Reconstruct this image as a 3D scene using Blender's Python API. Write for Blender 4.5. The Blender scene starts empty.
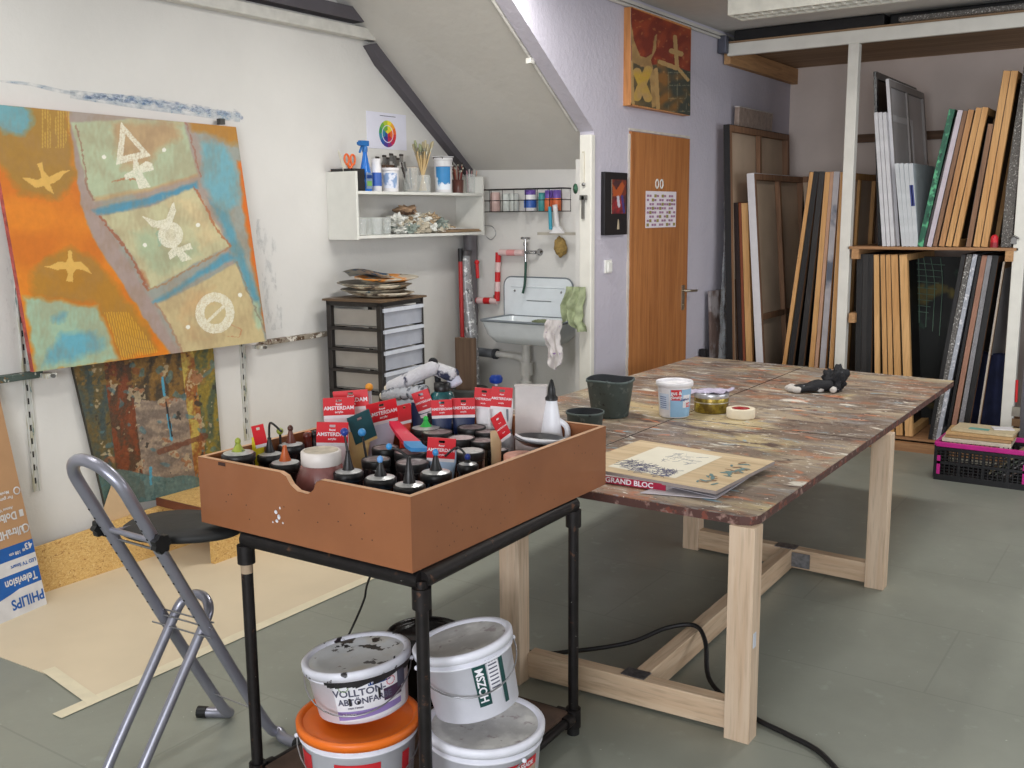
import bpy, math, random
from mathutils import Vector, Matrix, noise
random.seed(7)
PI=math.pi
scn=bpy.context.scene
COL=scn.collection
# ---------------------------------------------------------------- camera (solved from the room's straight lines)
FPX=1007.75; YAW,PITCH,ROLL=-0.59598,0.16652,-0.00915
CAM=Vector((0,0,1.7))
cy,sy,cp,sp=math.cos(YAW),math.sin(YAW),math.cos(PITCH),math.sin(PITCH)
FW=Vector((sy*cp,cy*cp,-sp)); _r=Vector((cy,-sy,0)); _u=_r.cross(FW)
RT=math.cos(ROLL)*_r+math.sin(ROLL)*_u; UP=-math.sin(ROLL)*_r+math.cos(ROLL)*_u
def ray(x,y): return RT*((x-512)/FPX)-UP*((y-384)/FPX)+FW
def hit(x,y,ax,v):
    d=ray(x,y); return CAM+d*((v-CAM[ax])/d[ax])
HX=lambda x,y,v: hit(x,y,0,v)
HY=lambda x,y,v: hit(x,y,1,v)
HZ=lambda x,y,v: hit(x,y,2,v)
def proj(P):
    d=Vector(P)-CAM; w=d.dot(FW); return 512+FPX*d.dot(RT)/w, 384-FPX*d.dot(UP)/w
# ---------------------------------------------------------------- materials
def lin(c):
    o=[]
    for v in c[:3]:
        v=v/255.0; o.append(v/12.92 if v<=.04045 else ((v+.055)/1.055)**2.4)
    return (o[0],o[1],o[2],1)
class NT:
    def __init__(s,name):
        s.m=bpy.data.materials.new(name); s.m.use_nodes=True; s.t=s.m.node_tree; s.n=s.t.nodes; s.l=s.t.links
        s.b=s.n['Principled BSDF']; s.out=s.n['Material Output']
        s.tc=s.n.new('ShaderNodeTexCoord')
    def node(s,t,**k):
        n=s.n.new(t)
        for a,v in k.items():
            if isinstance(v,dict):
                for i,x in v.items(): n.inputs[i].default_value=x
            else: setattr(n,a,v)
        return n
    def vec(s,scale=(1,1,1),off=(0,0,0)):
        mp=s.node('ShaderNodeMapping'); mp.inputs['Scale'].default_value=scale; mp.inputs['Location'].default_value=off
        s.l.new(s.tc.outputs['Object'],mp.inputs['Vector']); return mp.outputs[0]
    def noise(s,scale=(1,1,1),off=(0,0,0),detail=4,rough=.55,dist=0):
        n=s.node('ShaderNodeTexNoise'); n.inputs['Scale'].default_value=1; n.inputs['Detail'].default_value=detail
        n.inputs['Roughness'].default_value=rough; n.inputs['Distortion'].default_value=dist
        if not hasattr(scale,'__len__'): scale=(scale,)*3
        s.l.new(s.vec(scale,off),n.inputs['Vector']); return n.outputs['Fac']
    def ramp(s,fac,lo,hi):
        r=s.node('ShaderNodeMapRange'); r.inputs['From Min'].default_value=lo; r.inputs['From Max'].default_value=hi
        s.l.new(fac,r.inputs['Value']); return r.outputs[0]
    def mix(s,fac,a,b):
        m=s.node('ShaderNodeMix',data_type='RGBA')
        for i,x in ((0,fac),(6,a),(7,b)):
            if hasattr(x,'is_output'): s.l.new(x,m.inputs[i])
            else: m.inputs[i].default_value=x
        return m.outputs[2]
    def bump(s,h,strength=.3,dist=.01):
        b=s.node('ShaderNodeBump'); b.inputs['Strength'].default_value=strength; b.inputs['Distance'].default_value=dist
        s.l.new(h,b.inputs['Height']); s.l.new(b.outputs[0],s.b.inputs['Normal'])
    def color(s,o):
        s.l.new(o,s.b.inputs['Base Color'])
MATS={}
def M(name,col=(200,200,200),rough=.6,metal=0,var=.08,scale=12,bump=0,bscale=60,trans=0,alpha=1,emit=0,layers=(),ior=1.45,coat=0):
    """plain surface; layers = (colour, scale, low, high, detail) patches of another paint over it"""
    if name in MATS: return MATS[name]
    t=NT(name); b=t.b
    b.inputs['Roughness'].default_value=rough; b.inputs['Metallic'].default_value=metal
    b.inputs['Transmission Weight'].default_value=trans; b.inputs['Alpha'].default_value=alpha; b.inputs['IOR'].default_value=ior
    b.inputs['Coat Weight'].default_value=coat
    c=lin(col); d=tuple(x*(1-var*2.2) for x in c[:3])+(1,)
    o=t.mix(t.ramp(t.noise(scale),.35,.7),c,d)
    for i,L in enumerate(layers):
        o=t.mix(t.ramp(t.noise(L[1],(i*3.7+1,i*1.3,i*5.1),L[4] if len(L)>4 else 5),L[2],L[3]),o,lin(L[0]))
    t.color(o)
    if bump: t.bump(t.noise(bscale,detail=5),bump)
    if emit:
        b.inputs['Emission Color'].default_value=c; b.inputs['Emission Strength'].default_value=emit
    MATS[name]=t.m; return t.m
def wood(name,c1,c2,axis=2,rough=.6,k=1.0,stain=None):
    if name in MATS: return MATS[name]
    t=NT(name); sc=[38*k]*3; sc[axis]=2.2*k
    g=t.noise(sc,detail=6,dist=.6); g2=t.noise([s*3 for s in sc],detail=3)
    o=t.mix(t.ramp(g,.35,.68),lin(c1),lin(c2)); o=t.mix(t.ramp(g2,.5,.9),o,lin(tuple(x*.8 for x in c2)))
    if stain: o=t.mix(t.ramp(t.noise(7,detail=4),.56,.7),o,lin(stain))
    t.color(o); t.b.inputs['Roughness'].default_value=rough; t.bump(g,.08)
    MATS[name]=t.m; return t.m
def smear_mat(name,col,scale,lo,hi,maxa,off=(0,0,0)):
    t=NT(name); t.b.inputs['Base Color'].default_value=lin(col); t.b.inputs['Roughness'].default_value=.85
    f=t.ramp(t.noise(scale,off,6,.65),lo,hi); m=t.node('ShaderNodeMath',operation='MULTIPLY'); t.l.new(f,m.inputs[0]); m.inputs[1].default_value=maxa; t.l.new(m.outputs[0],t.b.inputs['Alpha']); return t.m
def vcol_mat(name,rough=.6,var=.1,scale=60,bump=.15):
    t=NT(name); a=t.node('ShaderNodeVertexColor',layer_name='Col')
    n=t.ramp(t.noise(scale),.3,.75)
    dk=t.node('ShaderNodeMix',data_type='RGBA',blend_type='MULTIPLY'); dk.inputs[7].default_value=(1-var*2,)*3+(1,)
    t.l.new(n,dk.inputs[0]); t.l.new(a.outputs[0],dk.inputs[6])
    t.color(dk.outputs[2]); t.b.inputs['Roughness'].default_value=rough
    if bump: t.bump(t.noise(scale*2),bump)
    return t.m
# ---------------------------------------------------------------- mesh builder (world or thing coordinates)
WM={}     # world matrices kept by hand
def frame(axis,up=None):
    z=Vector(axis).normalized(); u=Vector(up) if up else (Vector((0,0,1)) if abs(z.z)<.9 else Vector((0,1,0)))
    x=u.cross(z).normalized(); y=z.cross(x); return Matrix((x,y,z)).transposed().to_4x4()
def T(loc,rz=0,ax=None):
    m=Matrix.Translation(Vector(loc))
    if ax is not None: m=m@frame(ax)
    return m@Matrix.Rotation(rz,4,'Z')
class MB:
    def __init__(s): s.v=[];s.f=[];s.mi=[];s.sm=[];s.mats=[];s.X=Matrix.Identity(4)
    def mat(s,m):
        if m not in s.mats: s.mats.append(m)
        return s.mats.index(m)
    def add(s,vs,fs,m,smooth=False,X=None):
        X=s.X if X is None else s.X@X
        o=len(s.v); s.v+= [X@Vector(p) for p in vs]; i=s.mat(m)
        for f in fs: s.f.append([o+k for k in f]); s.mi.append(i); s.sm.append(smooth)
        return s
    def box(s,c,d,m,X=None,taper=1):
        x,y,z=d[0]/2,d[1]/2,d[2]/2; vs=[(c[0]+a*x*(taper if k>0 else 1),c[1]+b*y*(taper if k>0 else 1),c[2]+k*z) for k in(-1,1) for b in(-1,1) for a in(-1,1)]
        return s.add(vs,[(0,2,3,1),(4,5,7,6),(0,1,5,4),(2,6,7,3),(0,4,6,2),(1,3,7,5)],m,False,X)
    def bar(s,a,b,w,h,m,up=(0,0,1)):
        a,b=Vector(a),Vector(b); d=b-a; X=Matrix.Translation((a+b)/2)@frame(d,up if abs(d.normalized().dot(Vector(up)))<.95 else (0,1,0))
        return s.box((0,0,0),(w,h,d.length),m,X)
    def prism(s,poly,h,m,X=None,z0=0):
        n=len(poly); vs=[(p[0],p[1],z0) for p in poly]+[(p[0],p[1],z0+h) for p in poly]
        fs=[tuple(range(n))[::-1],tuple(range(n,2*n))]+[(i,(i+1)%n,n+(i+1)%n,n+i) for i in range(n)]
        return s.add(vs,fs,m,False,X)
    def tube(s,pts,r,m,seg=10,closed=False,caps=True,rs=None):
        pts=[Vector(p) for p in pts]; n=len(pts); vs=[]; fs=[]; u=None
        for i,p in enumerate(pts):
            a=pts[(i-1)%n] if (closed or i>0) else p; b=pts[(i+1)%n] if (closed or i<n-1) else p
            t=(b-a).normalized()
            if u is None: u=t.orthogonal().normalized()
            u=(u-t*u.dot(t)); u=u.normalized() if u.length>1e-6 else t.orthogonal().normalized()
            w=t.cross(u); rr=rs[i] if rs else r
            for k in range(seg):
                an=2*PI*k/seg; vs.append(p+(u*math.cos(an)+w*math.sin(an))*rr)
        for i in range(n if closed else n-1):
            for k in range(seg):
                a=i*seg+k; b=i*seg+(k+1)%seg; c=((i+1)%n)*seg; fs.append((a,b,c+(k+1)%seg,c+k))
        s.add(vs,fs,m,True)
        if caps and not closed:
            s.add(vs[:seg],[tuple(range(seg))[::-1]],m); s.add(vs[-seg:],[tuple(range(seg))],m)
        return s
    def lathe(s,prof,m,X=None,seg=28,sx=1,sy=1,cap=True,a0=0,a1=2*PI,smooth=True):
        full=abs(a1-a0-2*PI)<1e-6; n=seg if full else seg+1; vs=[];fs=[]
        for r,z in prof:
            for k in range(n):
                a=a0+(a1-a0)*k/seg; vs.append((r*math.cos(a)*sx,r*math.sin(a)*sy,z))
        for i in range(len(prof)-1):
            for k in range(seg):
                k2=(k+1)%n; fs.append((i*n+k,i*n+k2,(i+1)*n+k2,(i+1)*n+k))
        s.add(vs,fs,m,smooth,X)
        if cap and full:
            if prof[0][0]>1e-5: s.add(vs[:n],[tuple(range(n))[::-1]],m,False,X)
            if prof[-1][0]>1e-5: s.add(vs[-n:],[tuple(range(n))],m,False,X)
        return s
    def disc(s,r,z,m,X=None,seg=24): return s.add([(r*math.cos(2*PI*k/seg),r*math.sin(2*PI*k/seg),z) for k in range(seg)],[tuple(range(seg))],m,False,X)
    def ball(s,c,r,m,seg=12,sc=(1,1,1),X=None):
        pr=[(max(1e-6,math.sin(PI*i/8))*r,-math.cos(PI*i/8)*r) for i in range(9)]
        Y=Matrix.Translation(Vector(c))@Matrix.Diagonal((sc[0],sc[1],sc[2],1))
        return s.lathe(pr,m,(X@Y) if X else Y,seg,cap=False)
    def patch(s,P,nx,ny,m,smooth=True,X=None):
        vs=[P(i/nx,j/ny) for j in range(ny+1) for i in range(nx+1)]
        fs=[(j*(nx+1)+i,j*(nx+1)+i+1,(j+1)*(nx+1)+i+1,(j+1)*(nx+1)+i) for j in range(ny) for i in range(nx)]
        return s.add(vs,fs,m,smooth,X)
    def text(s,txt,size,m,X,bend=None,sx=1):
        vs,fs=glyphs(txt); 
        if bend: f=lambda p:bend(p[0]*size*sx,p[1]*size)
        else: f=lambda p:(p[0]*size*sx,p[1]*size,0)
        return s.add([f(p) for p in vs],fs,m,False,X)
    def build(s,name,parent=None,loc=None,bevel=0,at_base=True):
        if parent is not None: inv=WM[parent].inverted(); L=None
        else:
            if loc is None and s.v:
                lo=[min(p[i] for p in s.v) for i in range(3)]; hi=[max(p[i] for p in s.v) for i in range(3)]
                loc=((lo[0]+hi[0])/2,(lo[1]+hi[1])/2,lo[2])
            L=Vector(loc or (0,0,0)); inv=Matrix.Translation(-L)
        me=bpy.data.meshes.new(name); me.from_pydata([inv@p for p in s.v],[],s.f)
        for m in s.mats: me.materials.append(m)
        me.polygons.foreach_set('material_index',s.mi); me.polygons.foreach_set('use_smooth',s.sm); me.update()
        o=bpy.data.objects.new(name,me); COL.objects.link(o)
        if parent is not None: o.parent=parent; WM[o]=WM[parent].copy()
        else: o.location=L; WM[o]=Matrix.Translation(L)
        if bevel:
            b=o.modifiers.new('bevel','BEVEL'); b.width=bevel; b.segments=2; b.limit_method='ANGLE'; b.angle_limit=math.radians(50)
        return o
_G={}
def glyphs(txt):
    if txt in _G: return _G[txt]
    cu=bpy.data.curves.new('lettering','FONT'); cu.body=txt; cu.align_x='CENTER'; cu.align_y='CENTER'; cu.resolution_u=3; cu.offset=.026
    ob=bpy.data.objects.new('lettering',cu); COL.objects.link(ob)
    dg=bpy.context.evaluated_depsgraph_get(); me=bpy.data.meshes.new_from_object(ob.evaluated_get(dg))
    r=([tuple(v.co) for v in me.vertices],[tuple(p.vertices) for p in me.polygons])
    bpy.data.objects.remove(ob); bpy.data.meshes.remove(me); bpy.data.curves.remove(cu); _G[txt]=r; return r
def tag(o,label=None,cat=None,group=None,kind=None):
    if label: o['label']=label
    if cat: o['category']=cat
    if group: o['group']=group
    if kind: o['kind']=kind
    return o
def thing(name,label,cat,loc=(0,0,0),rz=0,group=None,rot=None):
    o=bpy.data.objects.new(name,None); COL.objects.link(o); o.empty_display_size=.05
    R=rot if rot is not None else Matrix.Rotation(rz,3,'Z')
    o.location=loc; o.rotation_euler=R.to_euler(); WM[o]=Matrix.Translation(Vector(loc))@R.to_4x4()
    return tag(o,label,cat,group)
def one(mb,name,label,cat,group=None,bevel=0,kind=None): return tag(mb.build(name,bevel=bevel),label,cat,group,kind)
def struct(mb,name,bevel=0,label=None): return tag(mb.build(name,bevel=bevel),label,None,None,'structure')
def dup(root,loc,rz=0,label=None,group=None,rot=None):
    r=root.copy(); COL.objects.link(r); r.location=loc
    r.rotation_euler=(rot if rot is not None else Matrix.Rotation(rz,3,'Z')).to_euler()
    if label: r['label']=label
    if group: r['group']=group
    for ch in list(root.children):
        c=ch.copy(); COL.objects.link(c); c.parent=r
        for g in list(ch.children):
            d=g.copy(); COL.objects.link(d); d.parent=c
    return r
def inpoly(x,y,P):
    r=False; j=len(P)-1
    for i in range(len(P)):
        xi,yi=P[i]; xj,yj=P[j]
        if (yi>y)!=(yj>y) and x<(xj-xi)*(y-yi)/(yj-yi)+xi: r=not r
        j=i
    return r
def painted(name,BL,BR,TR,TL,fn,nx,ny,mat,parent,thick=.02,edge=None,normal=None):
    """a painted panel: fine grid with pigment colours (fn(x,y) in the picture's own chart) and wrapped edges"""
    BL,BR,TR,TL=map(Vector,(BL,BR,TR,TL))
    P=lambda s,t:(BL*(1-s)+BR*s)*(1-t)+(TL*(1-s)+TR*s)*t
    mb=MB(); mb.patch(P,nx,ny,mat)
    n=(BR-BL).cross(TL-BL).normalized()*-thick
    q=[BL,BR,TR,TL]; k=[p+n for p in q]
    mb.add(q+k,[(4,7,6,5),(0,4,5,1),(1,5,6,2),(2,6,7,3),(3,7,4,0)],edge or mat)
    o=mb.build(name,parent)
    at=o.data.color_attributes.new('Col','FLOAT_COLOR','POINT')
    cols=[]
    for j in range(ny+1):
        for i in range(nx+1):
            x,y=proj(P(i/nx,j/ny)); c=lin(fn(x,y)); cols+=c
    cols+=list(lin((200,190,170)))*8
    at.data.foreach_set('color',cols)
    return o
def nz(x,y,s,k=0): return noise.noise(Vector((x*s,y*s,k*7.3)))
def mixc(a,b,t): t=max(0,min(1,t)); return tuple(a[i]*(1-t)+b[i]*t for i in range(3))
LON=0; EXPO=-.37; WPW=330; WPW2=75; LCOL=(1.0,.98,.94)
FILL_LAMPS=[(-3.5,-3.2,0.6,2.2,'unseen fill lamp added above the orange canvas',28),(-2.95,-2.65,3.6,4.7,'unseen fill lamp added near the stair soffit',44),(-1.3,-.3,5.4,5.7,'unseen fill lamp added in front of the louvre lamp',46)]  # lamps out of view, added to raise the brightness
# ================================================================ the room
XL,XD,YS,YB,ZC=-4.36,-3.15,5.88,9.12,3.06
XR,YF=3.0,-3.2
plaster=M('white_plaster',(216,214,210),.85,var=.03,scale=2,bump=.25,bscale=26)
def _lilac():
    t=NT('lilac_plaster'); o=t.mix(t.ramp(t.noise(1.5),.3,.7),lin((196,192,204)),lin((188,184,197))); t.color(o)
    t.b.inputs['Roughness'].default_value=.85; t.bump(t.noise(32,detail=6),.5,.012); return t.m
lilac=_lilac()
soffm=M('soffit_plaster',(205,202,196),.9,var=.03,scale=3,bump=.25,bscale=22)
grey_strip=M('dark_grey_strip',(92,88,94),.7,var=.08,scale=5,bump=.1)
whitep=M('white_gloss_paint',(228,226,218),.45,var=.04,scale=9,bump=.05)
# floor: grey-green painted concrete with scuffs and hairline joints
def _floor():
    t=NT('grey_green_floor'); a=lin((146,149,138)); b=lin((132,135,125))
    o=t.mix(t.ramp(t.noise(1.3,detail=6),.35,.65),a,b); o=t.mix(t.ramp(t.noise(14,(3,1,0),detail=5),.62,.75),o,lin((150,154,144)))
    o=t.mix(t.ramp(t.noise(55,(9,2,0),detail=2),.77,.8),o,lin((196,198,190)))
    br=t.node('ShaderNodeTexBrick'); br.offset=.5; br.inputs['Scale'].default_value=1; br.inputs['Mortar Size'].default_value=.004
    br.inputs['Brick Width'].default_value=1.3; br.inputs['Row Height'].default_value=.65; br.inputs['Color1'].default_value=(0,0,0,1); br.inputs['Color2'].default_value=(0,0,0,1); br.inputs['Mortar'].default_value=(.35,.35,.35,1)
    t.l.new(t.vec(),br.inputs['Vector']); o=t.mix(br.outputs['Color'],o,lin((112,116,106)))
    t.color(o); rr=t.ramp(t.noise(4,(1,7,0)),.2,.9); 
    mr=t.node('ShaderNodeMapRange'); mr.inputs['To Min'].default_value=.32; mr.inputs['To Max'].default_value=.55; t.l.new(rr,mr.inputs['Value']); t.l.new(mr.outputs[0],t.b.inputs['Roughness'])
    t.bump(t.noise(40),.06); return t.m
floorm=_floor()
b=MB(); b.box(((XL+XR)/2,(YB+YF)/2,-.05),(XR-XL+.4,YB-YF+.4,.1),floorm); struct(b,'floor')
b=MB(); b.box(((XL+XR)/2,(YB+YF)/2,ZC+.05),(XR-XL+.4,YB-YF+.4,.1),M('ceiling_paint',(206,204,200),.9,var=.03)); struct(b,'ceiling')
b=MB(); b.box((XL-.06,(YF+YS)/2+.1,ZC/2),(.12,YS-YF+.4,ZC),plaster); 
o=struct(b,'wall_left')
b=MB(); b.box(((XL+XD)/2-.09,YS+.06,1.15),(XD-XL-.06,.12,2.3),plaster); struct(b,'wall_niche')
# door wall: full height beyond the niche, only above the stair soffit in front of it
e=lambda y:2.203-.703*(y-5.569)
yt=5.569+(2.203-ZC)/.703
b=MB(); X=Matrix(((0,0,1,XD-.10),(1,0,0,0),(0,1,0,0),(0,0,0,1)))
b.prism([(5.57,0),(YB,0),(YB,ZC),(yt,ZC),(5.57,e(5.57))],.10,lilac,X); struct(b,'wall_door_side')
b=MB(); b.box(((XD+XR)/2,YB+.06,ZC/2),(XR-XD+.3,.12,ZC),M('back_wall_plaster',(224,210,202),.88,var=.04,scale=2,bump=.25,bscale=26)); struct(b,'wall_back')
VY0,VY1,VZ0,VZ1=3.2,6.6,.95,2.35
b=MB(); b.box((XR+.06,(YF+VY0)/2-.08,ZC/2),(.12,VY0-YF+.16,ZC),plaster); b.box((XR+.06,(VY1+YB)/2+.08,ZC/2),(.12,YB-VY1+.16,ZC),plaster)
b.box((XR+.06,(VY0+VY1)/2,VZ0/2),(.12,VY1-VY0,VZ0),plaster); b.box((XR+.06,(VY0+VY1)/2,(VZ1+ZC)/2),(.12,VY1-VY0,ZC-VZ1),plaster); struct(b,'wall_right')
b=MB()
for y in (VY0+.03,(VY0+VY1)/2,VY1-.03): b.box((XR+.06,y,(VZ0+VZ1)/2),(.07,.06,VZ1-VZ0),whitep)
for z in (VZ0+.03,VZ1-.03): b.box((XR+.06,(VY0+VY1)/2,z),(.07,VY1-VY0,.06),whitep)
struct(b,'added_window_2')  # unseen window, added so side light reaches rack and door wall
# wall behind the camera; its unseen window is added for light
WX0,WX1,WZ0,WZ1=-1.6,2.2,.9,2.5
b=MB(); b.box(((XL+WX0)/2,YF-.06,ZC/2),(WX0-XL,.12,ZC),plaster); b.box(((WX1+XR)/2,YF-.06,ZC/2),(XR-WX1,.12,ZC),plaster)
b.box(((WX0+WX1)/2,YF-.06,WZ0/2),(WX1-WX0,.12,WZ0),plaster); b.box(((WX0+WX1)/2,YF-.06,(WZ1+ZC)/2),(WX1-WX0,.12,ZC-WZ1),plaster); struct(b,'wall_front')
b=MB()
for x in (WX0+.03,(WX0+WX1)/2,WX1-.03): b.box((x,YF-.06,(WZ0+WZ1)/2),(.06,.07,WZ1-WZ0),whitep)
for z in (WZ0+.03,WZ1-.03): b.box(((WX0+WX1)/2,YF-.06,z),(WX1-WX0,.07,.06),whitep)
struct(b,'added_window_1')
# stair soffit slab
zl=lambda y:2.765-.765*(y-4.898)
b=MB(); ya=4.898-(ZC-2.761)/.703; yb=yt; H=.09
XE=XD-.006
vs=[(XL,ya,ZC),(XE,yb,ZC),(XE,YS,e(YS)),(XL,YS,zl(YS))]
b.add(vs+[(p[0],p[1],p[2]+H) for p in vs],[(0,1,2,3),(4,7,6,5),(0,4,5,1),(1,5,6,2),(2,6,7,3),(3,7,4,0)],soffm); struct(b,'ceiling_stair_soffit')
# conduit clipped along the soffit
b=MB(); pts=[(XD-.115,y,e(y)+.0-.012+ .008) for y in (4.35,4.8,5.2,5.55)]; b.tube(pts,.011,M('soffit_grey_paint',(190,187,180),.6)); y=5.03; b.box((XD-.115,y,e(y)-.015),(.035,.04,.03),whitep); struct(b,'trim_1',label='painted conduit with one clip along the stair soffit')
# dark grey strips under the soffit on the left wall and along its top
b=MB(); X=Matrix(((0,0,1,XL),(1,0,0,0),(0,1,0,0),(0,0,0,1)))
b.prism([(4.83,2.73),(4.93,2.625),(5.87,1.965),(5.87,2.06),(4.98,2.69),(4.90,2.75)],.06,grey_strip,X); struct(b,'trim_2',label='dark grey strip under the soffit edge')
b=MB(); b.box((XL+.045,3.0,2.885),(.09,3.5,.075),grey_strip); struct(b,'trim_3',label='dark grey strip above the white rail')
b=MB(); b.box((XL+.04,3.1,2.79),(.07,3.62,.065),M('rail_white',(214,212,205),.5)); b.box((XL+.04,4.86,2.765),(.03,.1,.02),M('steel',(150,150,150),.35,1)); struct(b,'trim_4',bevel=.006,label='white square rail high on the left wall')
# white corner post with anchor strip
b=MB(); b.box((XD-.032,5.545,1.09),(.085,.05,2.18),whitep); struct(b,'trim_5',bevel=.006,label='white corner post beside the niche')
b=MB(); b.box((XD-.13,5.75,1.02),(.06,.26,2.04),plaster); struct(b,'wall_niche_return')
# cornice line above the door wall
b=MB(); b.box((XD+.012,7.4,ZC-.035),(.03,4.0,.02),soffm); b.tube([(XD+.02,y,ZC-.06) for y in (5.3,7,9.1)],.01,soffm); struct(b,'trim_7',label='thin conduit along the top of the door wall')
# door
DW=wood('door_veneer',(184,122,70),(158,98,52),2,.5,.55)
DY=-.03
d=thing('door_1',None,None,(XD,6.52,0)); tag(d,kind='structure')
b=MB(); b.box((XD+.006,6.495,1.115),(.02,.92,2.23),DW); dl=b.build('door_leaf',d,bevel=.002)
b=MB(); st=M('brushed_metal',(190,182,165),.35,1,var=.1)
y0=6.875; b.box((XD+.02,y0,1.085),(.008,.042,.18),st); b.tube([(XD+.02,y0,1.135),(XD+.07,y0,1.135),(XD+.075,y0+.01,1.135),(XD+.075,y0+.12,1.13)],.009,st); b.lathe([(.008,0),(.008,.006)],st,T((XD+.024,y0,1.03),ax=(1,0,0))); tag(b.build('door_handle',d),'metal lever handle on a long plate')
b=MB(); cr=M('old_plaster_edge',(206,198,188),.9,bump=.4,bscale=80)
for i in range(24):
    z=.05+i*.092; b.box((XD+.003,6.03+random.uniform(-.006,.006),z),(.012+random.random()*.006,.022,.094),cr)
b.box((XD+.003,6.495,2.243),(.012,.94,.016),cr); b.box((XD+.004,6.96,1.62),(.012,.018,.22),cr); b.build('door_frame',d)
b=MB(); wh=M('white_sticker',(230,230,226),.5)
b.lathe([(.022,0),(.034,.0),(.034,.004),(.022,.004),(.022,0)],wh,T((XD+.017,6.42,1.90),ax=(1,0,0)),sx=.8,sy=1,cap=False); 
b.lathe([(.022,0),(.034,.0),(.034,.004),(.022,.004),(.022,0)],wh,T((XD+.017,6.49,1.90),ax=(1,0,0)),sx=.8,sy=1,cap=False); tag(b.build('door_number',d),'two white zeros side by side')
# calendar sheet taped on the door
b=MB(); pa=M('calendar_paper',(226,218,226),.7,var=.02); y0,y1,z0,z1=6.25,6.73,1.602,1.85
b.box((XD+.0185,(y0+y1)/2,(z0+z1)/2),(.002,y1-y0,z1-z0),pa)
pk=M('calendar_mauve',(160,120,150),.7); ol=M('calendar_olive',(150,140,80),.7)
for i in range(12):
    for j in range(8):
        if (i+2*j)%3!=1: b.box((XD+.0202,y0+.03+i*.038,z0+.02+j*.028),(.001,.030,.015),pk)
        if (i*7+j*5)%11<2: b.box((XD+.0204,y0+.03+i*.038,z0+.02+j*.028),(.001,.034,.020),ol)
one(b,'wall_calendar','white and mauve printed year calendar taped to the wooden door','calendar')
# light switch
b=MB(); sw=M('switch_white',(236,236,232),.35); c=HX(607,266.5,XD); b.box((XD+.006,c.y,c.z),(.012,.085,.085),sw); b.box((XD+.015,c.y+.012,c.z-.004),(.01,.05,.06),sw); one(b,'light_switch','white square light switch on the lilac wall beside the door','light switch',bevel=.002)
# blue paint traces on the left wall (brush overrun)
def smear(b,pts,w0,m,k):
    ws=[w0*(.35+.65*math.sin(PI*(i+.6)/(len(pts)+.2))) for i in range(len(pts))]
    vs=[]; 
    for (px,py),w_ in zip(pts,ws):
        for s_ in (-1,1): q=HX(px,py+s_*w_,XL); vs.append((XL+.0006+.0004*k,q.y,q.z))
    b.add(vs,[(2*i,2*i+2,2*i+3,2*i+1) for i in range(len(pts)-1)],m)
b=MB(); bl=smear_mat('blue_paint_trace',(74,120,172),(5,26,60),.45,.68,.6); bl2=smear_mat('blue_paint_haze',(150,176,196),(4,14,26),.35,.7,.55,(3,1,2)); gz=smear_mat('grey_blue_rub',(128,150,164),(6,22,9),.5,.75,.4,(1,5,0))
smear(b,[(0,81),(30,84),(60,91),(90,97),(110,99)],2.0,bl2,0); smear(b,[(82,96),(105,97),(140,100),(170,105),(200,109),(232,114)],4.5,bl,1); smear(b,[(84,97),(110,98),(150,103)],2.5,bl,2); smear(b,[(70,94),(140,103),(240,118)],6,bl2,0); smear(b,[(233,111),(238,115),(243,120)],4,bl,2)
smear(b,[(256,240),(264,250),(276,262)],30,gz,0); smear(b,[(262,300),(270,305),(282,310)],26,gz,1); smear(b,[(6,285),(12,288),(20,290)],50,gz,0)
tag(b.build('trim_8'),'dry blue brush strokes on the plaster above the orange canvas',kind='structure')
# ================================================================ left wall: rails, canvases, boards
steelm=M('steel',(150,150,150),.35,1)
spl=M('splattered_metal',(205,205,200),.6,layers=(((176,172,150),(50,50,10),.5,.6),((90,120,120),(40,40,14),.64,.68),((70,64,58),(50,50,12),.66,.69),((190,120,70),(50,50,18),.70,.72)))
b=MB(); gp=M('rail_green_splatter',(70,84,78),.6,layers=(((190,190,180),40,.58,.64),((120,90,50),30,.6,.66)))
a=HX(0,377,XL); b.box((XL+.035,2.25,1.005),(.05,.6,.03),gp); 
one(b,'canvas_ledge','dark paint-splattered ledge left of the orange canvas','ledge',bevel=.003)
b=MB(); gp2=M('rail_brown_splatter',(150,140,125),.6,layers=(((80,60,40),30,.5,.6),((210,205,195),24,.55,.6),((90,50,35),60,.6,.65)))
b.box((XL+.03,4.17,1.0),(.04,.60,.028),gp2); one(b,'canvas_ledge','thin brown-splattered ledge between the orange canvas and the drawer tower','ledge',bevel=.003)
for (y,lab) in ((2.50,'splattered metal wall upright under the canvas, nearest the cardboard box'),(3.755,'splattered metal wall upright beside the dark abstract painting')):
    b=MB(); z0,z1=.46,2.1
    b.box((XL+.006,y-.014,(z0+z1)/2),(.012,.004,z1-z0),spl); b.box((XL+.006,y+.014,(z0+z1)/2),(.012,.004,z1-z0),spl); b.box((XL+.002,y,(z0+z1)/2),(.003,.028,z1-z0),spl)
    dk=M('slot_dark',(40,38,38),.8)
    for i in range(26): b.box((XL+.0042,y,z0+.05+i*.062),(.001,.007,.028),dk)
    one(b,'wall_upright',lab,'shelf rail','slotted wall uprights')
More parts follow.
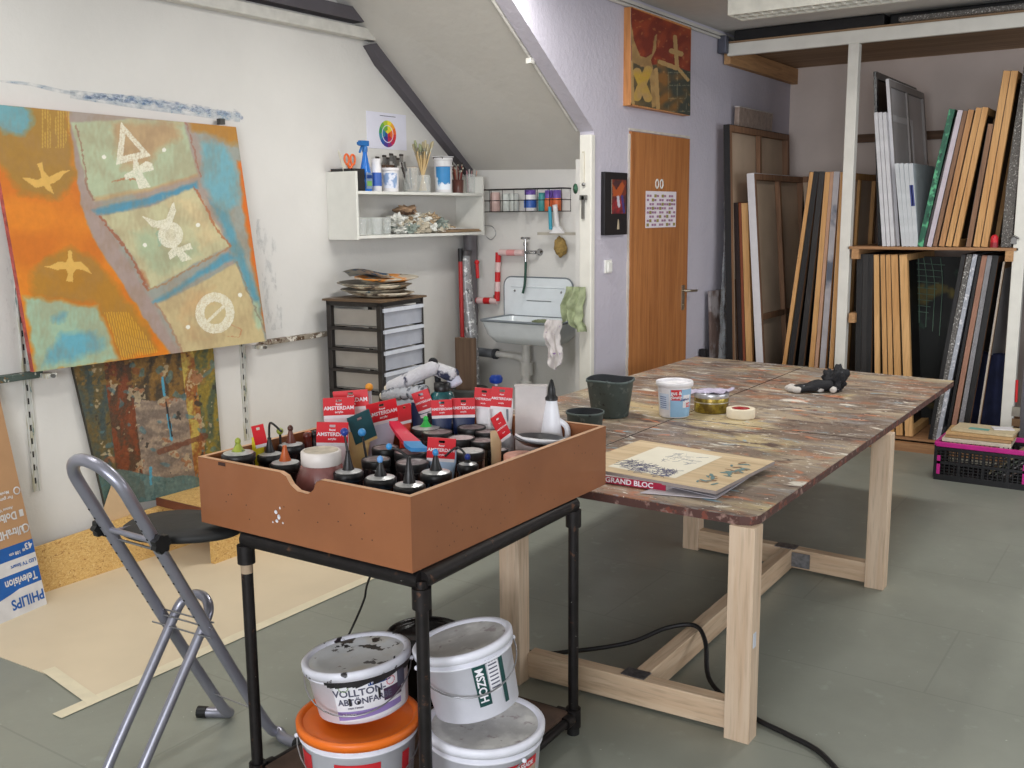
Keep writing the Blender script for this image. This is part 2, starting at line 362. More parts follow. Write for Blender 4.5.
# ---- big orange canvas
CW=(232,228,208)
def seg_d(x,y,a,b):
    dx,dy=b[0]-a[0],b[1]-a[1]; t=max(0,min(1,((x-a[0])*dx+(y-a[1])*dy)/(dx*dx+dy*dy+1e-9))); return math.hypot(x-a[0]-t*dx,y-a[1]-t*dy)
L1=[ # polygon, colour, soft strength (opacity), warp
 ([(66,90),(260,110),(280,360),(176,360),(146,322),(122,284),(92,238),(80,205),(74,160)],(164,150,140),1,1.5),
 ([(-20,120),(5,100),(72,100),(76,150),(80,178),(60,205),(20,196),(-20,150)],(158,122,48),.9,5),
 ([(-20,95),(32,104),(36,122),(25,138),(8,136),(-20,118)],(104,162,176),.95,4),
 ([(30,300),(28,270),(45,255),(72,244),(96,256),(122,290),(150,325),(160,352),(118,362),(108,330),(92,305)],(172,124,34),.9,4),
 ([(22,294),(62,300),(98,306),(110,332),(121,362),(34,376)],(158,192,168),.95,3),
 ([(45,350),(60,330),(92,326),(104,336),(108,352),(60,366),(40,368)],(92,168,194),.85,5),
 ([(48,318),(60,308),(72,312),(66,322),(52,326)],(92,168,194),.85,4),
 ([(66,108),(76,118),(84,185),(98,208),(112,232),(138,268),(150,298),(168,332),(184,356),(172,358),(146,322),(122,284),(92,238),(80,205),(74,160)],(166,146,138),.95,2),
 ([(100,150),(150,210),(200,200),(240,290),(190,120),(248,130),(270,345),(180,356),(150,300),(100,218)],(150,158,150),.8,3),
 ([(184,112),(250,118),(246,152),(222,142),(190,132)],(180,124,40),.95,4),
 ([(236,160),(246,160),(272,340),(262,330),(252,268),(242,212)],(214,108,24),1,2),
 ([(200,142),(212,138),(226,142),(240,170),(239,205),(228,218),(210,205),(200,182)],(112,170,184),.95,4),
 ([(204,196),(228,210),(240,240),(262,300),(266,330),(250,300),(232,258),(222,230)],(88,152,172),.9,3),
 ([(90,210),(110,203),(150,196),(198,180),(200,188),(150,206),(118,214),(96,216)],(76,144,174),.95,2),
 ([(150,302),(170,290),(228,250),(238,258),(200,278),(168,300),(152,306)],(84,152,178),.95,2),
 ([(70,122),(128,118),(184,120),(192,150),(199,175),(150,190),(94,202),(88,190)],(178,190,156),.98,1.5),
 ([(108,118),(182,118),(186,140),(160,155),(150,170),(120,172),(112,150)],(186,150,108),.85,6),
 ([(92,196),(150,186),(199,172),(199,178),(150,192),(94,203)],(196,160,112),.8,2),
 ([(100,216),(150,206),(194,187),(204,205),(231,246),(200,262),(150,291),(142,276),(128,250)],(196,192,152),1,1.5),
 ([(160,200),(195,188),(226,242),(200,250),(190,225)],(216,196,150),.8,7),
 ([(128,230),(150,224),(170,245),(200,240),(205,255),(160,280),(140,262)],(162,182,150),.7,6),
 ([(136,268),(146,270),(152,290),(146,290)],(170,92,52),.8,3),
 ([(156,304),(200,282),(236,262),(252,300),(268,345),(182,356),(172,330)],(202,184,138),1,1.5),
 ([(185,290),(215,285),(212,305),(190,320),(200,335),(240,330),(190,345),(176,320)],(204,160,112),.6,7),
 ([(252,300),(259,300),(264,325),(258,332),(252,318)],(176,204,172),.9,2),
]
BB1=[(min(p[0] for p in P[0]),min(p[1] for p in P[0]),max(p[0] for p in P[0]),max(p[1] for p in P[0])) for P in L1]
SOFT={1:1.2,1.5:2.2,2:3.5,3:5,4:7,5:9,6:10,7:12}
Lp=[ # lines
 ([(76,125),(82,150),(88,190),(94,200)],(150,110,88),1.2),([(186,122),(194,150),(200,176)],(160,110,90),1.0),([(194,187),(205,205),(214,226),(231,246)],(176,104,62),1.3),([(100,216),(112,232),(124,246),(136,266),(148,290)],(160,88,58),1.6),([(148,291),(170,280),(202,262),(231,247)],(168,128,88),1.2),
 ([(112,182),(126,178),(135,180)],(178,112,72),1.0),([(156,304),(168,322),(182,352)],(170,130,100),1.5),([(236,262),(250,296),(266,335)],(140,130,110),1.0),([(232,325),(241,330),(240,337),(228,336)],(190,130,90),.6),
 ([(157,232),(160,245)],(150,175,150),2),([(130,104),(130,104)],(1,1,1),0)]
S=[ # white symbols
 [(133,157),(137,157),(139,166),(146,161),(152,163),(154,170),(142,173),(151,187),(139,189),(135,177),(125,180),(124,175),(133,170)],
 [(142,216),(157,221),(166,219),(172,204),(174,202),(176,211),(172,223),(165,229),(152,227)],
 [(174,246),(180,247),(190,243),(193,249),(183,251),(192,259),(182,262),(177,255),(170,260),(168,253)]]
BIRD=[[(22,178),(30,178),(37,180),(41,178),(40,171),(37,164),(42,162),(44,171),(49,177),(55,174),(61,171),(71,170),(64,174),(60,179),(54,183),(50,184),(54,194),(47,190),(44,186),(36,188),(29,183)],
 [(42,266),(50,266),(58,262),(66,262),(68,258),(68,251),(70,250),(72,252),(72,258),(74,262),(81,262),(87,267),(92,274),(83,270),(76,269),(73,274),(73,282),(66,281),(68,274),(66,269),(57,270),(50,268)]]
def orange_canvas(x,y):
    c=mixc((220,128,20),(206,112,14),nz(x,y,.03)*2+.5)
    na,nb,nc,nd,ne=nz(x,y,.09,3),nz(x,y,.3,5),nz(x,y,.09,4),nz(x,y,.3,6),nz(x,y,.05,9)+.5*nz(x,y*.4,.35,14)
    for (P,col,op,w),(bx0,by0,bx1,by1) in zip(L1,BB1):
        xx=x+w*na*.8+w*.4*nb; yy=y+w*nc*.8+w*.4*nd
        if bx0<xx<bx1 and by0<yy<by1 and inpoly(xx,yy,P):
            sf=SOFT[w] if w in SOFT else 2
            d=min(seg_d(xx,yy,P[i],P[i-1]) for i in range(len(P)))
            c=mixc(c,mixc(col,mixc(col,(150,120,90),.30),ne*1.3+.35),op*min(1,d/sf+.12))
    for P,col,w in Lp:
        if w and min(seg_d(x+1.5*nz(x,y,.2,2),y+1.5*nz(x,y,.2,8),P[i],P[i+1]) for i in range(len(P)-1))<w*(.75+nz(x,y,.35,7)): c=mixc(c,col,.75)
    # combed yellow strokes
    if (100<x<160 and 308<y<360 and inpoly(x,y,[(104,312),(128,312),(158,352),(122,360)]) and math.sin(x*2.6-y*.6)>.1): c=mixc(c,(222,170,50),.7)
    if (42<x<70 and 106<y<148 and math.sin(x*2.4)>.2 and nz(x,y*.3,.2,4)>-.1): c=mixc(c,(206,168,70),.7)
    wear=.5+.45*max(0,min(1,(nz(x,y,.9,11)+.25)*3))
    tri=[(121,122),(151,156),(116,165)]; tin=[(125.5,134),(141,152),(123,156)]
    if inpoly(x,y,tri) and not inpoly(x,y,tin): c=mixc(c,CW,wear)
    for P in S:
        if inpoly(x,y,P): c=mixc(c,CW,wear)
    d=math.hypot((x-170.5)/12.5,(y-235)/13)
    if d<1: c=mixc(c,CW,wear if d>.45 else wear*.7)
    d=math.hypot((x-215)/19.5,(y-313)/20.5)
    if d<1:
        bar=seg_d(x,y,(207,322),(225,305))<1.5
        c=mixc(c,CW,wear if (d>.55 or bar) else 0)
    for P in BIRD:
        if inpoly(x,y,P): c=mixc(c,(222,176,88),.95)
    for q in ((104,157),(164,150),(145,245),(198,225),(188,327),(240,295)):
        if math.hypot(x-q[0],y-q[1])<2.1: c=(238,236,222)
    return c
t=thing('canvas_painting','large orange and teal canvas with birds and white symbols on the left wall','painting',(-4.2,3.2,1.03))
xt,xb=-4.318,-4.262
BLp,BRp,TRp,TLp=HX(34,372,xb),HX(267,341,xb),HX(236,127,xt),HX(-13.5,103.5,xt)
vm=vcol_mat('canvas_pigment',.55,.06,30,.15)
o=painted('painted_canvas',BLp,BRp,TRp,TLp,orange_canvas,400,340,vm,t,thick=.028,edge=M('canvas_edge_paint',(196,92,84),.7,var=.3,scale=30))
b=MB(); c=HX(223.5,122,xt+.012); b.box((c.x-.02,c.y,c.z+.003),(.03,.03,.03),M('bolt_dark',(90,90,88),.4,.8)); b.build('top_clamp',t)
for (px,py) in ((50,373),(262,345)):
    b=MB(); c=HX(px,py,xb); b.box((c.x-.02,c.y,c.z-.012),(.07,.05,.02),spl); b.tube([(c.x,c.y,c.z-.01),(c.x+.03,c.y,c.z-.012)],.009,steelm); one(b,'canvas_clamp',('splattered metal clamp under the lower left corner of the orange canvas' if px<100 else 'splattered metal clamp under the lower right corner of the orange canvas'),'clamp')
# ---- lower abstract painting
def abstract(x,y):
    n1=nz(x,y,.03,1);n2=nz(x,y,.07,2)*.8+.35*nz(x,y,.3,22);n3=nz(x*1.0,y*.3,.14,3)*.8+.3*nz(x,y,.35,33);n4=nz(x*.4,y,.16,4)*.8+.3*nz(x,y,.4,44)
    c=mixc((122,94,66),(92,74,52),n1*2+.5)
    s=(x-85-(y-360)*.12)/130.0
    if s<.14: c=mixc((70,82,78),(110,92,52),n3*2+.5)
    elif s<.34: c=mixc((128,66,36),(86,62,44),n3*3+.5)
    elif s>.84: c=mixc((150,128,50),(86,96,72),n3*2.4+.45)
    elif s>.74: c=mixc((196,170,84),(150,90,44),n3*2.6+.5)
    elif y>398+6*n1: c=mixc((164,144,124),(128,112,100),n4*2.4+.5); 
    else: c=mixc((132,98,48),(74,62,46),n3*2.5+.5)
    if y<385 and n2>.1: c=mixc(c,(150,112,52),.6)
    if n2*1.0+n3*.6>.42: c=mixc(c,(206,186,150),.7)
    if n2*1.0-n4*.7>.55: c=mixc(c,(150,84,48),.6)
    if -n2+n3*.8>.6: c=mixc(c,(52,48,44),.75)
    if nz(x,y,.12,12)>.5: c=mixc(c,(84,126,136),.6)
    if y>475+8*n1: c=mixc(c,(84,122,122),.75)
    if seg_d(x,y,(160,452+0*x),(205,436))<3+2*n3: c=mixc(c,(118,66,46),.7)
    for P in ([(162,378),(165,395)],[(168,415),(172,440),(178,470),(181,492)],[(150,468),(151,484)]):
        if seg_d(x+2*n3,y,P[0],P[1])<1.4: c=(84,160,186)
    for i in ((168,410),(170,432)):
        if seg_d(x,y,(166,402),(172,436))<.8: c=(40,40,44)
    return c
t=thing('abstract_painting','dark brown abstract painting with blue drips leaning under the orange canvas','painting',(-4.28,3.15,.27))
x1,x0=-4.335,-4.325
o=painted('painted_panel',HX(106,508,x0),HX(224,489,x0),HX(213,345,x1),HX(72,363,x1),abstract,200,200,vcol_mat('impasto_pigment',.45,.2,50,.5),t,thick=.02,edge=M('panel_edge',(60,56,46),.7))
# ---- OSB strip and platform
def _osb():
    t=NT('osb_board'); o=t.mix(t.ramp(t.noise((30,30,60),detail=3,dist=2.5),.3,.65),lin((222,188,120)),lin((196,152,88)))
    o=t.mix(t.ramp(t.noise((60,22,40),(4,2,1),detail=2,dist=3),.6,.68),o,lin((160,112,62))); o=t.mix(t.ramp(t.noise((25,60,30),(8,1,3),detail=2,dist=3),.62,.7),o,lin((232,206,148)))
    t.color(o); t.b.inputs['Roughness'].default_value=.7; t.bump(t.noise(60),.25); return t.m
osb=_osb()
b=MB(); b.add([(-4.27,2.2,0),(-4.27,3.48,0),(-4.295,3.48,.262),(-4.295,2.2,.205),(-4.285,2.2,0),(-4.285,3.48,0),(-4.31,3.48,.262),(-4.31,2.2,.205)],[(0,1,2,3),(4,7,6,5),(0,3,7,4),(1,5,6,2),(2,6,7,3),(0,4,5,1)],osb); one(b,'osb_strip','long low strip of yellow chipboard leaning along the foot of the left wall','board')
t=thing('plank_platform','low chipboard platform with brown edge behind the stool seat','platform',(-4.13,3.6,0))
b=MB(); b.box((-4.105,3.66,.274),(.43,1.10,.018),osb); b.build('top_board',t)
b=MB(); b.box((-4.105,3.115,.265),(.43,.012,.04),M('brown_edge',(112,64,44),.6)); b.build('front_edge',t)
b=MB(); b.box((-3.93,3.66,.13),(.03,1.06,.26),osb); b.box((-4.1,4.17,.13),(.4,.03,.26),osb); b.build('side_board',t)
b=MB(); cb=M('plain_cardboard',(206,176,138),.85,var=.04)
q=[HX(112,484,-4.312),HX(137,510,-4.312),HX(125,560,-4.312),HX(80,556,-4.312)]
for k_ in (2,3): q[k_].z=.004
n=Vector((.004,0,0)); b.add(q+[p-n for p in q],[(3,2,1,0),(4,5,6,7),(0,1,5,4),(1,2,6,5),(2,3,7,6),(3,0,4,7)],cb); 
one(b,'cardboard_piece','pale cardboard offcut leaning against the dark abstract painting','cardboard')
# ---- television carton with print upside down
t=thing('television_carton','flattened brown television carton with blue print standing upside down at the left edge','cardboard box',(-4.15,2.2,0))
kraft=M('kraft_card',(178,138,100),.8,var=.05,scale=5); cwh=M('carton_white',(214,212,212),.6); cbl=M('carton_blue',(28,92,168),.5); 
bot=Vector((-4.13,2.372,0)); top=Vector((-4.325,2.345,.98))
ex=Vector((0.18,-1,0)).normalized()
ez=(top-bot).normalized(); nrm=ex.cross(ez).normalized()
if nrm.x<0: nrm=-nrm
X=Matrix(((-ex.x,ez.x,nrm.x,bot.x),(-ex.y,ez.y,nrm.y,bot.y),(-ex.z,ez.z,nrm.z,bot.z),(0,0,0,1)))  # x runs to the right edge, y up, z out
b=MB(); Wc=.9
b.box((-Wc/2,.5,-.01),(Wc,1.0,.02),kraft,X)
bands=[(0,.115,cwh),(.115,.185,cbl),(.185,.245,cwh),(.245,.305,cbl)]
for a,c_,m in bands: b.box((-Wc/2,(a+c_)/2,.0006),(Wc,c_-a,.0012),m,X)
# wavy edge of the blue band
b.prism([(-.30,.115),(-.12,.115),(-.16,.105),(-.24,.09),(-.30,.088)],.002,cbl,X,.0005)
R180=Matrix.Rotation(PI,4,'Z')
def ct(s,x,y,size,m,sx=1): b.text(s,size,m,X@Matrix.Translation((x,y,.0024))@R180,sx=sx)
ct('PHILIPS',-.088,.058,.062,cbl,.85); ct('Television',-.10,.15,.05,cwh,.8); ct('LED TV Smart',-.07,.215,.022,cbl); ct('43"',-.035,.283,.04,cwh); ct('108 cm',-.10,.268,.02,cwh)
ct('UltraHD',-.10,.36,.05,cwh,.8); ct('Dolby',-.10,.43,.048,cwh,.85); ct('Atmos Vision',-.11,.465,.018,cwh); ct('For games',-.09,.51,.02,cwh); ct('Movies',-.09,.535,.02,cwh)
for yy,r in ((.36,.020),(.53,.018)): b.lathe([(r*.7,0),(r,0),(r,.001),(r*.7,.001)],cwh,X@Matrix.Translation((-.022,yy,.0015)),seg=16,cap=False)
b.prism([(-.035,.415),(-.015,.415),(-.015,.445),(-.035,.445)],.0015,cwh,X,.001)
b.build('carton_panel',t)
# ---- protective paper on the floor with tape
b=MB(); pm=M('beige_floor_paper',(218,202,174),.75,var=.03,scale=3)
P=[(-3.14,1.94),(-3.14,4.9),(-4.34,4.9),(-4.34,1.6),(-3.9,1.95),(-3.45,1.97)]
b.prism(P,.003,pm); one(b,'floor_paper','large beige protective paper sheet on the floor along the left wall','paper sheet')
tp=M('masking_tape_flat',(228,218,190),.6,var=.05)
b=MB(); b.box((-3.135,3.35,.0042),(.055,3.1,.0012),tp); one(b,'tape_strip','long cream masking tape strip along the outer edge of the floor paper','tape')
b=MB(); b.box((0,0,0),(.40,.05,.0012),tp,Matrix.Translation((-3.31,1.965,.0045))@Matrix.Rotation(-.157,4,'Z')); one(b,'tape_strip','short cream masking tape strip across the near corner of the floor paper','tape')
# ================================================================ work table
def _top():
    t=NT('paint_covered_tabletop'); o=t.mix(t.ramp(t.noise((3,1.2,3),detail=6),.35,.65),lin((134,118,104)),lin((108,92,80)))
    def L(o,c,sc,lo,hi,off,d=5,dist=0): return t.mix(t.ramp(t.noise(sc,off,d,.6,dist),lo,hi),o,lin(c))
    o=L(o,(168,152,130),(1.6,3.4,3),.48,.58,(3,2,0),8,.6)
    o=L(o,(156,108,80),(2.6,4.4,3),.55,.64,(7,1,0),9,.8)
    o=L(o,(186,168,128),(1.5,2.2,2),.57,.68,(1,9,0),8,.6)
    o=L(o,(92,74,66),(3,7,3),.56,.64,(5,5,0),9,.6)
    o=L(o,(138,132,128),(5,22,5),.55,.62,(2,8,0),7,.5)
    o=L(o,(184,116,80),(5,14,5),.60,.66,(4,3,0),8,.7)
    o=L(o,(214,208,196),(5,18,5),.60,.65,(8,3,0),8,.9)
    o=L(o,(232,228,220),(2.2,30,5),.66,.69,(1,3,0),6,.4)
    o=L(o,(136,170,184),(6,14,5),.64,.68,(0,4,0),8,.8)
    o=L(o,(212,134,84),(9,22,5),.66,.70,(6,6,0),7,.6)
    o=L(o,(120,74,60),(8,14,5),.69,.72,(2,6,0),7,.6)
    o=L(o,(66,54,52),(22,40,9),.62,.67,(2,2,0),5)
    o=L(o,(232,226,216),(34,52,9),.66,.69,(9,9,0),4)
    o=L(o,(222,216,206),(60,60,9),.68,.71,(9,2,0),3)
    t.color(o); t.b.inputs['Roughness'].default_value=.42; t.bump(t.noise(70),.2); return t.m
topm=_top()
edgem=M('table_edge',(84,54,48),.6,layers=(((150,120,110),30,.56,.66),((120,64,50),24,.58,.62),((190,186,180),60,.7,.74)))
pine=wood('pine_leg',(212,190,166),(198,170,142),2,.6,.8); piney=wood('pine_rail_x',(210,186,158),(194,164,134),0,.6,.8); pinel=wood('pine_rail_y',(210,186,158),(194,164,134),1,.6,.8)
TZ=.757
t=thing('work_table','large paint-covered work table on pale pine legs in the middle of the room','table',(-1.9,4.45,0))
b=MB(); r=.05; P=[(-2.72,2.94),(-1.08-r,2.94),(-1.08-.015,2.955),(-1.08,2.94+r),(-1.08,6.02),(-2.72,6.2)]
b.prism(P,.004,topm,z0=TZ-.004); b.prism([(p[0],p[1]) for p in P],.028,edgem,z0=TZ-.032)
sm=M('seam_dark',(52,44,40),.8)
b.box((-1.96,4.55,TZ+.0003),(.005,3.2,.0012),sm); b.box((-1.52,4.25,TZ+.0003),(.88,.004,.0012),sm)
b.build('tabletop',t,bevel=.003)
ZT=TZ-.032
LP=[(-1.115,2.96),(-1.965,2.90),(-1.10,4.58),(-2.03,4.64)]
for i,(x,y) in enumerate(LP):
    b=MB(); b.box((x,y,ZT/2),(.085,.07,ZT),pine)
    if i==0: b.box((x+.043,y-.01,.35),(.002,.025,.05),M('leg_sticker',(205,210,220),.5))
    b.build('leg',t,bevel=.003)
for a,c,w in (((-1.925,2.95,.06),(-1.155,2.99,.06),piney),((-1.99,4.64,.06),(-1.145,4.60,.06),piney),((-1.50,3.0,.06),(-1.52,4.60,.06),pinel)):
    b=MB(); b.bar(a,c,.055,.095,w) ; b.build('stretcher',t,bevel=.003)
b=MB(); gs=M('galvanised_plate',(150,152,158),.4,.9,var=.2,scale=60)

for c_,d_ in (((-1.51,2.985,.109),(.09,.06,.003)),((-1.53,4.61,.109),(.10,.07,.003)),((-1.45,4.573,.06),(.09,.003,.07)),((-1.45,3.022,.06),(.06,.003,.05))):
    b=MB(); b.box(c_,d_,gs); tag(b.build('corner_bracket',t),'galvanised metal joining plate')
# ---- black cable along the floor
b=MB(); bk=M('black_rubber',(30,29,30),.5,var=.05)
pts=[(-2.30,3.16,.01),(-2.03,3.11,.011),(-1.87,3.18,.03),(-1.70,3.3,.06),(-1.60,3.42,.10),(-1.50,3.46,.119),(-1.42,3.38,.10),(-1.35,3.25,.03),(-1.24,3.16,.011),(-1.1,3.08,.011),(-.98,3.04,.01),(-.85,2.98,.01),(-.7,2.8,.01),(-.6,2.55,.01)]
def smooth(pts,n=6):
    pts=[Vector(p) for p in pts]; o=[]
    for i in range(len(pts)-1):
        p0=pts[max(i-1,0)];p1=pts[i];p2=pts[i+1];p3=pts[min(i+2,len(pts)-1)]
        for k in range(n):
            t_=k/n; o.append(.5*((2*p1)+(p2-p0)*t_+(2*p0-5*p1+4*p2-p3)*t_*t_+(3*p1-p0-3*p2+p3)*t_**3))
    return o+[pts[-1]]
b.tube(smooth(pts),.009,bk,8); one(b,'floor_cable','thick black cable running over the table stretcher and across the floor','cable')
b=MB(); b.tube(smooth([(-2.22,2.70,.81),tuple(HY(372,572,2.78)),tuple(HY(364,600,2.80)),tuple(HY(352,628,2.80)),tuple(HZ(341,650,.012)),tuple(HZ(336,656,.006))]),.0045,bk,7); one(b,'hanging_cable','thin black cable hanging from the tray down to the floor','cable')
# ================================================================ trolley: pipe frame + tray
pipe=M('black_iron_pipe',(38,34,34),.5,.5,var=.2,scale=30,layers=(((96,66,50),26,.62,.7),((190,186,180),50,.73,.75)))
t=thing('pipe_trolley','black iron pipe frame trolley under the brown tray','trolley',(-1.87,2.28,0))
legs=[(-1.562,1.885),(-2.205,1.875),(-1.585,2.68),(-2.18,2.66)]; ZP=.789; ZB=.06
for i,(x,y) in enumerate(legs):
    b=MB(); b.tube([(x,y,.03),(x,y,ZP)],.0172,pipe,14); 
    for z in (ZP-.04,ZB): b.tube([(x,y,z-.035),(x,y,z+.03 if z<.5 else z+.02)],.0255,pipe,14)
    if i==1: b.tube([(x,y,.685),(x,y,.72)],.0175,M('old_tape_band',(170,148,124),.7),14)
    g=b.build('leg',t)
    b=MB(); b.tube([(x,y,0),(x,y,.03)],.021,M('rubber_foot_black',(24,24,24),.7),12); b.build('foot',g)
for i,j in ((0,1),(2,3),(0,2),(1,3)):
    for z,k in ((ZP,'top_rail'),(ZB,'bottom_rail')):
        a=Vector((legs[i][0],legs[i][1],z)); c=Vector((legs[j][0],legs[j][1],z)); b=MB(); b.tube([a,c],.024 if k=='top_rail' else .015,pipe,12); d=(c-a).normalized()
        b.tube([a+d*.02,a+d*.06],.021,pipe,12); b.tube([c-d*.06,c-d*.02],.021,pipe,12); b.build(k,t)
b=MB(); b.box((-1.885,2.27,.078),(.585,.78,.012),M('shelf_board_brown',(96,74,62),.7,var=.2)); b.build('lower_shelf',t)
trm=M('brown_fibreboard',(144,90,56),.5,var=.06,scale=6,layers=(((132,80,50),3,.5,.8),((84,52,38),90,.76,.79),((196,180,170),60,.80,.82)),coat=.15)
tred=M('tray_edge',(206,160,122),.6,var=.08)
TX0,TX1,TY0,TY1,TB,TT=-2.368,-1.565,1.855,2.855,.815,1.012
t=thing('brown_tray','deep brown fibreboard tray with a notched rim holding the paint jars','tray',((TX0+TX1)/2,(TY0+TY1)/2,TB))
w=.016
b=MB(); b.box(((TX0+TX1)/2,(TY0+TY1)/2,TB+.006),(TX1-TX0-.002,TY1-TY0-.002,.012),trm); b.build('tray_floor',t)
def side(name,pts,c,ax,flip=False,lab=None):
    b=MB()
    if ax=='x': X=Matrix(((1,0,0,0),(0,0,-1,c),(0,1,0,0),(0,0,0,1)))    # panel in xz, thickness along -y
    else: X=Matrix(((0,0,-1,c),(1,0,0,0),(0,1,0,0),(0,0,0,1)))
    b.prism(pts,w,trm,X); b.prism(pts,w,trm,X)
    b=MB(); n=len(pts); b.prism(pts,w,trm,X)
    # light raw top edges
    for i in range(n):
        p,q=pts[i],pts[(i+1)%n]
        if min(p[1],q[1])>TB+.08 and abs(p[0]-q[0])>.002:
            d=.0008; b.add([(p[0],p[1]+d,0),(q[0],q[1]+d,0),(q[0],q[1]+d,w),(p[0],p[1]+d,w)],[(0,1,2,3)],tred,False,X)
    return b.build(name,t)
x_n=HY(302,478,TY0).x
notch=[(x_n-.085,TT),(x_n-.062,TT-.008),(x_n-.045,TT-.030),(x_n-.02,TT-.044),(x_n+.02,TT-.046),(x_n+.042,TT-.030),(x_n+.052,TT-.008),(x_n+.07,TT)]
side('front_panel',[(TX0,TB),(TX1,TB),(TX1,TT)]+notch[::-1]+[(TX0,TT)],TY0+w,'x')
side('back_panel',[(TX0,TB),(TX1,TB),(TX1,TT),(TX0,TT)],TY1,'x')
side('side_panel',[(TY0+w,TB),(TY1-w,TB),(TY1-w,TT),(TY0+w,TT)],TX1,'y')
side('side_panel',[(TY0+w,TB),(TY1-w,TB),(TY1-w,TT),(TY0+w,TT)],TX0+w,'y')
b=MB(); sp=M('white_paint_splash',(222,222,228),.5)
for (px,py,r) in ((276,512,.006),(279,517,.008),(277,521,.005),(280,508,.004),(273,522,.003),(283,523,.003)):
    c=HY(px,py,TY0); b.lathe([(0.0001,-.0006),(r,-.0004),(r,0)],sp,Matrix.Translation((c.x,TY0-.0006,c.z))@frame((0,-1,0)),seg=7,sx=.6+random.random()*.6,cap=False)
for i in range(14):
    c=Vector((random.uniform(TX0+.1,TX1-.05),TY0-.0006,random.uniform(TB+.03,TT-.06))); b.lathe([(.0001,0),(.0022,0)],M('dark_speck',(50,34,30),.6),Matrix.Translation(c)@frame((0,-1,0)),seg=6,cap=False)
for i in range(34):
    c=Vector((TX1+.0006,random.uniform(TY0+.1,TY1-.05),random.uniform(TB+.02,TT-.03))); b.lathe([(.0001,0),(.0025,0)],MATS['dark_speck'],Matrix.Translation(c)@frame((1,0,0)),seg=6,sx=.5,cap=False)
b.box((HY(222,466,TY0).x,TY0-.0005,TT-.008),(.03,.0012,.010),M('dark_chip',(60,36,28),.7))
b.build('paint_spots',t)
# ================================================================ buckets
whb=M('white_bucket_plastic',(226,226,236),.4,var=.03,scale=20,bump=.03)
lidg=M('lid_with_dry_paint',(190,188,186),.5,var=.1,layers=(((214,212,208),9,.45,.6),((120,112,108),60,.72,.75),((160,150,150),26,.6,.66)))
lidb=M('lid_black_spattered',(206,208,210),.4,layers=(((196,192,184),10,.45,.6),((36,32,32),17,.60,.615),((60,50,44),9,.66,.68),((112,88,68),22,.68,.70)))
dripm=M('black_drip',(34,31,34),.35)
def bucket(label,cx,cy_,z0,r0,r1,h,body,lidm,rimm,tilt=(0,0,0),rz=0,handle=True,group=None,extra=None,kind='bucket',openpot=False):
    """tapered bucket, origin at its base centre; extra(mb,R) adds printed label on radius R(z)"""
    rot=Matrix.Rotation(tilt[0],3,'X')@Matrix.Rotation(tilt[1],3,'Y')@Matrix.Rotation(rz,3,'Z')
    t=thing(kind,label,'bucket',(cx,cy_,z0),rot=rot,group=group); X=WM[t]
    R=lambda z:r0+(r1-r0)*z/h
    b=MB(); b.X=X; b.lathe([(r0-.012,0),(r0,.008),(R(h*.8),h*.8),(R(h*.8)+.006,h*.8),(R(h*.83)+.006,h*.83),(R(h*.83),h*.83),(R(h),h-.014)],body,seg=48)
    if openpot: b.lathe([(R(h),h-.014),(R(h)+.004,h),(R(h)-.004,h),(R(.5*h)-.006,h*.5),(0.001,h*.5)],body,seg=48,cap=False)
    b.build('body',t)
    if lidm:
        b=MB(); b.X=X; b.lathe([(r1+.003,h-.022),(r1+.009,h-.022),(r1+.010,h-.002),(r1+.004,h+.003),(r1-.006,h+.001),(r1-.010,h-.006)],rimm,seg=48,cap=False)
        b.lathe([(r1-.010,h-.006),(r1*.75,h-.006),(r1*.72,h-.009),(.001,h-.009)],lidm,seg=48,cap=False); b.build('lid',t)
    if handle:
        b=MB(); b.X=X; st=M('wire_steel',(168,168,172),.35,1); hz=h*.78; rr=R(hz)+.012
        a0,dr,dl=handle
        pts=[]
        for k in range(17):
            a=a0+PI*(k/16); s_=math.sin(PI*k/16)
            pts.append((rr*math.cos(a),rr*math.sin(a),hz-dr*s_))
        b.tube(pts,.0022,st,6); 
        for a in (a0,a0+PI): b.ball((rr*math.cos(a),rr*math.sin(a),hz),.007,body,8)
        b.build('handle',t)
    if extra:
        b=MB(); b.X=X; extra(b,R); b.build('label',t)
    return t
def cyl(b,R,a0,a1,z0,z1,m,off=.0012,z0b=None,z1b=None,n=14):
    z0b=z0 if z0b is None else z0b; z1b=z1 if z1b is None else z1b
    def P(u,v):
        a=a0+(a1-a0)*u; za=z0+(z0b-z0)*u; zb=z1+(z1b-z1)*u; z=za+(zb-za)*v; r=R(z)+off; return (r*math.cos(a),r*math.sin(a),z)
    b.patch(P,n,3,m)
def ctext(b,R,s,a,z,size,m,off=.0025,sx=1,rot=0):
    cr,sr=math.cos(rot),math.sin(rot)
    def f(u,v):
        u,v=u*cr-v*sr,u*sr+v*cr
        zz=z+v; r=R(zz)+off; an=a+u/r; return (r*math.cos(an),r*math.sin(an),zz)
    b.text(s,size,m,Matrix.Identity(4),bend=f,sx=sx)
dview=lambda x,y:math.atan2(-y,-x)        # direction from a thing at x,y to the camera
orange=M('orange_plastic',(232,112,30),.4,var=.05); redl=M('label_red',(196,40,48),.45,var=.04); 
navy=M('label_navy',(20,60,128),.4); purp=M('label_lilac',(150,128,190),.45); dteal=M('label_dark_green',(16,66,64),.45); lg=M('label_grey_text',(84,84,104),.5); wlab=M('label_white',(232,230,236),.45)
plum=M('label_plum',(70,44,72),.5); tanl=M('label_tan_photo',(196,178,156),.5,var=.2,scale=30)
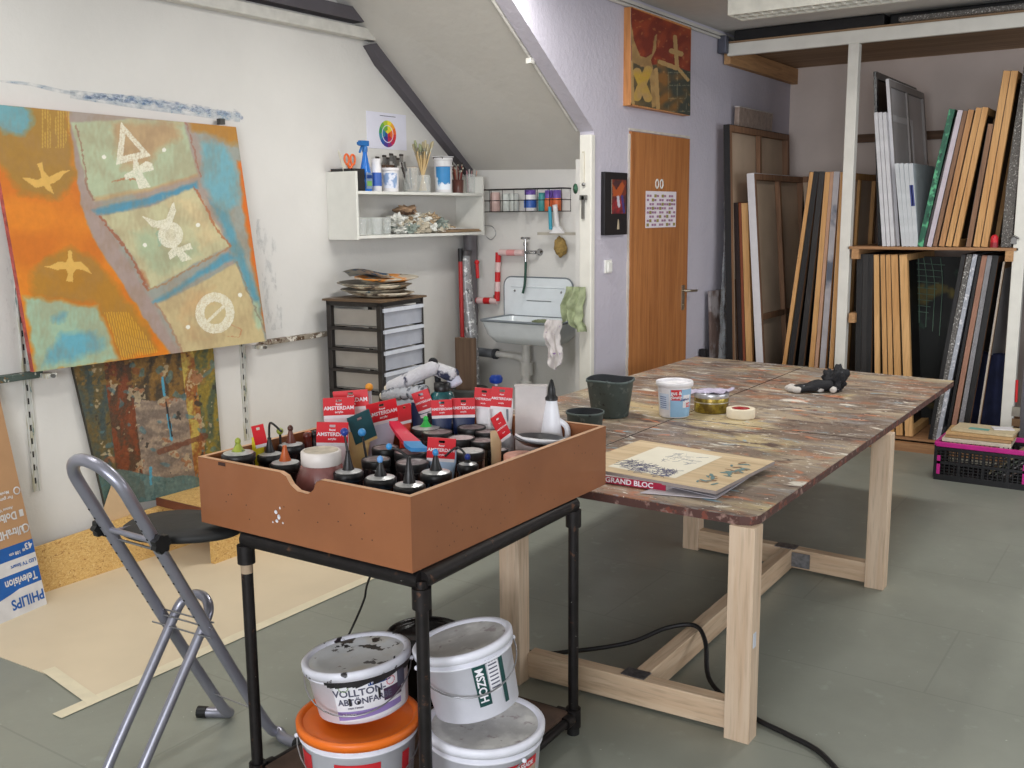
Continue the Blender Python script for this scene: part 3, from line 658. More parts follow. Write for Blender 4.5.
# positions on the trolley shelf
ZS=.085
A0=(-1.872,1.965); B0=(-1.548,2.13); C0=(-2.06,2.50)
def lab_orange(b,R):
    a=dview(*A0)
    cyl(b,R,a-.45,a+.35,.02,.150,redl); cyl(b,R,a-1.3,a-.95,.03,.155,redl); ctext(b,R,'WEISS',a-.05,.10,.06,wlab); cyl(b,R,a+.8,a+1.0,.02,.15,redl)
bucket('white paint bucket with orange lid rim at the bottom of the front stack',A0[0],A0[1],ZS,.150,.166,.215,whb,orange,orange,handle=(dview(*A0)-PI/2,.09,0),extra=lab_orange,group='paint buckets on the trolley shelf')
def lab_b(b,R):
    a=dview(*B0)
    cyl(b,R,a+.02,a+.12,.01,.155,M('label_grey_strip',(160,166,180),.5)); cyl(b,R,a+.14,a+1.1,.128,.155,redl); cyl(b,R,a+.14,a+1.1,.0,.128,tanl); ctext(b,R,'FASSADE',a+.75,.142,.018,wlab)
bucket('wide white paint bucket with red striped label under the dusty-lidded bucket',B0[0],B0[1],ZS,.145,.160,.215,whb,lidg,whb,handle=(dview(*B0)-PI/2-.9,.09,0),extra=lab_b,group='paint buckets on the trolley shelf')
def lab_c(b,R):
    a=dview(-1.87,1.99)-.02
    cyl(b,R,a-.5,a+1.15,.015,.15,wlab); cyl(b,R,a-.5,a+.95,.018,.045,purp,.0018,z0b=.028,z1b=.045)
    cyl(b,R,a+.20,a+.68,.112,.134,navy,.002); ctext(b,R,'Hornbach',a+.44,.123,.021,wlab,.003,.8)
    ctext(b,R,'VOLLTON-',a+.02,.098,.028,lg,.0025,1.1); ctext(b,R,'ABTÖNFARBE',a+.12,.072,.025,lg,.0025,1.0); ctext(b,R,'matt / innen',a-.1,.055,.009,lg)
    cyl(b,R,a+.5,a+.98,.055,.09,plum,.002); cyl(b,R,a+.86,a+1.12,.075,.135,lg,.002); ctext(b,R,'schwarz',a-.25,.036,.012,wlab,.003)
    ring=M('label_green_ring',(120,150,90),.5); rd=M('label_red_ring',(200,80,96),.5)
    for aa,zz,m in ((a-.28,.118,ring),(a+.68,.108,rd)):
        for k in range(16):
            p=2*PI*k/16; ctext(b,R,'.',aa+.011*math.cos(p)/.115,zz+.011*math.sin(p)+.0045,.022,m,.0028)
    # black runs from the rim
    for i in range(34):
        ang=a-.75+i*.055; w_=.024+.02*random.random(); L=.002+.012*random.random()**2+(.006 if 9<i<15 else 0)
        if random.random()<.22: continue
        cyl(b,R,ang,ang+w_/.10,.130-L*1.2,.134+.004*random.random(),dripm,.0075,z0b=.130-L*.5,n=4)
    for ang,z1,z0 in ((a+.78,.17,.128),(a-.22,.085,.062),(a+.38,.098,.07),(a-.05,.075,.066)): cyl(b,R,ang,ang+.05,z0,z1,dripm,.003,n=3)
bucket('small white paint bucket spattered with black on the orange-rimmed bucket',-1.872,1.990,ZS+.231,.128,.146,.160,whb,lidb,M('rim_black_spattered',(216,216,226),.4,layers=(((36,32,36),26,.60,.62),)),tilt=(.03,-.12,0),handle=(dview(-1.93,2.06)-PI/2-.15,.085,0),extra=lab_c,group='paint buckets on the trolley shelf')
def lab_d(b,R):
    a=dview(-1.56,2.14)+.42
    cyl(b,R,a-.27,a+.02,.045,.165,dteal); ctext(b,R,'HOZSM',a-.125,.105,.032,wlab,.003,.9,PI/2); cyl(b,R,a+.05,a+.34,.075,.17,wlab); 
    for k in range(7): cyl(b,R,a+.08,a+.30,.085+k*.011,.089+k*.011,lg,.002)
    ctext(b,R,'DECOR',a+.19,.165,.014,lg); cyl(b,R,a+.36,a+.48,.03,.17,dteal)
bucket('white bucket with dusty lid and dark green vertical lettering, tilted on the wide bucket',-1.585,2.150,ZS+.243,.120,.134,.205,whb,lidg,whb,tilt=(.08,-.20,0),handle=(dview(-1.56,2.14)-PI/2+.25,.075,0),extra=lab_d,group='paint buckets on the trolley shelf')
blk=M('black_glossy_paint',(26,24,24),.22,var=.1,layers=(((54,46,40),12,.6,.66),))
bucket('black paint-covered bucket behind the near trolley leg',C0[0],C0[1]+.0,ZS,.105,.125,.225,blk,blk,blk,handle=None,group='paint buckets on the trolley shelf')
# ================================================================ folding stool
silver=M('silver_grey_tube',(150,150,162),.32,.6,var=.06,scale=10); blkp=M('black_plastic',(24,24,25),.45)
t=thing('standing_stool','grey tubular folding leaning stool with black seat beside the trolley','stool',(-2.52,1.9,0))
ya=lambda z:2.11-.505*z      # frame A leans towards the camera with height
xl,xr=-2.615,-2.395
def arc(x0,x1,z,top,n=10):
    c=(x0+x1)/2; r=(x1-x0)/2; return [(c-r*math.cos(PI*k/n),z+top*math.sin(PI*k/n)) for k in range(n+1)]
A=[(xl-.10,ya(.0)-.03,.016),(xl-.05,ya(0)+.0,.016),(xl-.012,ya(0)+.012,.022),(xl,ya(.06)+.006,.06)]+[(xl,ya(z),z) for z in (.3,.6,.9)]+[(x,ya(z),z) for x,z in arc(xl,xr,.955,.085)]+[(xr,ya(z),z) for z in (.9,.6,.3)]+[(xr,ya(.06)+.006,.06),(xr+.012,ya(0)+.012,.022),(xr+.05,ya(0)+.0,.016),(xr+.12,ya(0)-.0,.016)]
b=MB(); b.tube(smooth(A,4),.018,silver,14)
dk=M('hole_dark',(20,20,22),.8)
for x in (xl,xr):
    for i in range(13):
        z=.50+i*.031; 
        n=Vector((0,-.892,-.45)); c=Vector((x,ya(z),z))+n*.0172; b.lathe([(.0001,.0014),(.0038,.0014),(.0038,0)],dk,Matrix.Translation(c)@frame(n),seg=8,cap=False)
fA=b.build('long_frame',t)
b=MB(); b.tube([(xl-.115,ya(0)-.036,.016),(xl-.085,ya(0)-.022,.016)],.0205,blkp,12); b.build('rubber_cap',fA)
b=MB(); b.tube([(xr+.105,ya(0),.016),(xr+.135,ya(0),.016)],.0205,blkp,12); b.build('rubber_cap',fA)
bl_,br_=xl+.045,xr-.035
yb_=lambda z:1.56+.70*z
Bp=[(bl_,yb_(.03),.016),(bl_,yb_(.1),.1),(bl_,yb_(.3),.3),(bl_,yb_(.46),.46)]+[(x,yb_(z),z) for x,z in arc(bl_,br_,.485,.05)]+[(br_,yb_(.46),.46),(br_,yb_(.3),.3),(br_,yb_(.1),.1),(br_,yb_(.03),.016)]
b=MB(); b.tube(smooth(Bp,4),.0155,silver,12); fB=b.build('short_frame',t)
for x in (bl_,br_):
    b=MB(); b.tube([(x,yb_(.01)-.004,.0),(x,yb_(.045),.035)],.018,blkp,12); b.build('rubber_cap',fB)
b=MB()
for dz in (0,.028,.045): b.tube([(xl-.03,ya(.46)-.018+dz*.3,.44+dz),(xr+.03,ya(.46)-.018+dz*.3,.45+dz)],.0028,MATS['wire_steel'],6)
b.build('pivot_bar',t)
b=MB(); b.tube([(xl,ya(.13),.13),(xr,ya(.13),.13)],.0025,MATS['wire_steel'],6); b.build('cross_wire',t)
zs=.79
b=MB(); b.tube([(xl,ya(zs),zs),(xr,ya(zs),zs)],.009,silver,10); b.tube([(xl+.01,ya(zs)+.02,zs-.035),(xr+.03,ya(zs)+.02,zs-.035)],.004,MATS['wire_steel'],6)
b.tube([(xl+.03,ya(zs),zs),(xl+.05,ya(zs)+.2,zs-.01)],.006,silver,8); b.tube([(xr-.03,ya(zs),zs),(xr-.02,ya(zs)+.2,zs-.01)],.006,silver,8); b.build('seat_bracket',t)
for x,s in ((xl-.028,-1),(xr+.028,1)):
    b=MB(); pr=[]
    for k in range(28):
        a=2*PI*k/28; rr=.026+.0035*math.cos(7*a); pr.append((rr*math.cos(a),rr*math.sin(a)))
    b.prism(pr,.022,blkp,Matrix.Translation((x-s*.008,ya(zs)-.004,zs))@frame((s,0,0))); b.tube([(x-s*.028,ya(zs),zs),(x,ya(zs),zs)],.008,blkp,8); b.build('knob',t)
b=MB(); seatm=M('black_seat_vinyl',(34,34,34),.6,bump=.1)
def seatout(k,n=36):
    a=2*PI*k/n; return (.185*math.cos(a),.145*math.sin(a)*(1-.18*math.cos(a)))
X=Matrix.Translation((-2.475,1.875,zs-.012))@Matrix.Rotation(.28,4,'Z')@Matrix.Rotation(-.03,4,'X')
vs=[];n=36
for s_,z in ((.93,-.016),(1,-.010),(1,.004),(.94,.012),(.5,.016)): vs+=[(seatout(k)[0]*s_,seatout(k)[1]*s_,z) for k in range(n)]
fs=[(i*n+k,i*n+(k+1)%n,(i+1)*n+(k+1)%n,(i+1)*n+k) for i in range(4) for k in range(n)]+[tuple(range(n))[::-1],tuple(range(4*n,5*n))]
b.add(vs,fs,seatm,True,X); b.build('seat',t)
# ================================================================ things in the tray
FZ=TB+.0125
def clampxy(p,r=.03):
    return Vector((min(max(p.x,TX0+w+r+.002),TX1-w-r-.002),min(max(p.y,TY0+w+r+.002),TY1-w-r-.002),FZ))
def inz(px,py,z,r=.03):
    '''first height at or above z where the line of sight is over the tray'''
    lo=Vector((TX0+w+r,TY0+w+r)); hi=Vector((TX1-w-r,TY1-w-r))
    for k in range(60):
        c=HZ(px,py,z)
        if c.y<=hi.y+.004 and c.x>=lo.x-.004: break
        z+=.006
    return c,z
def fitz(px,py,z0,r):
    best=None
    for k in range(-9,8):
        z=z0+k*.007; c=HZ(px,py,z); q=clampxy(c,r); d=math.hypot(q.x-c.x,q.y-c.y)+abs(k)*.0012
        if best is None or d<best[0]: best=(d,q,z,c)
    return best[1],best[2],best[3]
jarb=M('dark_jar_glass',(30,26,28),.2,var=.2,coat=.5); capd=M('black_cap',(26,25,26),.4)
lidr=M('lid_dusty_maroon',(112,98,98),.4,layers=(((170,162,160),22,.5,.62),((84,60,62),40,.6,.66),((214,212,210),34,.68,.72)))
silv=M('lid_silver_paper',(206,206,206),.3,.4,var=.2,scale=40)
def jar_mesh(t,r,h,lidm,body=jarb):
    b=MB(); b.X=WM[t]; b.lathe([(r-.003,0),(r,.004),(r,h-.028),(r-.002,h-.024)],body,seg=24); b.build('jar_body',t)
    b=MB(); b.X=WM[t]; b.lathe([(r+.001,h-.024),(r+.002,h-.004),(r,h),(r-.004,h),(r-.005,h-.002)],capd,seg=24,cap=False); b.disc(r-.004,h-.0015,lidm); b.build('lid',t)
JARS=[ # px, py of lid centre, lid height, radius px, what singles it out
 (455.5,421,.985,13.5,'dusty-lidded black jar directly below the two flush red header cards'),
 (471.6,426.5,.985,14,'dusty-lidded black jar in front of the paired white tubes'),
 (436.9,431.3,.985,15,'dusty-lidded black jar right of the green-tipped jar'),
 (461.4,437.2,.985,13.5,'black jar with silver ring lid above the small black-capped bottle'),
 (482.6,440,.98,12,'black jar hidden partly by the beige tube with red header'),
 (486.8,431,.98,11,'black jar with red-rimmed lid behind the beige tube'),
 (469.9,450.5,.985,14.5,'tall black jar with pale flat lid at the right rim of the tray'),
 (385.2,447,.975,13,'black jar with maroon lid beside the ochre tube'),
 (410.6,451,.975,16,'black jar with maroon lid below the blue pipette'),
 (412.3,461.5,.975,16,'black jar with grey lid behind the tall black cone'),
 (376,458.5,.965,14,'black jar with grey lid behind the pale blue cone cap'),
 (440,410,.96,13,'black jar half hidden behind the navy tube'),
 (420,436,.96,12,'black jar between the pink tube and the green-tipped jar'),
 (498,449,.955,10,'black jar beneath the pale plate rim'),
]
for i,(px,py,z,rp,lab) in enumerate(JARS):
    c=HZ(px,py,z); r=rp/FPX*(c-CAM).length*1.0; p,z,c=fitz(px,py,z,r)
    t=thing('paint_jar',lab,'jar',p,group='black paint jars in the tray'); jar_mesh(t,r,z-FZ,silv if i in (3,6) else lidr)
    if i==6:
        b=MB(); b.X=WM[t]; b.lathe([(r-.004,z-FZ),(r-.006,z-FZ+.001),(.001,z-FZ+.001)],M('lid_pale',(188,186,184),.5,layers=(((150,146,144),40,.5,.6),)),seg=24,cap=False); tag(b.build('lid_film',t),'pale dried film on the lid')
def cone_jar(px,py,z,rp,lab,tipm,h=.05,tube=None,body=jarb,conem=capd,discm=silv,group='cone-capped jars in the tray'):
    c=HZ(px,py,z); r=rp/FPX*(c-CAM).length*1.05; p,z,c=fitz(px,py,z,r); H=z-FZ
    t=thing('cone_cap_jar',lab,'jar',p,group=group)
    b=MB(); b.X=WM[t]; b.lathe([(r-.004,0),(r-.001,.004),(r-.001,H-.02)],body,seg=24); b.build('jar_body',t)
    b=MB(); b.X=WM[t]; b.lathe([(r,H-.024),(r+.002,H-.020),(r+.002,H-.004),(r-.003,H)],capd,seg=28,cap=False); b.lathe([(r-.003,H),(r*.42,H+.005)],discm,seg=28,cap=False); b.build('lid',t)
    b=MB(); b.X=WM[t]; b.lathe([(r*.42,H+.005),(r*.30,H+h*.35),(.006,H+h*.85),(.006,H+h)],conem,seg=16); b.build('cone',t)
    if tipm: b=MB(); b.X=WM[t]; b.ball((0,0,H+h),.009,tipm,10,(1,1,1.2)); b.build('tip',t)
    if tube:
        b=MB(); b.X=WM[t]; b.tube(smooth([(0,0,H+h)]+[tuple(q) for q in tube[0]]),.0035,capd,7); b.ball(tube[0][-1],tube[2],tube[1],10); b.build('hose',t)
    return t
bluet=M('tip_blue',(40,60,140),.3); cyant=M('tip_cyan',(60,140,200),.3); greent=M('tip_green',(60,200,90),.35); ygr=M('tip_yellow_green',(150,160,60),.4,layers=(((60,90,50),40,.5,.6),))
brn=M('cone_brown',(96,44,28),.35); oran=M('cone_orange',(190,92,40),.4)
cone_jar(348.4,471,.985,13.5,'black cone-capped jar with dark blue ball on a stalk next to the brown jar',None,.06,([(.0,.0,.05+.158),(-.01,0,.27)],bluet,.012))
cone_jar(380.6,477,.985,14.5,'black cone-capped jar with pale blue tip near the front rim',M('tip_pale_blue',(110,160,215),.4),.05)
cone_jar(409.4,484,.985,14.5,'tallest plain black cone-capped jar, nearest the corner of the tray',None,.075,([(-.02,-.014,.25),(-.042,-.030,.262)],cyant,.009))
cone_jar(435.9,471.5,.985,14.5,'black cone-capped jar with blue tip left of the small blue-capped bottle',cyant,.055)
cone_jar(425.9,427.5,.985,14,'silver-lidded cone jar with bright green tip',greent,.03,conem=greent)
cone_jar(238.4,452.5,.985,14,'black-lidded jar with yellow-green cone at the far left corner of the tray',ygr,.034,conem=ygr,group='cone-capped jars in the tray')
cone_jar(291,444,.99,11.5,'black cone-capped jar with brown cone at the back left',M('tip_dark_brown',(70,34,24),.4),.05,conem=brn)
cone_jar(285.3,462,.985,13.5,'black-lidded jar with orange-stained cone left of the brown jar',None,.05,conem=oran)
cone_jar(270,453.5,.985,11.5,'black jar with a curved black hose beside the yellow tube',None,.05,([(.03,-.02,.26),(.075,-.02,.24)],capd,.004))
cone_jar(467.7,463.5,.965,9.5,'small black-capped bottle with navy tip and curved hose at the right rim',bluet,.02,([(-.03,-.01,.185),(-.06,-.03,.16)],capd,.004))
# slim dropper bottles at the back left
for px,py,m,lab in ((307,431,M('cap_dark_red',(90,34,26),.35),'slim bottle with dark red ball cap at the back of the tray'),(314,427,capd,'slim bottle with black cap at the back of the tray'),(309,440,oran,'small orange-stained bottle in front of the two slim bottles')):
    c=fitz(px,py,.99,.02)[0]; t=thing('dropper_bottle',lab,'bottle',c,group='slim dropper bottles'); b=MB(); b.X=WM[t]; b.lathe([(.018,0),(.018,.11),(.012,.13),(.012,.135)],M('bottle_dark',(60,44,40),.3,layers=(((190,190,190),18,.6,.64),)),seg=16); b.build('bottle_body',t)
    b=MB(); b.X=WM[t]; b.lathe([(.012,.135),(.013,.16),(.010,.172),(.0135,.178),(.0125,.19),(.001,.194)],m,seg=16); b.build('cap',t)
# brown jar with white lid in the notch
c=HZ(321,452,1.03); c=Vector((c.x,max(c.y,TY0+w+.079),FZ)); t=thing('brown_paint_jar','round brown paint jar with white screw lid in the notch of the tray','jar',c)
tj=M('jar_brown_paint',(132,84,80),.25,var=.15,scale=18,coat=.4)
b=MB(); b.X=WM[t]; b.lathe([(.060,0),(.072,.006),(.077,.05),(.077,.11),(.072,.135),(.060,.163),(.053,.173)],tj,seg=36); b.build('jar_body',t)
b=MB(); b.X=WM[t]; wl=M('white_lid',(216,208,202),.4); b.lathe([(.056,.168),(.058,.171),(.058,.205),(.055,.208),(.001,.208)],wl,seg=40); 
b.disc(.050,.2085,M('lid_dusty_top',(198,186,168),.7,var=.2,scale=30)); b.build('lid',t)
# paint tubes standing on their caps, crimped end up with printed header
hred=M('header_red',(206,28,40),.4,var=.04); hwh=M('header_white',(236,226,230),.45); hteal=M('header_dark_teal',(22,70,76),.45)
def paint_tube(name,TL,TR,hpx,colbody,lab,header=hred,z=1.09,stripe=None,full=.0,txt=True,tilt=0,group='acrylic paint tubes with red headers',dy=0,yaw=0):
    """header spans TL..TR in the photo frame at height z; the tube body tapers down to the cap"""
    _c,z=inz((TL[0]+TR[0])/2,(TL[1]+TR[1])/2,z,.02)
    a=HZ(TL[0],TL[1],z); d=(a-CAM).dot(FW); k=d/FPX
    Wd=math.hypot(TR[0]-TL[0],TR[1]-TL[1])*k; hh=hpx*k
    cc=HZ((TL[0]+TR[0])/2,(TL[1]+TR[1])/2,z); px_,py_=cc.x,cc.y
    view=math.atan2(cc.y,cc.x)-PI/2+yaw       # turn the flat side to where it faces in the photo
    roll=math.atan2(-(TR[1]-TL[1]),TR[0]-TL[0])+tilt
    total=z-FZ-.004
    p=clampxy(cc,.018)
    t=thing(name,lab,'paint tube',p,rz=view,group=group); X=WM[t]@Matrix.Rotation(-roll*.0,4,'Y'); 
    Rm=Matrix.Translation((0,0,total))@Matrix.Rotation(-roll,4,'Y')@Matrix.Translation((0,0,-total))
    def sec(z_,wx,wy,n=20): return [(wx*math.cos(2*PI*q/n),wy*math.sin(2*PI*q/n),z_) for q in range(n)]
    b=MB(); b.X=X; n=20; vs=[]; r=min(.022,Wd*.36)
    for z_,wx,wy in ((.018,r*.8,r*.8),(.022,r,r),(.03,r*1.0,r),(total*.5,Wd*.42,r*.55),(total-hh-.008,Wd*.49,.0028),(total-hh*.6,Wd*.5,.0025)): vs+=sec(z_,wx,wy)
    fs=[(i*n+q,i*n+(q+1)%n,(i+1)*n+(q+1)%n,(i+1)*n+q) for i in range(5) for q in range(n)]+[tuple(range(n))[::-1]]
    b.add(vs,fs,colbody,True); b.build('tube_body',t)
    b=MB(); b.X=X; b.lathe([(.014,0),(.015,.016),(.012,.02)],capd,seg=16); b.build('cap',t)
    b=MB(); b.X=X@Rm; s=Wd/2; y0=-.0032
    zz0=total-hh; hz=total-hh*.18; hw=min(.009,Wd*.14)
    # header card as a plate with a hanging slot
    P=[(-s,zz0),(s,zz0),(s,total),(-s,total)]; Hh=[(-hw,hz-.0045),(hw,hz-.0045),(hw,hz+.0045),(-hw,hz+.0045)]
    XX=Matrix(((1,0,0,0),(0,0,-1,0.0032),(0,1,0,0),(0,0,0,1)))
    v=[(q[0],q[1],zt) for zt in (0,.0064) for q in P+Hh]
    f=[]
    for o in (0,8):
        for q in range(4): f.append((o+q,o+(q+1)%4,o+4+(q+1)%4,o+4+q))
    for q in range(4): f.append((q,(q+1)%4,8+(q+1)%4,8+q)); f.append((4+q,4+(q+1)%4,12+(q+1)%4,12+q))
    b.add(v,f,header,False,XX)
    b.box((0,0,zz0-.004),(Wd*.98,.0066,.010),hwh if header is hred else colbody)
    if stripe: b.box((0,0,zz0-.018),(Wd*.9,.012,.012),stripe)
    if txt:
        TX=Matrix(((1,0,0,0),(0,0,-1,-.0034),(0,1,0,0),(0,0,0,1)))
        b.text('AMSTERDAM',Wd*.165,hwh,TX@Matrix.Translation((0,zz0+hh*.42,0))); b.text('acrylic',Wd*.10,hwh,TX@Matrix.Translation((0,zz0+hh*.2,0))); b.text('Royal',Wd*.09,hwh,TX@Matrix.Translation((0,zz0+hh*.64,0)))
    b.build('header_card',t)
    return t
lav=M('tube_lavender',(206,202,222),.35); ochre=M('tube_ochre',(196,164,110),.35); beige=M('tube_beige',(206,176,138),.35); naviy=M('tube_navy',(30,44,84),.35); whit=M('tube_white',(232,230,232),.35); pblu=M('tube_pale_blue',(176,200,228),.35); pinkw=M('tube_pinkish',(228,206,210),.35); yel=M('tube_yellow',(226,206,40),.35); pnk=M('tube_magenta',(220,50,110),.35); orr=M('tube_orange_red',(216,60,40),.35)
paint_tube('paint_tube',(332,390.5),(367,388),17,pinkw,'paint tube with red header, rearmost of the three on the left of the tray',z=1.10,yaw=-.2)
paint_tube('paint_tube',(323,396.5),(354,396.5),18,pinkw,'paint tube with red header above the white band, middle of the three on the left',z=1.10)
paint_tube('paint_tube',(317,420),(348,422),21,pinkw,'paint tube with red header directly behind the white-lidded brown jar',z=1.065)
paint_tube('paint_tube',(345.5,416),(370,409),30,ochre,'ochre paint tube with dark teal header',header=hteal,z=1.075,txt=False,yaw=.45)
paint_tube('paint_tube',(365,403),(396,398),20,lav,'lavender-bodied paint tube with red header right of the teal one',z=1.085,yaw=.2)
paint_tube('paint_tube',(396,403.5),(412,403),17,orr,'narrow orange-red paint tube behind the bent magenta tube',z=1.075,yaw=.7,txt=False)
paint_tube('paint_tube',(411,393),(428,387),20,naviy,'navy paint tube with tilted red header and white band',z=1.09,yaw=-.2,stripe=hwh)
paint_tube('paint_tube',(431,399),(452,398.5),16,naviy,'left of the two flush red-headed tubes behind the middle jars',z=1.08)
paint_tube('paint_tube',(451.5,397),(475,397),17,naviy,'right of the two flush red-headed tubes behind the middle jars',z=1.08)
paint_tube('paint_tube',(475,386),(494,388),19,whit,'white paint tube with red header, left of the tall white pair',z=1.09)
paint_tube('paint_tube',(492,385),(513,387),20,whit,'white paint tube with red header, right of the tall white pair',z=1.09)
paint_tube('paint_tube',(428,435.5),(456,438),21,pblu,'pale blue paint tube with red header leaning among the front jars',z=1.045)
paint_tube('paint_tube',(489.5,417),(502,411),26,beige,'beige paint tube with red header standing at the right rim of the tray',z=1.08,yaw=.6)
paint_tube('paint_tube',(251,425),(263,423),20,yel,'small yellow paint tube with red header at the left end of the tray',z=1.055,yaw=.1,txt=False)
# bent magenta tube with blue band lying over the jars
t=thing('bent_paint_tube','bent red and magenta paint tube with blue band lying on the jar lids','paint tube',HZ(405,440,1.0))
P0,P1,P2=HZ(394,421,1.045),HZ(402,431,1.02),HZ(412,441,1.004)
b=MB()
def strip(b,pts,wd,th,m):
    for i in range(len(pts)-1): b.bar(pts[i],pts[i+1],th,wd,m)
def ribbon(b,pts,ws,th,m,side=RT):
    n=len(pts); s_=Vector(side); vs=[]
    for i,p in enumerate(pts):
        for o in (-1,1):
            for q in (0,1): vs.append(Vector(p)+s_*ws[i]*o+Vector((0,0,-th*q)))
    fs=[]
    for i in range(n-1):
        a=i*4; c=a+4; fs+=[(a,a+2,c+2,c),(a+1,c+1,c+3,a+3),(a,c,c+1,a+1),(a+2,a+3,c+3,c+2)]
    fs+=[(0,1,3,2),((n-1)*4,(n-1)*4+2,(n-1)*4+3,(n-1)*4+1)]; b.add(vs,fs,m,False)
ribbon(b,smooth([P0,P1,P2]),[.016+.001*i for i in range(13)],.012,M('tube_red_magenta',(206,34,64),.35)); b.build('tube_body',t)
b=MB(); ribbon(b,smooth([P2,HZ(414,444,1.0),HZ(420,448,.995)]),[.027]*13,.012,cyant); b.build('blue_band',t)
# nozzle bottles
for px,py,z,m,lab,h in ((493.5,428,.96,whit,'thin white nozzle bottle in front of the tall white tube pair',.075),(517,430,.955,M('nozzle_grey',(120,124,132),.4),'grey nozzle bottle beside the translucent box',.085)):
    c=clampxy(HZ(px,py,z),.025); t=thing('nozzle_bottle',lab,'bottle',c); H=z-FZ
    b=MB(); b.X=WM[t]; b.lathe([(.022,0),(.024,.004),(.024,H-.02),(.016,H)],M('bottle_frosted',(196,198,206),.3),seg=20); b.build('bottle_body',t)
    b=MB(); b.X=WM[t]; b.lathe([(.017,H-.002),(.017,H+.012),(.007,H+.016),(.004,H+h)],m,seg=16); b.build('nozzle',t)
# glue bottle
c,zt_=inz(552,379,1.06,.04); g_=(zt_-FZ)/.238; k_=(c-CAM).dot(FW)/FPX; rg_=16*k_/.037
c=clampxy(c,.04); t=thing('glue_bottle','white glue bottle with black pointed cap and side handle in the tray','bottle',c)
gw=M('glue_white',(232,232,238),.35); H=zt_-FZ; zs_=lambda q:H-(379+0*q-379+(.238-q)*225)*k_*1.0 if 0 else q*g_
rb=.030*rg_
b=MB(); b.X=WM[t]@Matrix.Rotation(.2,4,'Z'); b.lathe([(rb*.98,0),(rb*1.05,zs_(.006)),(rb*1.05,zs_(.03)),(rb*.85,zs_(.10)),(rb*.6,zs_(.155)),(rb*.46,zs_(.18)),(rb*.44,zs_(.19))],gw,seg=28,sx=1.05,sy=.7); b.build('bottle_body',t)
b=MB(); b.X=WM[t]; b.tube(smooth([(.02,.01,zs_(.14)),(.045,.02,zs_(.125)),(.05,.02,zs_(.10)),(.038,.015,zs_(.07))]),.010,gw,10); b.build('handle',t)
b=MB(); b.X=WM[t]; b.lathe([(rb*.5,zs_(.188)),(rb*.5,zs_(.194)),(rb*.34,zs_(.200)),(rb*.3,zs_(.215)),(.005,zs_(.236)),(.001,zs_(.238))],capd,seg=18); b.build('cap',t)
# translucent box behind the tubes
a,zb4=inz(531,386,1.06,.03); hb=zb4-FZ; wb=32*(a-CAM).dot(FW)/FPX; t=thing('plastic_box','translucent whitish plastic box at the back of the tray','box',(a.x,a.y,FZ))
b=MB(); b.X=WM[t]@Matrix.Rotation(.5,4,'Z'); tm=M('frosted_plastic',(226,218,216),.35,alpha=.6); b.box((0,0,hb/2),(wb,.03,hb),tm); b.build('box_body',t,bevel=.003)
b=MB(); b.X=WM[t]@Matrix.Rotation(.5,4,'Z'); b.box((0,0,hb+.002),(wb+.004,.034,.004),tm); b.build('lid',t)
# black plate with white plate, tilted
c=clampxy(HZ(541,439,.995),.09); X=Matrix.Translation((c.x,c.y,.985))@Matrix.Rotation(.06,4,'Y')@Matrix.Rotation(-.05,4,'X')
b=MB(); b.lathe([(.03,-.012),(.062,-.006),(.086,.010),(.088,.012),(.084,.012),(.060,-.003),(.001,-.006)],M('black_plate',(28,27,28),.3),X,40,cap=True); one(b,'black_plate','shallow black dish resting on jars at the right end of the tray','dish')
b=MB(); b.lathe([(.03,-.004),(.060,.002),(.082,.014),(.079,.016),(.058,.006),(.001,.003)],M('white_plate',(224,224,228),.35),X@Matrix.Translation((.004,-.012,.009)),40,a0=-2.6,a1=.4); one(b,'white_plate_half','broken white plate piece lying inside the black dish','plate piece')
b=MB(); c=clampxy(HZ(521,451,.96),.06); b.lathe([(.03,0),(.05,.0),(.055,.03),(.056,.12),(.053,.122),(.001,.118)],M('peach_paint_tub',(232,170,148),.4,layers=(((210,96,70),30,.6,.66),)),Matrix.Translation((c.x,c.y,FZ)),28); one(b,'paint_tub','peach-coloured paint tub beside the beige tube','tub')
c,zc_=inz(496,380,1.07,.012); c=clampxy(c,.012); t=thing('blue_topped_applicator','slim stalk with crumpled bright blue cap behind the tall white tubes','applicator',c)
b=MB(); b.X=WM[t]; b.tube([(0,0,0),(0,0,zc_-FZ)],.005,M('bottle_frosted'),8); b.build('stalk',t)
b=MB(); b.X=WM[t]; zo=zc_-FZ; b.lathe([(.012,-.012+zo),(.022,-.008+zo),(.024,.006+zo),(.018,.016+zo),(.001,.019+zo)],M('cap_bright_blue',(30,76,180),.4),seg=8); b.build('cap',t)
c,zq=inz(368,387,1.10,.02); c=clampxy(c,.02); t=thing('orange_ball_bottle','slim bottle with orange ball cap behind the red headers','bottle',c)
b.X=WM[t]; b.lathe([(.014,0),(.014,.2),(.008,.24),(.008,zq-.015-FZ)],M('bottle_frosted'),seg=14); b.build('bottle_body',t); b=MB(); b.X=WM[t]; b.ball((0,0,zq-FZ),.014,M('ball_orange',(226,150,40),.4)); b.build('cap',t)
b=MB(); c=clampxy(HZ(248,426,1.04),.02); t=thing('applicator_stick','black stalk with dark yellow ball at the left end of the tray','applicator',c)
b.X=WM[t]; b.tube([(0,0,0),(0,0,1.03-FZ)],.004,capd,7); b.build('stalk',t); b=MB(); b.X=WM[t]; b.ball((0,0,1.04-FZ),.011,ygr); b.build('ball',t)
# second blue ball stalk beside the first
b=MB(); c=clampxy(HZ(362,434,1.03),.02); t=thing('pipette','black stalk with cyan ball leaning among the front jars','applicator',c); b.X=WM[t]
b.tube([(.05,-.03,.1),(0,0,1.03-FZ)],.004,capd,7); b.build('stalk',t); b=MB(); b.X=WM[t]; b.ball((0,0,1.035-FZ),.013,cyant); b.build('ball',t)
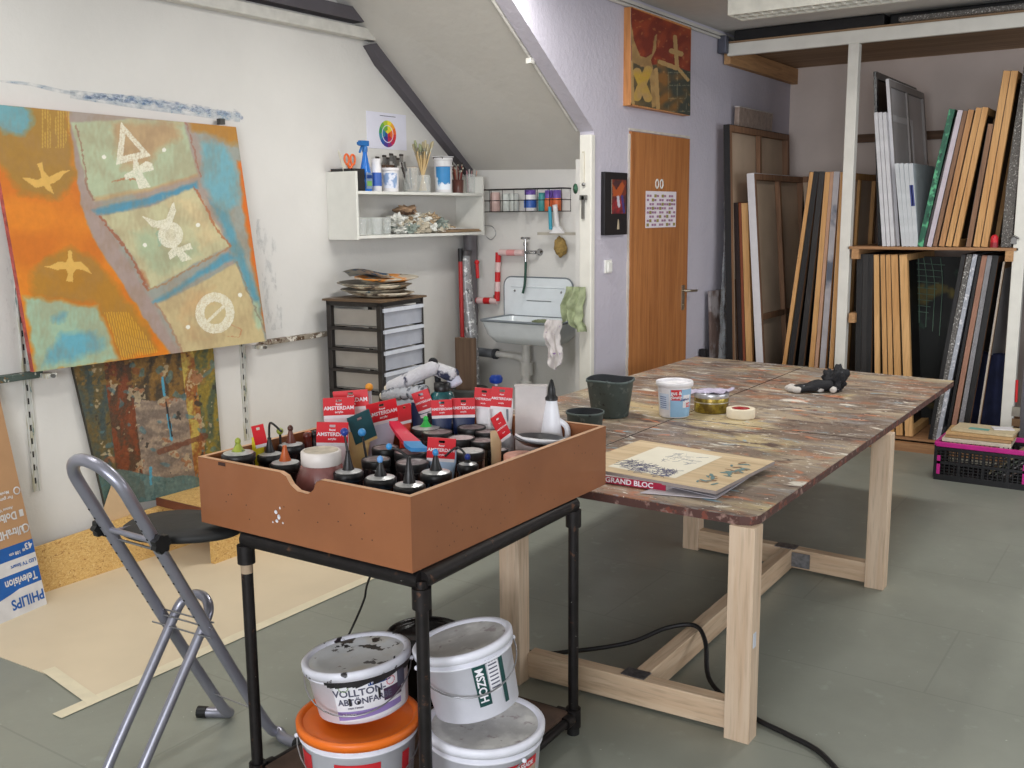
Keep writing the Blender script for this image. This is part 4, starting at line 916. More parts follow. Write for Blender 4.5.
# teal jar with black lid and rollers
c,zj=inz(442,382,1.06,.045); c=clampxy(c,.045); zo=zj-FZ-.227; t=thing('teal_paint_jar','teal paint jar with ribbed black lid behind the red headers','jar',c)
b=MB(); b.X=WM[t]; b.lathe([(.040,0),(.044,.006),(.044,.165+zo),(.040,.185+zo),(.028,.195+zo)],M('jar_teal',(30,92,96),.25,var=.2,coat=.4),seg=30); b.build('jar_body',t)
b=MB(); b.X=WM[t]; b.lathe([(.028,.195+zo),(.029,.2+zo),(.029,.225+zo),(.001,.227+zo)],capd,seg=18); b.build('lid',t)
fleece=M('roller_fleece_white',(206,204,208),.95,bump=.6,bscale=120,layers=(((44,48,70),14,.55,.62),)); fl2=M('roller_fleece_grey',(186,188,194),.95,bump=.6,bscale=120,layers=(((60,66,74),26,.5,.6),)); crm=M('roller_end_cream',(220,208,186),.8)
def roller(a,c,r,m,endm,lab,nub=0,g='paint roller sleeves on the jars'):
    b=MB(); a,c=Vector(a),Vector(c); d=c-a; n=22; rs=[]; pts=[]
    for i in range(n+1):
        pts.append(a+d*i/n); s_=i/n; e_=min(1,(min(s_,1-s_)*n/2.2+.45)); rs.append(r*e_*(1+ (nub*math.sin(i*1.9))))
    b.tube(pts,r,m,18,rs=rs); t_=one(b,'paint_roller',lab,'paint roller',g)
    b=MB(); b.tube([a-d.normalized()*.006,a+d.normalized()*.012],r*.6,endm,14); b.build('sleeve_end',t_)
yk=TY1-.05
def RP(px,py,dy=0): return HY(px,py,yk+dy)
roller(RP(388,389,-.02),RP(437,366,.0),.026,fleece,crm,'navy and cream paint roller sleeve, long one lying diagonally behind the tubes')
roller(RP(383,396,-.05),RP(428,391,-.05),.022,fl2,crm,'lumpy grey paint roller in front of the navy one',.16)
roller(RP(430,367,.03),RP(456,376,.02),.026,fleece,capd,'black and white paint roller sleeve crossing over the teal jar')
roller(RP(450,372,.03),RP(457,386,.03),.024,M('roller_fleece_lilac',(200,200,216),.95,bump=.5,bscale=100),crm,'short lilac-white paint roller right of the teal jar')
b=MB(); c=RP(433,362,.01); b.ball(c,.018,M('black_rag',(24,24,28),.8),9,(1,1,.9)); b.tube(smooth([c,c+Vector((.01,.01,-.05)),c+Vector((.015,.01,-.12))]),.011,M('black_rag'),8); one(b,'roller_handle','black handle grip on top of the paint rollers','roller handle')
# blue film at the front inside
b=MB(); b.box(((TX0+TX1)/2+.2,TY0+.13,FZ+.09),(.34,.2,.004),M('pale_blue_card',(120,170,214),.6)); 
one(b,'blue_card','pale blue card showing between the front jars','card')
# more jar bodies filling the left interior: spilled yellow area
b=MB(); P=[]; c0=HZ(262,463,.93); b.prism([(c0.x+.10*math.cos(a)*(1+.2*math.sin(3*a)),c0.y+.05*math.sin(a)+.02) for a in [2*PI*k/20 for k in range(20)]],.003,M('yellow_paper_scrap',(214,208,110),.6,layers=(((230,226,200),16,.5,.6),)),z0=.935); one(b,'yellow_paper','yellow-stained paper scrap lying between the left jars','paper')
# ================================================================ on the table
TS=TZ+.002
potm=M('dark_green_rubber',(84,96,94),.55,var=.1,layers=(((110,120,118),26,.6,.68),((40,36,44),30,.62,.7),((150,60,60),50,.76,.78)))
def pot(px,pyb,r0,r1,h,lab,m=potm,inner=None,name='mixing_pot',cat='pot',wob=0):
    if cat=='bowl': c=HZ(px,pyb,TS+h)
    else:
        c=HZ(px,pyb,TZ); d=(c-Vector((0,0,c.z))).normalized(); c=Vector((c.x,c.y,0))+Vector((d.x,d.y,0))*r0
    c.z=TS
    t=thing(name,lab,cat,c); b=MB(); b.X=WM[t]
    n=44; prof=[(r0-.006,0),(r0,.003),(r1-.003,h-.012),(r1+.002,h-.010),(r1+.002,h),(r1-.003,h)]
    b.lathe(prof,m,seg=n,cap=False); b.lathe([(r1-.003,h),(r1-.006,h-.006),(r0-.004,.01),(.001,.008)],M('pot_inside_dark',(30,33,40),.6,layers=(((70,80,84),20,.62,.68),((120,40,50),24,.7,.74))),seg=n,cap=False)
    if wob: b.v=[Vector((p.x,p.y,p.z+wob*math.sin(3*math.atan2(p.y-c.y,p.x-c.x))*(1 if p.z-c.z>h*.8 else 0))) for p in b.v]
    b.build('pot_wall',t)
    b=MB(); b.X=WM[t]; ri=r0+(r1-r0)*.3-.006; b.disc(ri,h*.3,inner or M('dark_paint_inside',(40,44,56),.4,layers=(((140,40,50),30,.66,.7),((60,80,110),20,.6,.66)))); b.build('paint',t)
    return t
pot(610,419.5,.086,.113,.178,'tall dark green mixing pot on the table beside the tray',wob=.004)
pot(585,411,.072,.082,.10,'low dark green bowl on the table right behind the tray',name='mixing_bowl',cat='bowl')
c=HZ(674,419,TZ); d=Vector((c.x,c.y,0)).normalized(); cc=Vector((c.x,c.y,0))+d*.070; cc.z=TS
t=thing('yoghurt_tub','white and pale blue yoghurt tub with red label patch on the table','tub',cc); X=WM[t]
ywh=M('tub_white',(232,230,234),.35); ybl=M('tub_pale_blue',(150,190,222),.35); Ry=lambda z:1.15*(.060+.010*z/.166)
b=MB(); b.X=X; b.lathe([(.065,0),(.069,.004),(.0788,.150),(.0788,.155)],ywh,seg=36); b.build('tub_body',t)
b=MB(); b.X=X; b.lathe([(.0805,.144),(.0865,.145),(.0875,.161),(.085,.168),(.0815,.168),(.0805,.158),(.078,.147),(.001,.145)],ywh,seg=36); b.disc(.076,.150,M('tub_inside_blue',(176,200,228),.4,var=.2,scale=30)); b.build('rim',t)
b=MB(); b.X=X; a=dview(cc.x,cc.y); cyl(b,Ry,a-.25,a+1.35,.006,.136,ybl); cyl(b,Ry,a-.2,a+.42,.086,.136,redl,.002); ctext(b,Ry,'gut &',a+.11,.120,.024,wlab,.003); ctext(b,Ry,'günstig',a+.11,.100,.021,wlab,.003); cyl(b,Ry,a+.55,a+1.1,.05,.11,wlab,.0018); cyl(b,Ry,a+.8,a+1.15,.052,.072,redl,.0026); ctext(b,Ry,'10%',a+.97,.062,.015,wlab,.0032); ctext(b,Ry,'Joghurt',a+.7,.09,.016,navy,.003)
cyl(b,Ry,a-1.1,a-.35,.04,.115,M('tub_text_panel',(196,208,226),.4)); 
for k in range(6): cyl(b,Ry,a-1.0,a-.5,.048+k*.010,.051+k*.010,M('tub_text_blue',(90,110,160),.5),.002)
b.build('label',t)
c=HZ(711,414,TZ); d=Vector((c.x,c.y,0)).normalized(); cc=Vector((c.x,c.y,0))+d*.07; cc.z=TS
t=thing('gold_tin','round gold tin covered by lilac-white film behind the tape roll','tin',cc); X=WM[t]
gold=M('gold_tin_metal',(176,156,70),.3,.7,layers=(((120,100,50),16,.5,.6),((206,190,80),12,.6,.66)))
b=MB(); b.X=X; b.lathe([(.080,0),(.082,.003),(.082,.086),(.080,.089)],gold,seg=40); b.lathe([(.0825,.046),(.0845,.048),(.0825,.051)],M('tin_seam',(200,196,180),.3,.8),seg=40,cap=False); b.build('tin_body',t)
b=MB(); b.X=X; b.lathe([(.0835,.07),(.0845,.072),(.0845,.092),(.083,.094),(.001,.094)],M('tin_lid_silver',(190,190,194),.3,.6),seg=40); b.build('lid',t)
b=MB(); b.patch(lambda u,v:Vector(cc)+Vector(((u-.5)*.18,(v-.5)*.14,.100+.012*nz(u,v,5,2)+.010*(u-.5))),14,10,M('lilac_film',(206,198,222),.3,alpha=.9)); b.patch(lambda u,v:Vector(cc)+Vector(((u-.5)*.18,(v-.5)*.14,.098+.012*nz(u,v,5,2)+.010*(u-.5))),14,10,M('lilac_film')); one(b,'plastic_film','crumpled lilac-white plastic film lying on the gold tin','plastic film')
c=HZ(740.5,420,TZ); d=Vector((c.x,c.y,0)).normalized(); cc=Vector((c.x,c.y,0))+d*.058; cc.z=TS
t=thing('tape_roll','cream masking tape roll with red core lying on the table','tape roll',cc)
b=MB(); b.X=WM[t]; b.lathe([(.042,.001),(.065,0),(.066,.003),(.066,.041),(.065,.043),(.042,.043)],M('tape_cream',(226,214,190),.7,var=.05),seg=44,cap=False); b.build('tape',t)
b=MB(); b.X=WM[t]; b.lathe([(.040,.002),(.042,.002),(.042,.042),(.040,.042),(.040,.002)],M('core_red',(170,36,40),.5),seg=40,cap=False); b.disc(.040,.030,M('core_red')); b.build('core',t)
# gloves
def glove(px,py,yaw,lab,lift=0):
    c=HZ(px,py,TZ); c.z=TS
    bm=bpy.data.meshes.new('glove_skin'); vs=[];ed=[];ra=[]
    def ch(pts,rs,root=None):
        i0=root
        for p,r in zip(pts,rs):
            vs.append(p); ra.append(r); k=len(vs)-1
            if i0 is not None: ed.append((i0,k))
            i0=k
        return i0
    L=lift
    ch([(0,0,.030+L),(-.035,0,.036+L),(-.075,.0,.034+L),(-.11,.01,.045+L)],[.046,.044,.036,.038]); 
    tips=[]
    for k,(yy,l) in enumerate(((-.032,.075),(-.011,.09),(.011,.085),(.032,.065))):
        tips.append(ch([(.025,yy,.024),(.025+l*.5,yy*1.25,.020),(.025+l,yy*1.5,.013)],[.021,.019,.019],0))
    tips.append(ch([(-.02,-.04,.02),(.015,-.062,.013)],[.021,.019],0))
    bm.from_pydata(vs,ed,[]); o=bpy.data.objects.new('work_glove',bm); COL.objects.link(o)
    o.location=c; o.rotation_euler=(0,0,yaw); WM[o]=Matrix.Translation(c)@Matrix.Rotation(yaw,4,'Z')
    sk=o.modifiers.new('skin','SKIN')
    for v,r in zip(bm.skin_vertices[0].data,ra): v.radius=(r,r*.75)
    bm.skin_vertices[0].data[0].use_root=True
    sb=o.modifiers.new('sub','SUBSURF'); sb.levels=2; sb.render_levels=2
    bm.materials.append(M('black_glove_fabric',(30,30,34),.8,bump=.4,bscale=90,layers=(((150,152,160),26,.66,.7),)))
    tag(o,lab,'glove','work gloves on the table')
    for k,i in enumerate(tips):
        if i is None: continue
        b=MB(); b.X=WM[o]; p=Vector(vs[i]); b.ball(p+Vector((-.002,0,.004)),.0185,M('glove_tip_grey',(198,192,186),.8),10,(1.5,1,.95)); b.build('fingertip',o)
    return o
glove(812,392,PI+.5,'black work glove with pale fingertips lying flat on the table')
c=HZ(829,391,TZ); c.z=TS
def lump0(c,r,sc,m,k,amp,nn=16):
    vs=[]
    for i in range(nn+1):
        for j in range(nn*2):
            th=PI*i/nn; ph=PI*j/nn; d=Vector((math.sin(th)*math.cos(ph),math.sin(th)*math.sin(ph),math.cos(th))); q=1+amp*2*noise.noise(d*1.9+Vector((k,k*2,0)))+amp*(1-2*abs(noise.noise(d*4.5+Vector((k,0,k)))))*.6
            vs.append(Vector(c)+Vector((d.x*sc[0],d.y*sc[1],d.z*sc[2]))*r*q)
    W2=nn*2; return vs,[(i*W2+j,i*W2+(j+1)%W2,(i+1)*W2+(j+1)%W2,(i+1)*W2+j) for i in range(nn) for j in range(W2)]
t=thing('work_glove','crumpled black work glove bunched up behind the flat glove','glove',c,group='work gloves on the table')
b=MB(); v,f=lump0(c+Vector((.02,.02,.055)),.058,(.95,.8,1.0),None,5,.42); v=[Vector((p.x,p.y,max(p.z,TS))) for p in v]; b.add(v,f,M('black_glove_fabric'),True); b.build('glove_body',t)
for dx,dy,a_ in ((-.035,-.03,.5),(-.005,-.045,1.0),(.04,-.03,1.6)):
    b=MB(); p=c+Vector((dx,dy,.02)); d_=Vector((-math.cos(a_)*.05,-math.sin(a_)*.05,-.004)); b.tube([p-d_*.4,p+d_*.5],.016,M('black_glove_fabric'),10); b.tube([p+d_*.5,p+d_*.9,p+d_*1.1],.016,M('glove_tip_grey'),10,rs=[.017,.0165,.008]); b.build('finger',t)
# drawing board + sketch pad
t=thing('sketch_pad','thick sketch block with dark red spine under the drawing board','sketch pad',HZ(660,488,TZ))
q=lambda x,y,z:HZ(x,y,z)
def slab4(b,pts,th,m,side=None):
    pts=[Vector(p) for p in pts]; lo=[p-Vector((0,0,th)) for p in pts]; b.add(pts+lo,[(0,1,2,3)],m); b.add(pts+lo,[(4,7,6,5),(0,4,5,1),(1,5,6,2),(2,6,7,3),(3,7,4,0)],side or m)
z1=TS+.026
pg=M('pad_pages',(214,206,204),.7,var=.1,scale=50); sp_=M('pad_spine_red',(164,28,62),.4)
C1,C2,C3,C4=q(590,473.5,z1),q(666,484,z1),q(738,460,z1),q(660,450,z1)
b=MB(); slab4(b,[C1,C2,C3,C4],.024,pg); b.build('pages',t)
b=MB(); u=(C2-C1).normalized(); n=Vector((u.y,-u.x,0)); Xs=Matrix(((u.x,0,n.x,0),(u.y,0,n.y,0),(u.z,1,n.z,0),(0,0,0,1)))
b.add([C1,C2,C2-Vector((0,0,.025)),C1-Vector((0,0,.025)),C1+n*.004,C2+n*.004,C2+n*.004-Vector((0,0,.025)),C1+n*.004-Vector((0,0,.025))],[(0,1,2,3),(4,7,6,5),(0,4,5,1),(1,5,6,2),(2,6,7,3),(3,7,4,0)],sp_)
mid=C1*.47+C2*.53+n*.0046-Vector((0,0,.0125)); XT=Matrix.Translation(mid)@Xs; b.text('GRAND BLOC',.026,wlab,XT,sx=1.1); b.build('spine',t)
t=thing('paper_folder','loose grey paper folder sticking out under the drawing board','folder',q(700,490,TS))
b=MB(); slab4(b,[q(640,492.5,TS+.003),q(716,498.5,TS+.003),q(745,480,TS+.003),q(690,476,TS+.003)],.0025,M('folder_grey',(190,184,190),.6)); slab4(b,[q(668,486,TS+.012),q(716,497,TS+.007),q(748,478,TS+.008),q(700,472,TS+.02)],.002,M('folder_grey')); b.build('sheet',t)
t=thing('drawing_board','pale wooden drawing board with pencil drawing lying on the sketch block','drawing board',q(680,470,TS+.04))
zb_=TS+.040; D3,D2,D4=q(775,461,zb_-.004),q(716,491,zb_-.008),q(640,440,zb_+.004)
D1=D2+D4-D3
bw=wood('board_birch',(216,194,158),(196,170,132),0,.5,.5); b=MB(); slab4(b,[D1,D2,D3,D4],.012,bw,M('board_edge_grey',(150,140,136),.7)); b.build('board',t)
def bil(u,v,dz=0): 
    return (D1*(1-u)+D2*u)*(1-v)+(D4*(1-u)+D3*u)*v+Vector((0,0,dz))
b=MB(); b.add([bil(.2,.12,.0008),bil(.68,.12,.0008),bil(.68,.88,.0008),bil(.2,.88,.0008)],[(0,1,2,3)],M('drawing_paper',(228,222,204),.8,var=.02)); b.build('paper',t)
b=MB(); gr=M('pencil_grey',(112,112,136),.8)
for i in range(150):
    u=.22+random.random()*.40; v=.14+random.random()*.22+.1*math.sin(u*9)*.5; L=.010+random.random()*.02; an=random.random()*3
    p=bil(u,v,.0015); dx=Vector((math.cos(an),math.sin(an),0))*L; 
    pp=[p-dx,p-dx*.2+Vector((.003,.002,0)),p+dx]; b.tube([Vector((k.x,k.y,bil(u,v,.0014).z)) for k in pp],.0007,gr,4)
for i in range(40):
    u=.38+random.random()*.22; v=.5+random.random()*.3; an=random.random()*3; L=.008+random.random()*.012; p=bil(u,v,.0014); dx=Vector((math.cos(an),math.sin(an),0))*L; b.tube([p-dx,p+dx],.0005,M('pencil_light',(170,170,180),.8),4)
for i in range(34):
    u=.82+random.random()*.12; v=.12+random.random()*.68; p=bil(u,v,.0012); b.lathe([(.0001,0),(.008+.008*random.random(),0)],M('board_teal_smear',(110,140,140),.7) if i%3 else M('board_brown_smear',(150,116,90),.7),Matrix.Translation(p)@Matrix.Rotation(random.random()*3,4,'Z'),8,sx=1.6,sy=.5,cap=False)
tag(b.build('pencil_marks',t),kind='stuff')
# ================================================================ door wall pictures
def bullcross(x,y):
    n=nz(x,y,.12,1); n2=nz(x,y,.3,2)
    c=mixc((150,62,34),(122,44,28),n*2+.5)
    if y>62+ (x-632)*.12+2*n and x<661: c=mixc((112,94,62),(84,76,58),n*2+.5)
    if x>=657 and y>60+(x-657)*.35+3*n: c=mixc((140,98,52),(66,70,62),(x-657)/28+n)
    tan=(182,148,96); yel=(196,160,66)
    P=[(631,22),(634,40),(640,56),(646,58),(652,54),(655,36),(657,34),(656,50),(651,60),(655,75),(657,106),(652,108),(650,80),(645,68),(636,64),(632,62),(631,30)]
    if inpoly(x+n*.5,y+n*.5,P): c=mixc(tan,(150,118,76),n+.4)
    if seg_d(x,y,(637,72),(648,98))<4.2 or seg_d(x,y,(648,70),(637,97))<4.2: c=mixc(yel,tan,n+.4)
    if seg_d(x,y,(631.5,62),(633,104))<1.6 or seg_d(x,y,(656,70),(658,108))<2: c=tan
    if seg_d(x,y,(675,37),(677,66))<2.0 or seg_d(x,y,(671.5,51),(681,54))<2.6: c=tan
    if seg_d(x,y,(660,62),(676,68))<2.2 or seg_d(x,y,(676,66),(688,80))<1.6: c=tan
    if x>668 and y>72 and (abs((y-72)%13)<.8 or abs((x-668)%9)<.6) and n2>-.1: c=mixc(c,(170,170,140),.5)
    if n2>.52: c=mixc(c,(200,150,90),.4)
    return c
F_=XD+.055
woodo=wood('frame_orange_wood',(212,150,92),(186,120,66),2,.5,.8)
t=thing('bull_painting','square red-brown painting with horned head and cross above the door','painting',(XD+.03,6.5,2.4))
painted('painted_canvas',HX(631.5,104.1,F_),HX(690.3,115.6,F_),HX(690.8,29.7,F_),HX(630.8,7.6,F_),bullcross,150,150,vcol_mat('bull_pigment',.5,.08,40,.1),t,thick=.0015)
a,bb=HX(631.5,104.1,F_),HX(690.8,29.7,F_)
b=MB(); y0,y1,z0,z1=a.y-.0,bb.y,a.z,HX(630.8,7.6,F_).z
for (ya_,za_,yb2,zb2) in ((y0-.002,z0,y0-.002,z1),(y1+.002,z0,y1+.002,z1),(y0,z0,y1,z0),(y0,z1,y1,z1)):
    b.bar((XD+.028,ya_,za_),(XD+.028,yb2+1e-4,zb2+1e-4),.05,.018,woodo,up=(1,0,0)) if False else b.box((XD+.0275,(ya_+yb2)/2,(za_+zb2)/2),(.054,abs(yb2-ya_)+.016,abs(zb2-za_)+.016),woodo)
b.build('frame',t)
t=thing('dark_picture','small black-mounted picture with red figure between post and door','picture',(XD,5.86,1.55))
b=MB(); p=[HX(604,172,XD),HX(629,174,XD),HX(625,237,XD),HX(600,235,XD)]; y0=5.66;y1=5.965;z0=1.565;z1=1.96
b.box((XD+.014,(y0+y1)/2,(z0+z1)/2),(.028,y1-y0,z1-z0),M('black_mount',(26,23,26),.5)); b.build('mount',t,bevel=.003)
def redfig(x,y):
    n=nz(x,y,.3,1); c=mixc((70,40,44),(120,50,36),n*2+.5)
    if inpoly(x+n,y,[(612,183),(616,190),(622,181),(625,186),(621,196),(613,196)]): c=(176,84,40)
    if inpoly(x,y+n,[(612,200),(618,196),(624,200),(623,215),(612,214)]): c=mixc((160,40,44),(90,30,40),n+.5)
    if seg_d(x,y,(618,197),(619,206))<1.3: c=(200,196,210)
    if seg_d(x,y,(622,196),(624,212))<1: c=(60,60,130)
    return c
x_=XD+.030
painted('picture_print',(x_,5.75,1.70),(x_,5.945,1.70),(x_,5.945,1.915),(x_,5.75,1.915),redfig,30,36,vcol_mat('print_pigment',.4,.05,40,0),t,thick=.002)
b=MB(); b.prism([(5.825,1.60),(5.855,1.60),(5.848,1.655),(5.838,1.665)],.002,M('print_bone',(190,176,150),.6),Matrix(((0,0,1,XD+.028),(1,0,0,0),(0,1,0,0),(0,0,0,1)))); b.build('small_motif',t)
# ================================================================ sink niche
enam=M('white_enamel',(226,232,236),.22,var=.03,coat=.4); enr=M('enamel_rim_grey',(120,128,134),.3)
def rr(w,h,r,n=5):
    o=[]
    for cx_,cy2,a0 in ((w/2-r,h/2-r,0),(-w/2+r,h/2-r,PI/2),(-w/2+r,-h/2+r,PI),(w/2-r,-h/2+r,1.5*PI)):
        for k in range(n+1): a=a0+PI/2*k/n; o.append((cx_+r*math.cos(a),cy2+r*math.sin(a)))
    return o
sx0,sx1=-3.99,-3.38; sxc=(sx0+sx1)/2; SB=-3.755; zr=1.0; yb0=YS-.012; yf0=YS-.40
t=thing('enamel_sink','white enamel wall sink with high splashback and grey rim','sink',(sxc,YS-.2,zr-.2))
b=MB(); XB=Matrix(((1,0,0,SB),(0,0,-1,YS-.002),(0,1,0,1.105),(0,0,0,1)))
b.prism(rr(.56,.33,.06),.016,enam,XB); b.build('splashback',t,bevel=.003)
b=MB(); pr=rr(.562,.332,.06); b.tube([(SB+p[0],YS-.014,1.105+p[1]) for p in pr],.006,enr,8,closed=True)
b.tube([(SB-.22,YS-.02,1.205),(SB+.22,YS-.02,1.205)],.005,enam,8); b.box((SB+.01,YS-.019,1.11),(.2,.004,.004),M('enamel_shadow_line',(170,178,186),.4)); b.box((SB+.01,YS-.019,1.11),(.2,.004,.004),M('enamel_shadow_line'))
for sx in (-.19,.19): b.ball((SB+sx,YS-.018,1.175),.008,steelm,8)
b.build('splashback_rim',t)
b=MB(); n=24
def ring(w,h,r,z,yc): return [(sxc+p[0],yc+p[1],z) for p in rr(w,h,r)]
yc=(yb0+yf0)/2; D=yb0-yf0; W=sx1-sx0
rings=[ring(W,D,.05,zr,yc),ring(W-.02,D-.02,.05,zr-.02,yc),ring(W-.06,D-.06,.06,zr-.10,yc),ring(W-.14,D-.12,.07,zr-.150,yc),ring(W-.3,D-.24,.05,zr-.162,yc)]
inn=[ring(W-.03,D-.03,.05,zr-.001,yc),ring(W-.08,D-.08,.06,zr-.09,yc),ring(W-.16,D-.14,.07,zr-.135,yc),ring(W-.32,D-.26,.04,zr-.145,yc)]
N=len(rings[0])
def loft(b,R_,m,cap=True):
    vs=[p for r_ in R_ for p in r_]; b.add(vs,[(i*N+k,i*N+(k+1)%N,(i+1)*N+(k+1)%N,(i+1)*N+k) for i in range(len(R_)-1) for k in range(N)],m,True)
    if cap: b.add(R_[-1],[tuple(range(N))],m)
loft(b,rings,enam); loft(b,inn,enam); loft(b,[rings[0],inn[0]],enam,False); b.build('basin',t)
b=MB(); b.tube(rings[0],.009,enr,8,closed=True); b.build('basin_rim',t)
# taps and pipes
chrome=M('chrome',(190,190,192),.18,1)
t=thing('wall_tap','chrome wall tap with a green hose stub above the sink','tap',(-3.86,YS,1.4))
b=MB(); tx=-3.815; tz=1.475; b.lathe([(.024,0),(.024,.006),(.012,.012),(.012,.06)],chrome,T((tx+.07,YS,1.445),ax=(0,-1,0))); b.tube(smooth([(tx+.07,YS-.055,1.445),(tx+.03,YS-.07,1.445),(tx,YS-.075,1.445)]),.013,chrome,12)
b.tube([(tx,YS-.075,1.49),(tx,YS-.075,1.38)],.011,chrome,12); b.tube([(tx,YS-.075,1.49),(tx,YS-.075,1.515)],.016,chrome,12); b.build('tap_body',t)
b=MB(); b.tube([(tx,YS-.075,1.515),(tx,YS-.075,1.535)],.006,chrome,8); b.tube([(tx-.035,YS-.075,1.54),(tx+.035,YS-.075,1.54)],.008,chrome,8); b.tube([(tx,YS-.105,1.54),(tx,YS-.045,1.54)],.008,chrome,8); b.build('handle',t)
b=MB(); b.tube(smooth([(tx,YS-.075,1.385),(tx-.002,YS-.076,1.3),(tx-.008,YS-.078,1.22),(tx-.022,YS-.08,1.165)]),.009,M('hose_green',(36,74,60),.5),10); tag(b.build('hose',t),'dark green rubber hose stub')
rw=M('barrier_red',(204,36,40),.45); wt=M('barrier_white',(226,196,194),.5)
pts=[(tx-.03,YS-.05,1.435),(-4.05,YS-.05,1.435),(-4.065,YS-.05,1.42),(-4.068,YS-.05,1.12),(-4.08,YS-.05,1.105),(-4.27,YS-.05,1.105)]
t=thing('wrapped_pipe','water pipe wrapped in red and white barrier tape left of the sink','pipe',(-4.07,YS,1.1))
b=MB()
def stripes(a,c,r,k,m1,m2):
    a,c=Vector(a),Vector(c)
    for i in range(k): b.tube([a+(c-a)*i/k,a+(c-a)*(i+1)/k],r,(m1,m2)[i%2],10)
stripes((tx-.03,YS-.05,1.44),(-4.05,YS-.05,1.44),.022,3,wt,M('barrier_pink',(224,150,150),.5)); stripes((-4.06,YS-.05,1.44),(-4.075,YS-.05,1.10),.020,5,rw,wt); stripes((-4.07,YS-.05,1.10),(-4.30,YS-.05,1.095),.024,4,wt,rw); b.build('tape_wrap',t)
b=MB(); b.tube([(-4.09,YS-.05,1.14),(-4.09,YS-.05,1.08)],.014,M('brass_brown',(120,90,70),.4,.7)); b.build('elbow',t)
t=thing('drain_pipe','grey and white plastic drain pipe under the sink','pipe',(-3.9,YS,.6))
b=MB(); pg_=M('pipe_grey_plastic',(120,124,130),.5); pw=M('pipe_white_plastic',(226,224,220),.4)
b.tube([(-4.20,YS-.1,.735),(-4.06,YS-.1,.73)],.032,pg_,14); b.tube([(-4.07,YS-.1,.73),(-4.045,YS-.1,.73)],.038,M('pipe_ring_dark',(66,70,76),.5),14); b.build('grey_coupling',t)
b=MB(); b.tube(smooth([(-4.05,YS-.1,.73),(-3.9,YS-.1,.725),(-3.83,YS-.1,.71),(-3.815,YS-.1,.66)]),.022,pw,12); b.tube([(-3.80,YS-.1,.83),(-3.80,YS-.1,.5)],.03,pw,14); b.tube([(-3.80,YS-.1,.69),(-3.80,YS-.1,.60)],.046,pw,14); b.tube([(-3.80,YS-.1,.56),(-3.80,YS-.1,.50)],.042,pw,14); b.build('trap',t)
b=MB(); b.tube([(-4.295,YS-.06,0),(-4.295,YS-.06,1.56)],.048,M('downpipe_grey',(112,108,112),.5),16)
one(b,'downpipe','thick dark grey vertical pipe in the corner below the shelf','pipe')
b=MB(); b.X=Matrix.Identity(4); pr=[]; wr=M('clear_wrap',(150,150,152),.2,layers=(((226,226,226),30,.55,.62),((70,70,72),22,.6,.68)))
b.tube([(-4.26,YS-.16,1.42),(-4.262,YS-.165,1.2),(-4.22,YS-.17,.9),(-4.19,YS-.19,.6),(-4.16,YS-.2,.35)],.042,wr,12,rs=[.03,.046,.05,.044,.05]); b.tube([(-4.262,YS-.16,1.42),(-4.262,YS-.16,1.455)],.036,M('wrap_top_dark',(80,76,78),.5),12); one(b,'wrapped_roll','tall roll wrapped in clear film leaning in the corner by the sink','roll')
b=MB(); t=thing('red_pole','thin red broom pole with black end leaning in the corner','pole',(-4.30,5.62,0)); b.tube([(-4.22,5.62,.05),(-4.265,5.66,1.40)],.015,M('pole_red',(176,44,44),.4),10); b.build('pole',t); b=MB(); b.tube([(-4.264,5.66,1.38),(-4.268,5.665,1.47)],.017,capd,10); b.build('pole_end',t)
b=MB(); b.tube([(-4.21,YS-.10,1.37),(-4.19,YS-.12,1.26)],.012,rw,8); b.ball((-4.21,YS-.1,1.37),.018,rw,8); one(b,'red_brush_handle','small red handle hanging behind the wrapped roll','brush handle')
# dark bucket with brown paper in the corner (behind the tray)
t=thing('corner_bucket','dark grey pail holding brown paper in the corner by the downpipe','bucket',(-4.05,5.45,0))
b=MB(); b.X=WM[t]; b.lathe([(.10,0),(.125,.50),(.13,.52),(.128,.54),(.12,.54),(.10,.1),(.001,.08)],M('pail_dark',(66,66,64),.6),seg=28); b.build('pail_body',t)
b=MB(); kp=wood('brown_paper',(120,96,78),(92,72,58),2,.9,.4)
b.box((-4.09,5.47,.60),(.15,.04,.55),kp,Matrix.Identity(4)); tag(b.build('brown_paper',t),'brown packing paper standing in the pail')
# wire rack with bottles
wirem=M('black_wire',(34,32,34),.5,.6)
rx0,rx1,rz0,rz1=-4.16,-3.50,1.72,1.87; ry=YS-.12
t=thing('wire_rack','shallow black wire wall basket above the sink','wire basket',((rx0+rx1)/2,ry,rz0))
b=MB()
for z in (rz0,(rz0+rz1)/2,rz1): b.tube([(rx0,YS,z),(rx0,ry,z),(rx1,ry,z),(rx1,YS,z)],.0026 if z!=rz1 else .004,wirem,6)
for i in range(8):
    x=rx0+(rx1-rx0)*i/7; b.tube([(x,ry,rz1),(x,ry,rz0),(x,YS,rz0)],.0022,wirem,6)
for y in (ry+.04,ry+.08): b.tube([(rx0,y,rz0),(rx1,y,rz0)],.0022,wirem,6)
b.tube([(rx0,YS-.004,rz0),(rx0,YS-.004,rz1),(rx1,YS-.004,rz1),(rx1,YS-.004,rz0)],.0022,wirem,6)
b.tube(smooth([(rx0-.01,ry,rz0+.02),(rx0-.03,ry,rz0-.05),(rx0+.03,ry,rz0-.09),(rx0+.1,ry,rz0-.10),(rx0+.13,ry,rz0-.15),(rx0+.09,ry,rz0-.19),(rx0+.05,ry,rz0-.17)]),.003,M('wire_steel'),6); b.build('wire_frame',t)
